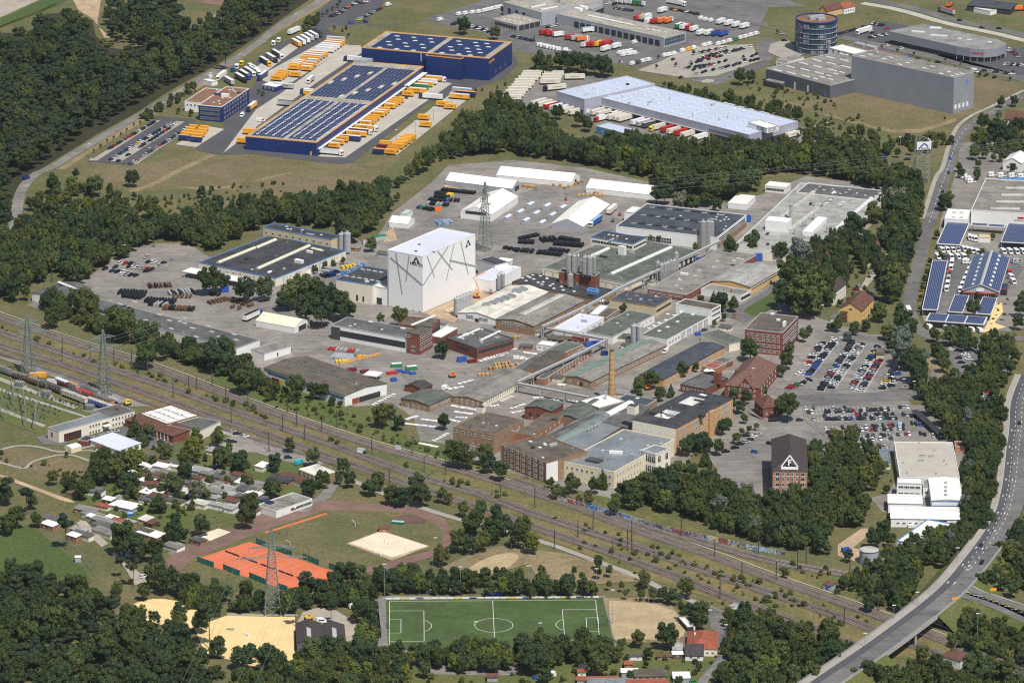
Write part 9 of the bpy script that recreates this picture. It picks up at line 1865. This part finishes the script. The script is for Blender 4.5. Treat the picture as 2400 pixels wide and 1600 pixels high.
def wagon(label,s_,body,roof,tank=False):
 a,c=[G(p,2)for p in pp(s_)];d=c-a;l=d.length;m_=(a+c)/2;o=empty('railway_wagon',(m_.x,m_.y,.2),atan2(d.y,d.x));tag(o,label,'wagon','old wagons in the railway yard');mb=MB()
 if tank:
  n=10;[mb.quad([(-l/2,1.2*cos(i*.6283),2.3+1.2*sin(i*.6283)),(l/2,1.2*cos(i*.6283),2.3+1.2*sin(i*.6283)),(l/2,1.2*cos((i+1)*.6283),2.3+1.2*sin((i+1)*.6283)),(-l/2,1.2*cos((i+1)*.6283),2.3+1.2*sin((i+1)*.6283))])for i in rg(n)]
  for e in(-1,1):mb.quad([(e*l/2,1.2*cos(i*.6283),2.3+1.2*sin(i*.6283))for i in rg(n)])
  mb.obj('tank',M[body],o)
 else:
  mb.box(-l/2,l/2,-1.4,1.4,1.1,3.5);mb.obj('body',M[body],o);R=MB();n=6;pr=[(-1.45*cos(i*pi/n),3.5+.5*sin(i*pi/n))for i in rg(n+1)]
  for i in rg(n):R.quad([(-l/2-.1,*pr[i]),(l/2+.1,*pr[i]),(l/2+.1,*pr[i+1]),(-l/2-.1,*pr[i+1])])
  for e in(-1,1):R.quad([(e*(l/2+.1),*p)for p in pr])
  R.obj('roof',M[roof],o);me_=window_mesh(1.1,.8,'aB','glass',0);k=max(2,int(l/2.4))
  for i in rg(k):inst(me_,'window',o,(-l/2+l*(i+.5)/k,-1.4,2.7))
 mb=MB();mb.box(-l/2,l/2,-1.1,1.1,.75,1.1);wheel_set(mb,(-l/2+1.6,-l/2+3.4,l/2-3.4,l/2-1.6),.95,.45);mb.obj('underframe',M['tyre'],o)
for t in(('green-grey coach at the left edge of the wagon yard','8:0,250 105,290','bB','aK'),('brown covered wagon behind the yellow container','8:115,300 255,340','aQ','aK'),('brown wagon with grey roof left of the dark one','8:270,350 405,395','aQ','aK'),('very dark brown wagon in the front row','8:415,395 585,460','aQ','aM'),('dark red goods van with pale grey roof','8:525,360 625,400','Pm','aU'),('pale blue and orange old railcar','8:640,395 720,430','aJ','wood'),('long blue-grey coach with rusty roof patches','8:730,415 915,485','aJ','aK'),('red railcar in the wagon yard','8:715,460 845,505','aD','Pr'),('dull pink coach behind the blue coach','8:870,505 1035,570','bH','aK'),('yellow and white coach in the front row','8:580,465 800,550','cream','aP'),('bright blue coach with cream roof nearest the office','8:815,540 1060,625','Pb','aP')):wagon(*t)
wagon('grey-blue tank wagon at the end of the yard','8:1005,525 1100,560','steel','steel',True);V('shipping_container','8:320,305',-.35,'as','yellow container with grey roof among the wagons',None);V('shipping_container','8:372,300',-.35,'aa','yellow container right behind the grey-roofed one',None);V('shipping_container','8:480,365',-.3,'ws','white container beside the dark red goods van',None)
def gantry(i,p,q):
 a,c=G(pp(p)[0]),G(pp(q)[0]);d=c-a;o=empty('switchyard_gantry',(a.x,a.y,.1));tag(o,f'grey-green switchyard gantry, {ORD[i]} from top left','gantry','switchyard gantries');n=max(1,round(d.length/12));mb=MB()
 for k in rg(n+1):
  m2=MB();b_=d*(k/n);[m2.beam(b_+Vc((e,0,0)),b_+Vc((e*.4,0,9)),.09)for e in(-.5,.5)];[m2.beam(b_+Vc((-.45,0,z)),b_+Vc((.45,0,z+1)),.05)for z in rg(8)];m2.obj('post',M['bB'],o)
 mb.beam(Vc((0,0,9)),d+Vc((0,0,9)),.15);mb.beam(Vc((0,0,8)),d+Vc((0,0,8)),.1);[mb.beam(d*(k/(n*4))+Vc((0,0,8)),d*((k+1)/(n*4))+Vc((0,0,9)),.06)for k in rg(n*4)];mb.obj('crossbeam',M['bB'],o)
for i,(p,q)in en((('8:100,470','8:130,600'),('8:210,540','8:240,790'),('8:350,660','8:320,820'),('8:560,560','8:750,600'),('8:45,730','8:10,640'),('8:430,540','8:350,460'),('8:-40,480','8:-10,430'))):gantry(i,p,q)
def f():
 mb=MB();mb.box(-.6,.6,-.1,.1,2.4,2.6,0);[mb.cyl((x,0),.06,0,2.4,6)for x in(-.4,.4)];[mb.cyl((x,0),.14,2.6,4.0,8,1)for x in(-.45,0,.45)];return mb.mesh('switch_post',[M['bB'],M['aE']])
k=0
for r_,(s_,n)in en((('8:20,500 560,690',12),('8:40,560 500,720',12),('8:120,480 700,640',12),('8:60,650 400,760',10),('8:420,560 760,650',8))):
 p0,p1=pp(s_)
 for i in rg(n):o=inst(shared('swp',f),'switch_post',None,G(vlerp(p0,p1,i/(n-1)))+Vc((rnd_u(-1,1),rnd_u(-1,1),.1)),-.4);tag(o,f'small switchgear post, {ORD[i]} from left in the {ORD[r_]} switchyard row','switchgear','switchgear posts')
for i,p in en(('8:180,420','8:425,505','8:820,635')):simple('transformer',f'grey-green transformer, {ORD[i]} from left in the switchyard','transformer',p,-.35,(('tank','galv',((-2.2,2.2,-1.3,1.3,.5,3.4),)),('radiator','bB',tuple((-2.6+k*.5,-2.3+k*.5,-1.9,1.9,.8,3.0)for k in rg(11))),('plinth','concrete',((-3.2,3.2,-2.2,2.2,0,.5),)),('bushing','aG',tuple((x-.15,x+.15,-.15,.15,3.4,4.6)for x in(-1.2,0,1.2)))),'switchyard transformers')
def stackrow(name,where,cat,s_,n,size,m,heading=None,group=None,layers=2,jit=.25,gapmat=None):
 p0,p1=[G(p)for p in pp(s_)];d=p1-p0;h=atan2(d.y,d.x)+pi/2 if heading is None else heading;lx,ly,hz=size
 for i in rg(n):
  c=p0+d*(i/max(1,n-1));o=empty(name,(c.x+rnd_u(-jit,jit),c.y+rnd_u(-jit,jit),.16),h+rnd_u(-.05,.05));tag(o,f'{where}, {ORD[i]} from left' if n>1 else where,cat,group or where)
  mm=m if isinstance(m,str)else random.choice(m)
  for k in rg(layers):mb=MB();q=rnd_u(.82,1);mb.box(-lx/2*q,lx/2*q,-ly/2,ly/2,k*hz+.12,(k+1)*hz);mb.obj('layer',M[mm],o)
  mb=MB();[mb.box(x-.08,x+.08,-ly/2,ly/2,0,.12)for x in(-lx*.35,0,lx*.35)];mb.obj('bearers',M['wood'],o)
PB='pipe_black'
for i,(s_,n,sz,m)in en((('4:1105,1125 1330,1140',9,(9,1.1,.9),PB),('4:1150,1150 1300,1170',7,(9,1.1,.8),PB),('4:1350,1200 1600,1215',10,(8,1.2,.9),PB),('4:1390,1230 1520,1245',6,(8,1.1,.9),('steel',PB)),('4:1510,1270 1770,1285',10,(6,1.3,1),(PB,'aQ')),('4:1370,1070 1570,1060',8,(8,1.1,.8),(PB,'aQ')),('4:1560,1140 1770,1120',8,(8,1.1,.9),(PB,'steel')),('4:1600,1160 1750,1165',5,(6,1.2,.7),'aQ'),('4:1930,1225 2080,1190',6,(5,1.2,.9),'aQ'),('4:2120,1190 2300,1250',7,(5,1.2,.9),'aQ'),('4:2140,1265 2200,1275',2,(4,1.2,1),'aQ'),('4:1940,1140 2010,1150',3,(4,1.2,.7),PB))):stackrow('pipe_stack',f'dark pipe stack in group {("one", "two", "three", "four", "five", "six", "seven", "eight", "nine", "ten", "eleven", "twelve")[i]} of the left works yard','pipes',s_,n,sz,m,group='pipe stacks in the left works yard')
for i,(s_,n,sz)in en((('6:80,635 230,600',6,(4,2,.8)),('6:75,665 190,670',5,(5,2,.9)),('6:280,650 390,640',4,(8,1.6,1)),('6:400,680 640,700',8,(6,1.8,1.1)),('6:450,640 600,665',6,(4,2.2,1.2)),('6:50,740 180,750',4,(6,2,.8)),('6:250,760 440,780',6,(6,2,.9)),('6:350,735 510,750',5,(5,2,.8)),('6:-60,720 30,735',3,(4,2,.8)))):stackrow('pipe_stack',f'black pipe stack in group {("one", "two", "three", "four", "five", "six", "seven", "eight", "nine")[i]} of the central yard','pipes',s_,n,sz,PB,group='black pipe stacks in the central yard')
for i,(s_,n,m)in en((('5:1720,185 2000,215',12,PB),('5:1665,215 1790,235',6,(PB,'Py')),('5:1650,245 1760,255',5,PB),('5:1600,275 1720,290',6,PB),('5:1760,280 1860,285',4,('Pb',PB)),('5:1580,310 1760,325',7,(PB,'steel')),('5:1500,345 1620,370',5,('Pn','Pe',PB)))):stackrow('pipe_stack',f'dark pipe bundle in group {("one", "two", "three", "four", "five", "six", "seven")[i]} by the woodland tents','pipes',s_,n,(5,1.4,.8),m,group='pipe bundles by the woodland tents')
stackrow('pipe_stack','blue tube heap behind the white tower','pipes','5:1670,500 1780,485',8,(7,1.2,1.1),('aJ','Pl','aI'));stackrow('pipe_stack','blue bundle along the white hall','pipes','5:620,980 760,950',6,(6,1.2,1),('Pn',PB));stackrow('pipe_stack','blue-grey bundle in the yard before the white tower','pipes','5:760,980 980,880',9,(3,1.2,1),('aI','aJ'));stackrow('beam_stack','yellow beam stack in the yard before the white tower','beams','5:795,905 905,890',4,(4,1.6,.9),'Py');stackrow('panel_stack','pale blue-grey panel stack in the yard beside the hall','panels','5:590,955 690,910',3,(6,2,.6),'aJ')
stackrow('pipe_stack','grey tube bundle in the fenced yard','pipes','9:720,145 900,165',8,(9,1.5,.7),'aJ');stackrow('pipe_stack','yellow tube bundle in the fenced yard','pipes','9:745,195 860,190',5,(4,1.5,.7),'Py');stackrow('pipe_stack','amber tube bundle in the fenced yard','pipes','9:920,150 990,155',3,(4,1.5,.7),'Pa');stackrow('crate_stack','orange crate in the fenced yard fence row','crate','9:790,215 1120,130',9,(3.4,1,.7),'pallet',heading=.5);stackrow('pipe_stack','red and grey bundle above the fenced yard','pipes','9:680,75 930,100',8,(5,1.3,.6),('Pr','aJ','steel'))
WS=('white','aF','white','aU')
for i,(s_,n)in en((('9:2060,185 2260,130',9),('9:2110,165 2300,110',8),('9:2250,80 2330,70',4),('9:1860,395 1990,360',7),('9:1770,440 1900,420',6),('9:1380,720 1480,690',6),('9:1530,720 1660,735',7),('9:1380,760 1660,790',12),('9:1830,650 1980,670',8),('9:1780,720 1860,740',4),('9:1840,700 1930,705',4),('9:1510,940 1660,970',8),('9:1640,915 1760,850',7),('9:1800,595 2010,630',9),('9:2160,600 2220,590',3),('9:2260,550 2352,510',5),('10:20,140 110,150',5),('10:110,105 220,120',6),('10:30,160 180,165',7),('10:0,75 40,75',3),('10:0,620 110,580',5),('10:0,660 110,640',5),('10:210,520 280,515',4),('10:360,540 420,545',3),('10:490,550 600,555',4),('10:430,400 480,405',3),('10:640,170 720,130',3),('10:540,220 610,200',3),('9:1075,585 1260,490',8),('5:1760,1290 1820,1270',3))):stackrow('slab_pallet',f'white stone slab pallet in {ORD[i]} row of the slab yard','stone slabs',s_,n,(2.6,1.3,.35),WS,group='white slab pallets',layers=1)
for i,(s_,n)in en((('9:2150,265 2300,240',6),('9:2200,225 2330,210',5),('9:2050,320 2160,315',4),('6:620,235 840,240',7),('6:760,215 830,215',3),('6:95,150 220,165',6),('6:380,140 440,145',2),('6:490,170 640,110',6),('5:2352,1540 6:60,1545',3),('10:0,235 50,225',2))):stackrow('crate_stack',f'wooden pallet stack in row {ORD[i]} of the yards','pallets',s_,n,(2.2,1.4,.8),('pallet','wood'),group='wooden pallet stacks')
SK=(('9:1290,235','e','green open skip with white load, left of two in the yard',6,2),('9:1430,260','e','green open skip with white load, right of two in the yard',6,2),('9:1310,280','b','small blue skip, left of three in a row',3.4,1.2),('9:1375,290','b','small blue skip, middle of three in a row',3.4,1.2),('9:1438,302','b','small blue skip, right of three in a row',3.4,1.2),('9:1250,300','r','salmon-red skip beside the small blue skips',6,1.4),('9:1265,365','b','round blue tank trailer by the white canopy',3,1.8),('9:1890,185','b','blue waste compactor in front of the red brick hall',5,2.6),('9:1985,195','m','rusty open skip beside the blue compactor',5,1.5),('4:2065,1115','b','bright blue container at the edge of the trees',4.5,3.4),('9:265,95','n','dark blue skip beside the lean-to, right one',7,1.8),('9:90,140','n','dark blue skip beside the long store, left one',7,1.6),('10:850,125','n','dark blue tank beside the green-roofed hall',3.6,2.2),('6:1700,835','b','blue bin beside the pipe bridge',3.6,2.4),('6:2160,470','b','blue tarpaulin heap behind the dark-roofed hall',4,4),('10:740,40','b','blue container under the pipe bridge',9,2.4),('6:1715,1510','b','blue crates beside the grey-green hall',4,1.6),('9:880,275','m','brown open skip with wood by the low dark hall',5,1.8),('9:1000,290','m','second brown skip with wood by the white canopy',5,1.6),('5:490,950','w','white skip with red load beside the dark-roofed hall',4,2),('5:1140,640','s','grey container under a green tarpaulin',8,2.6),('5:1040,675','s','grey container behind the round shrub',8,2.4),('5:1670,375','o','orange machine box beside the pipe bundles',4,2.6),('6:2265,830','b','blue tank on a yellow stand beside the grey roof',4,4.5),('15:715,370','b','blue garden hut near the round tank',4,2.4),('14:210,1530','b','blue barrel in the lower gardens',1.6,1.4))
for p,c,lab,lx,hz in SK:
 o=simple('skip' if 'skip' in lab else 'yard_container',lab,'skip' if 'skip' in lab else 'container',p,rnd_u(.2,.5),(('body','P'+c,((-lx/2,lx/2,-1.2,1.2,.1,hz),)),('rib','P'+c,tuple((-lx/2+lx*k/5-.06,-lx/2+lx*k/5+.06,-1.28,1.28,.1,hz)for k in rg(6)))))
 if 'white load' in lab:mb=MB();mb.box(-lx/2+.2,lx/2-.2,-1,1,hz,hz+.25);mb.obj('load',M['white'],o)
 if 'tarpaulin' in lab and c=='s':mb=MB();mb.box(-lx/2-.1,lx/2+.1,-1.3,1.3,hz,hz+.4);mb.obj('tarpaulin',M['Pe'],o)
b=Bld('waste_canopy','white flat canopy above the skips beside the low dark hall','9:985,305 1110,322 1170,285',3.4,'aB','aC',trim='aA',z0=3.0,cat='canopy')
for x in(-1,1):
 for y in(-1,1):mb=MB();mb.cyl((0,0),.1,0,3.1,6);mb.obj('post',M['aB'],b.root,(x*b.L*.45,y*b.W*.45,0))
def digger(label,p,rz,c,boom):
 o=simple('digger',label,'digger',p,rz,(('cab','P'+c,((-1.4,1.2,-1.1,1.1,1.0,2.0),(-.2,.9,-1,.1,2.0,3.0))),('window','carglass',((-.1,.92,-1.02,.12,2.2,2.8),)),('undercarriage','tyre',((-1.8,1.8,-1.3,-.7,.1,1.0),(-1.8,1.8,.7,1.3,.1,1.0),(-1.2,1.2,-.7,.7,.5,1.0)))));mb=MB()
 for a,c2 in zip(boom,boom[1:]):mb.beam((a[0],.3,a[1]),(c2[0],.3,c2[1]),.18)
 mb.obj('boom',M['P'+c],o)
digger('orange digger beside the dark shrubs in the lane','10:1245,445',.3,'o',((1,1.6),(2.6,3.2),(4.6,1.6),(4.8,.4)));digger('orange wheel loader in the slab yard','9:1800,330',.2,'o',((1,1.6),(2.6,2.0),(3.2,.5)));digger('yellow excavator at the end of the wagon yard','8:1170,585',.4,'y',((1,1.6),(-1,3.4),(2.8,2.6),(3,.6)));digger('yellow wheel loader behind the riding hall','13:480,990',.3,'y',((1,1.6),(2.6,2),(3.2,.5)))
digger('orange boom lift raised beside the white tower','5:2025,1170',.2,'o',((0,2),(1.5,6),(-1.8,12.2),(5.5,15.2)))
for i,(p,c)in en((('6:495,275','r'),('6:990,415','r'),('5:2160,1130','o'),('5:833,885','m'),('6:925,475','g'),('6:2045,1355','o'),('1:1380,910','m'))):simple('forklift',f'small forklift truck, {ORD[i]} of those scattered in the yards','forklift',p,rnd_u(0,3),(('body','P'+c,((-1.2,.7,-.6,.6,.3,1.1),)),('mast','aH',((.8,.95,-.5,-.4,.1,2.8),(.8,.95,.4,.5,.1,2.8),(.95,2.0,-.4,-.25,.1,.18),(.95,2.0,.25,.4,.1,.18))),('cage','aH',((-.8,.4,-.55,.55,2.0,2.1),(-.8,-.72,-.55,-.47,1.1,2),(-.8,-.72,.47,.55,1.1,2),(.32,.4,-.55,-.47,1.1,2),(.32,.4,.47,.55,1.1,2))),('wheels','tyre',((-1,-.5,-.65,.65,0,.5),(.2,.7,-.65,.65,0,.5)))),'forklifts in the yards')
def shelter(label,s_,wd=3,h=2.6,name='bike_shelter'):
 a,c=[G(p,h)for p in pp(s_)];d=(c-a);l=d.length;o=empty(name,((a.x+c.x)/2,(a.y+c.y)/2,.2),atan2(d.y,d.x));tag(o,label,'shelter');mb=MB();mb.box(-l/2,l/2,-wd/2,wd/2,h-.15,h);mb.obj('roof',M['bitumen'],o);mb=MB();mb.box(-l/2,l/2,wd/2-.1,wd/2,0,h-.15);mb.obj('back_wall',M['aB'],o)
 for k in rg(int(l/4)):mb=MB();mb.box(-.06,.06,-.06,.06,0,h-.15);mb.obj('post',M['aB'],o,(-l/2+2+k*4,-wd/2+.2,0))
shelter('long black-roofed shelter along the right side of the lower car park','11:1345,630 1615,875',4)
def fence(label,s_,h=1.8,step=5,m='galv'):
 P=[G(p)for p in pp(s_)];o=empty('wire_fence',(0,0,.1));tag(o,label,'fence')
 for a,c in zip(P,P[1:]):
  n=max(1,round((c-a).length/step));mb=MB()
  for i in rg(n):p=a.lerp(c,i/n);mb.beam(p,p+Vc((0,0,h)),.05)
  for z in(.2,.6,1.0,1.4,h):mb.beam(a+Vc((0,0,z)),c+Vc((0,0,z)),.018)
  mb.obj('fence_run',M[m],o)
fence('wire fence between forecourt and lower car park','11:320,640 350,740 640,970');fence('wire fence around the logistics staff car park','0:1180,1540 1640,1270 1800,1150');fence('tall ball fence beside the dry hard pitch','13:1620,510 1760,560 1900,470 2160,330 14:270,400',4);fence('fence line behind the logistics yard','4:960,130 1190,0 0:1190,1550',1.8);fence('fence beside the meadow and lower left huts','12:360,180 500,260 700,330 760,430 880,600',1.2);fence('works fence along the railway slope','9:850,600 1040,660 1360,800',1.8);fence('blue railing along the lane at the bottom','14:1990,1200 1960,1310 1770,1490',1.4,3,'aI');fence('car park fence at the logistics gate','1:660,240 745,240',1.6,2)
simple('switchyard_kiosk','grey kiosk on the edge of the lower left meadow','kiosk','12:717,455',.1,(('body','aJ',((-1.4,1.4,-1.2,1.2,0,2.6),)),('roof','white',((-1.6,1.6,-1.4,1.4,2.6,2.8),))));simple('trampoline','round blue pool in the garden colony','pool','12:1195,25',0,(('frame','Pb',((-2,2,-1.4,1.4,0,1),(-1.4,1.4,-2,2,0,1))),('water','Pl',((-1.5,1.5,-1.5,1.5,1,1.02),))));simple('trackside_cabinet','white equipment cabinet between the tracks','cabinet','9:965,1025',-.4,(('body','white',((-2,2,-1,1,0,2.2),)),('roof','aB',((-2.1,2.1,-1.1,1.1,2.2,2.35),))),z=.2);simple('trackside_cabinet','pale blue relay cabinet beside the main tracks','cabinet','9:1305,995',-.4,(('body','aU',((-1.4,1.4,-.8,.8,0,2),)),('roof','aB',((-1.5,1.5,-.9,.9,2,2.12),))),z=.2)
for i,(p,t)in en((('15:1720,800','orange double road sign at the slip road island'),('15:2070,715','orange road sign behind the slip road'))):g=G(pp(p)[0],8);o=empty('road_sign',(g.x,g.y,6.5),.3);tag(o,t,'sign');mb=MB();mb.box(-1.6,1.6,-.06,.06,1.2,2.6);mb.obj('board',M['aS'],o);mb=MB();mb.beam((-1.2,0,0),(-1.2,0,1.2),.06);mb.beam((1.2,0,0),(1.2,0,1.2),.06);mb.obj('posts',M['galv'],o)
for i,p in en(('12:2120,1085','12:2260,1135','13:1120,395')):simple('jump_obstacle',f'striped riding obstacle, {ORD[i]} from left on the sand','obstacle',p,-.1 if i==0 else-.8,(('bar','Pe' if i==0 else 'white',((-2,2,-.1,.1,.3,.5),(-2,2,-.1,.1,.8,1.0))),('stand','white',((-2.2,-1.9,-.4,.4,0,1.4),(1.9,2.2,-.4,.4,0,1.4)))),'riding obstacles')
tb=empty('turf_rail',(0,0,0));tag(tb,'dark clipped hedge rail along the racecourse turf','hedge');P=[G(p)for p in pp('0:-40,270 200,175 380,105 515,45')]
for a,c in zip(P,P[1:]):mb=MB();mb.beam(a+Vc((0,0,.6)),c+Vc((0,0,.6)),.6);mb.obj('hedge_run',M['leaf_shrub'],tb)
# ================================================================== thin summer haze
mb=MB();mb.box(-3100,3100,-3300,6100,-1,860);hz_=mb.obj('haze',[]);m=bpy.data.materials.new('haze');m.use_nodes=True;n=m.node_tree.nodes;n.remove(n['Principled BSDF']);v=n.new('ShaderNodeVolumePrincipled')
v.inputs['Color'].default_value=(.80,.88,1,1);v.inputs['Density'].default_value=1.3e-5;v.inputs['Anisotropy'].default_value=.2;m.node_tree.links.new(v.outputs[0],n['Material Output'].inputs['Volume']);hz_.data.materials.append(m);tag(hz_,'thin pale summer haze over the whole area','haze',kind='stuff')
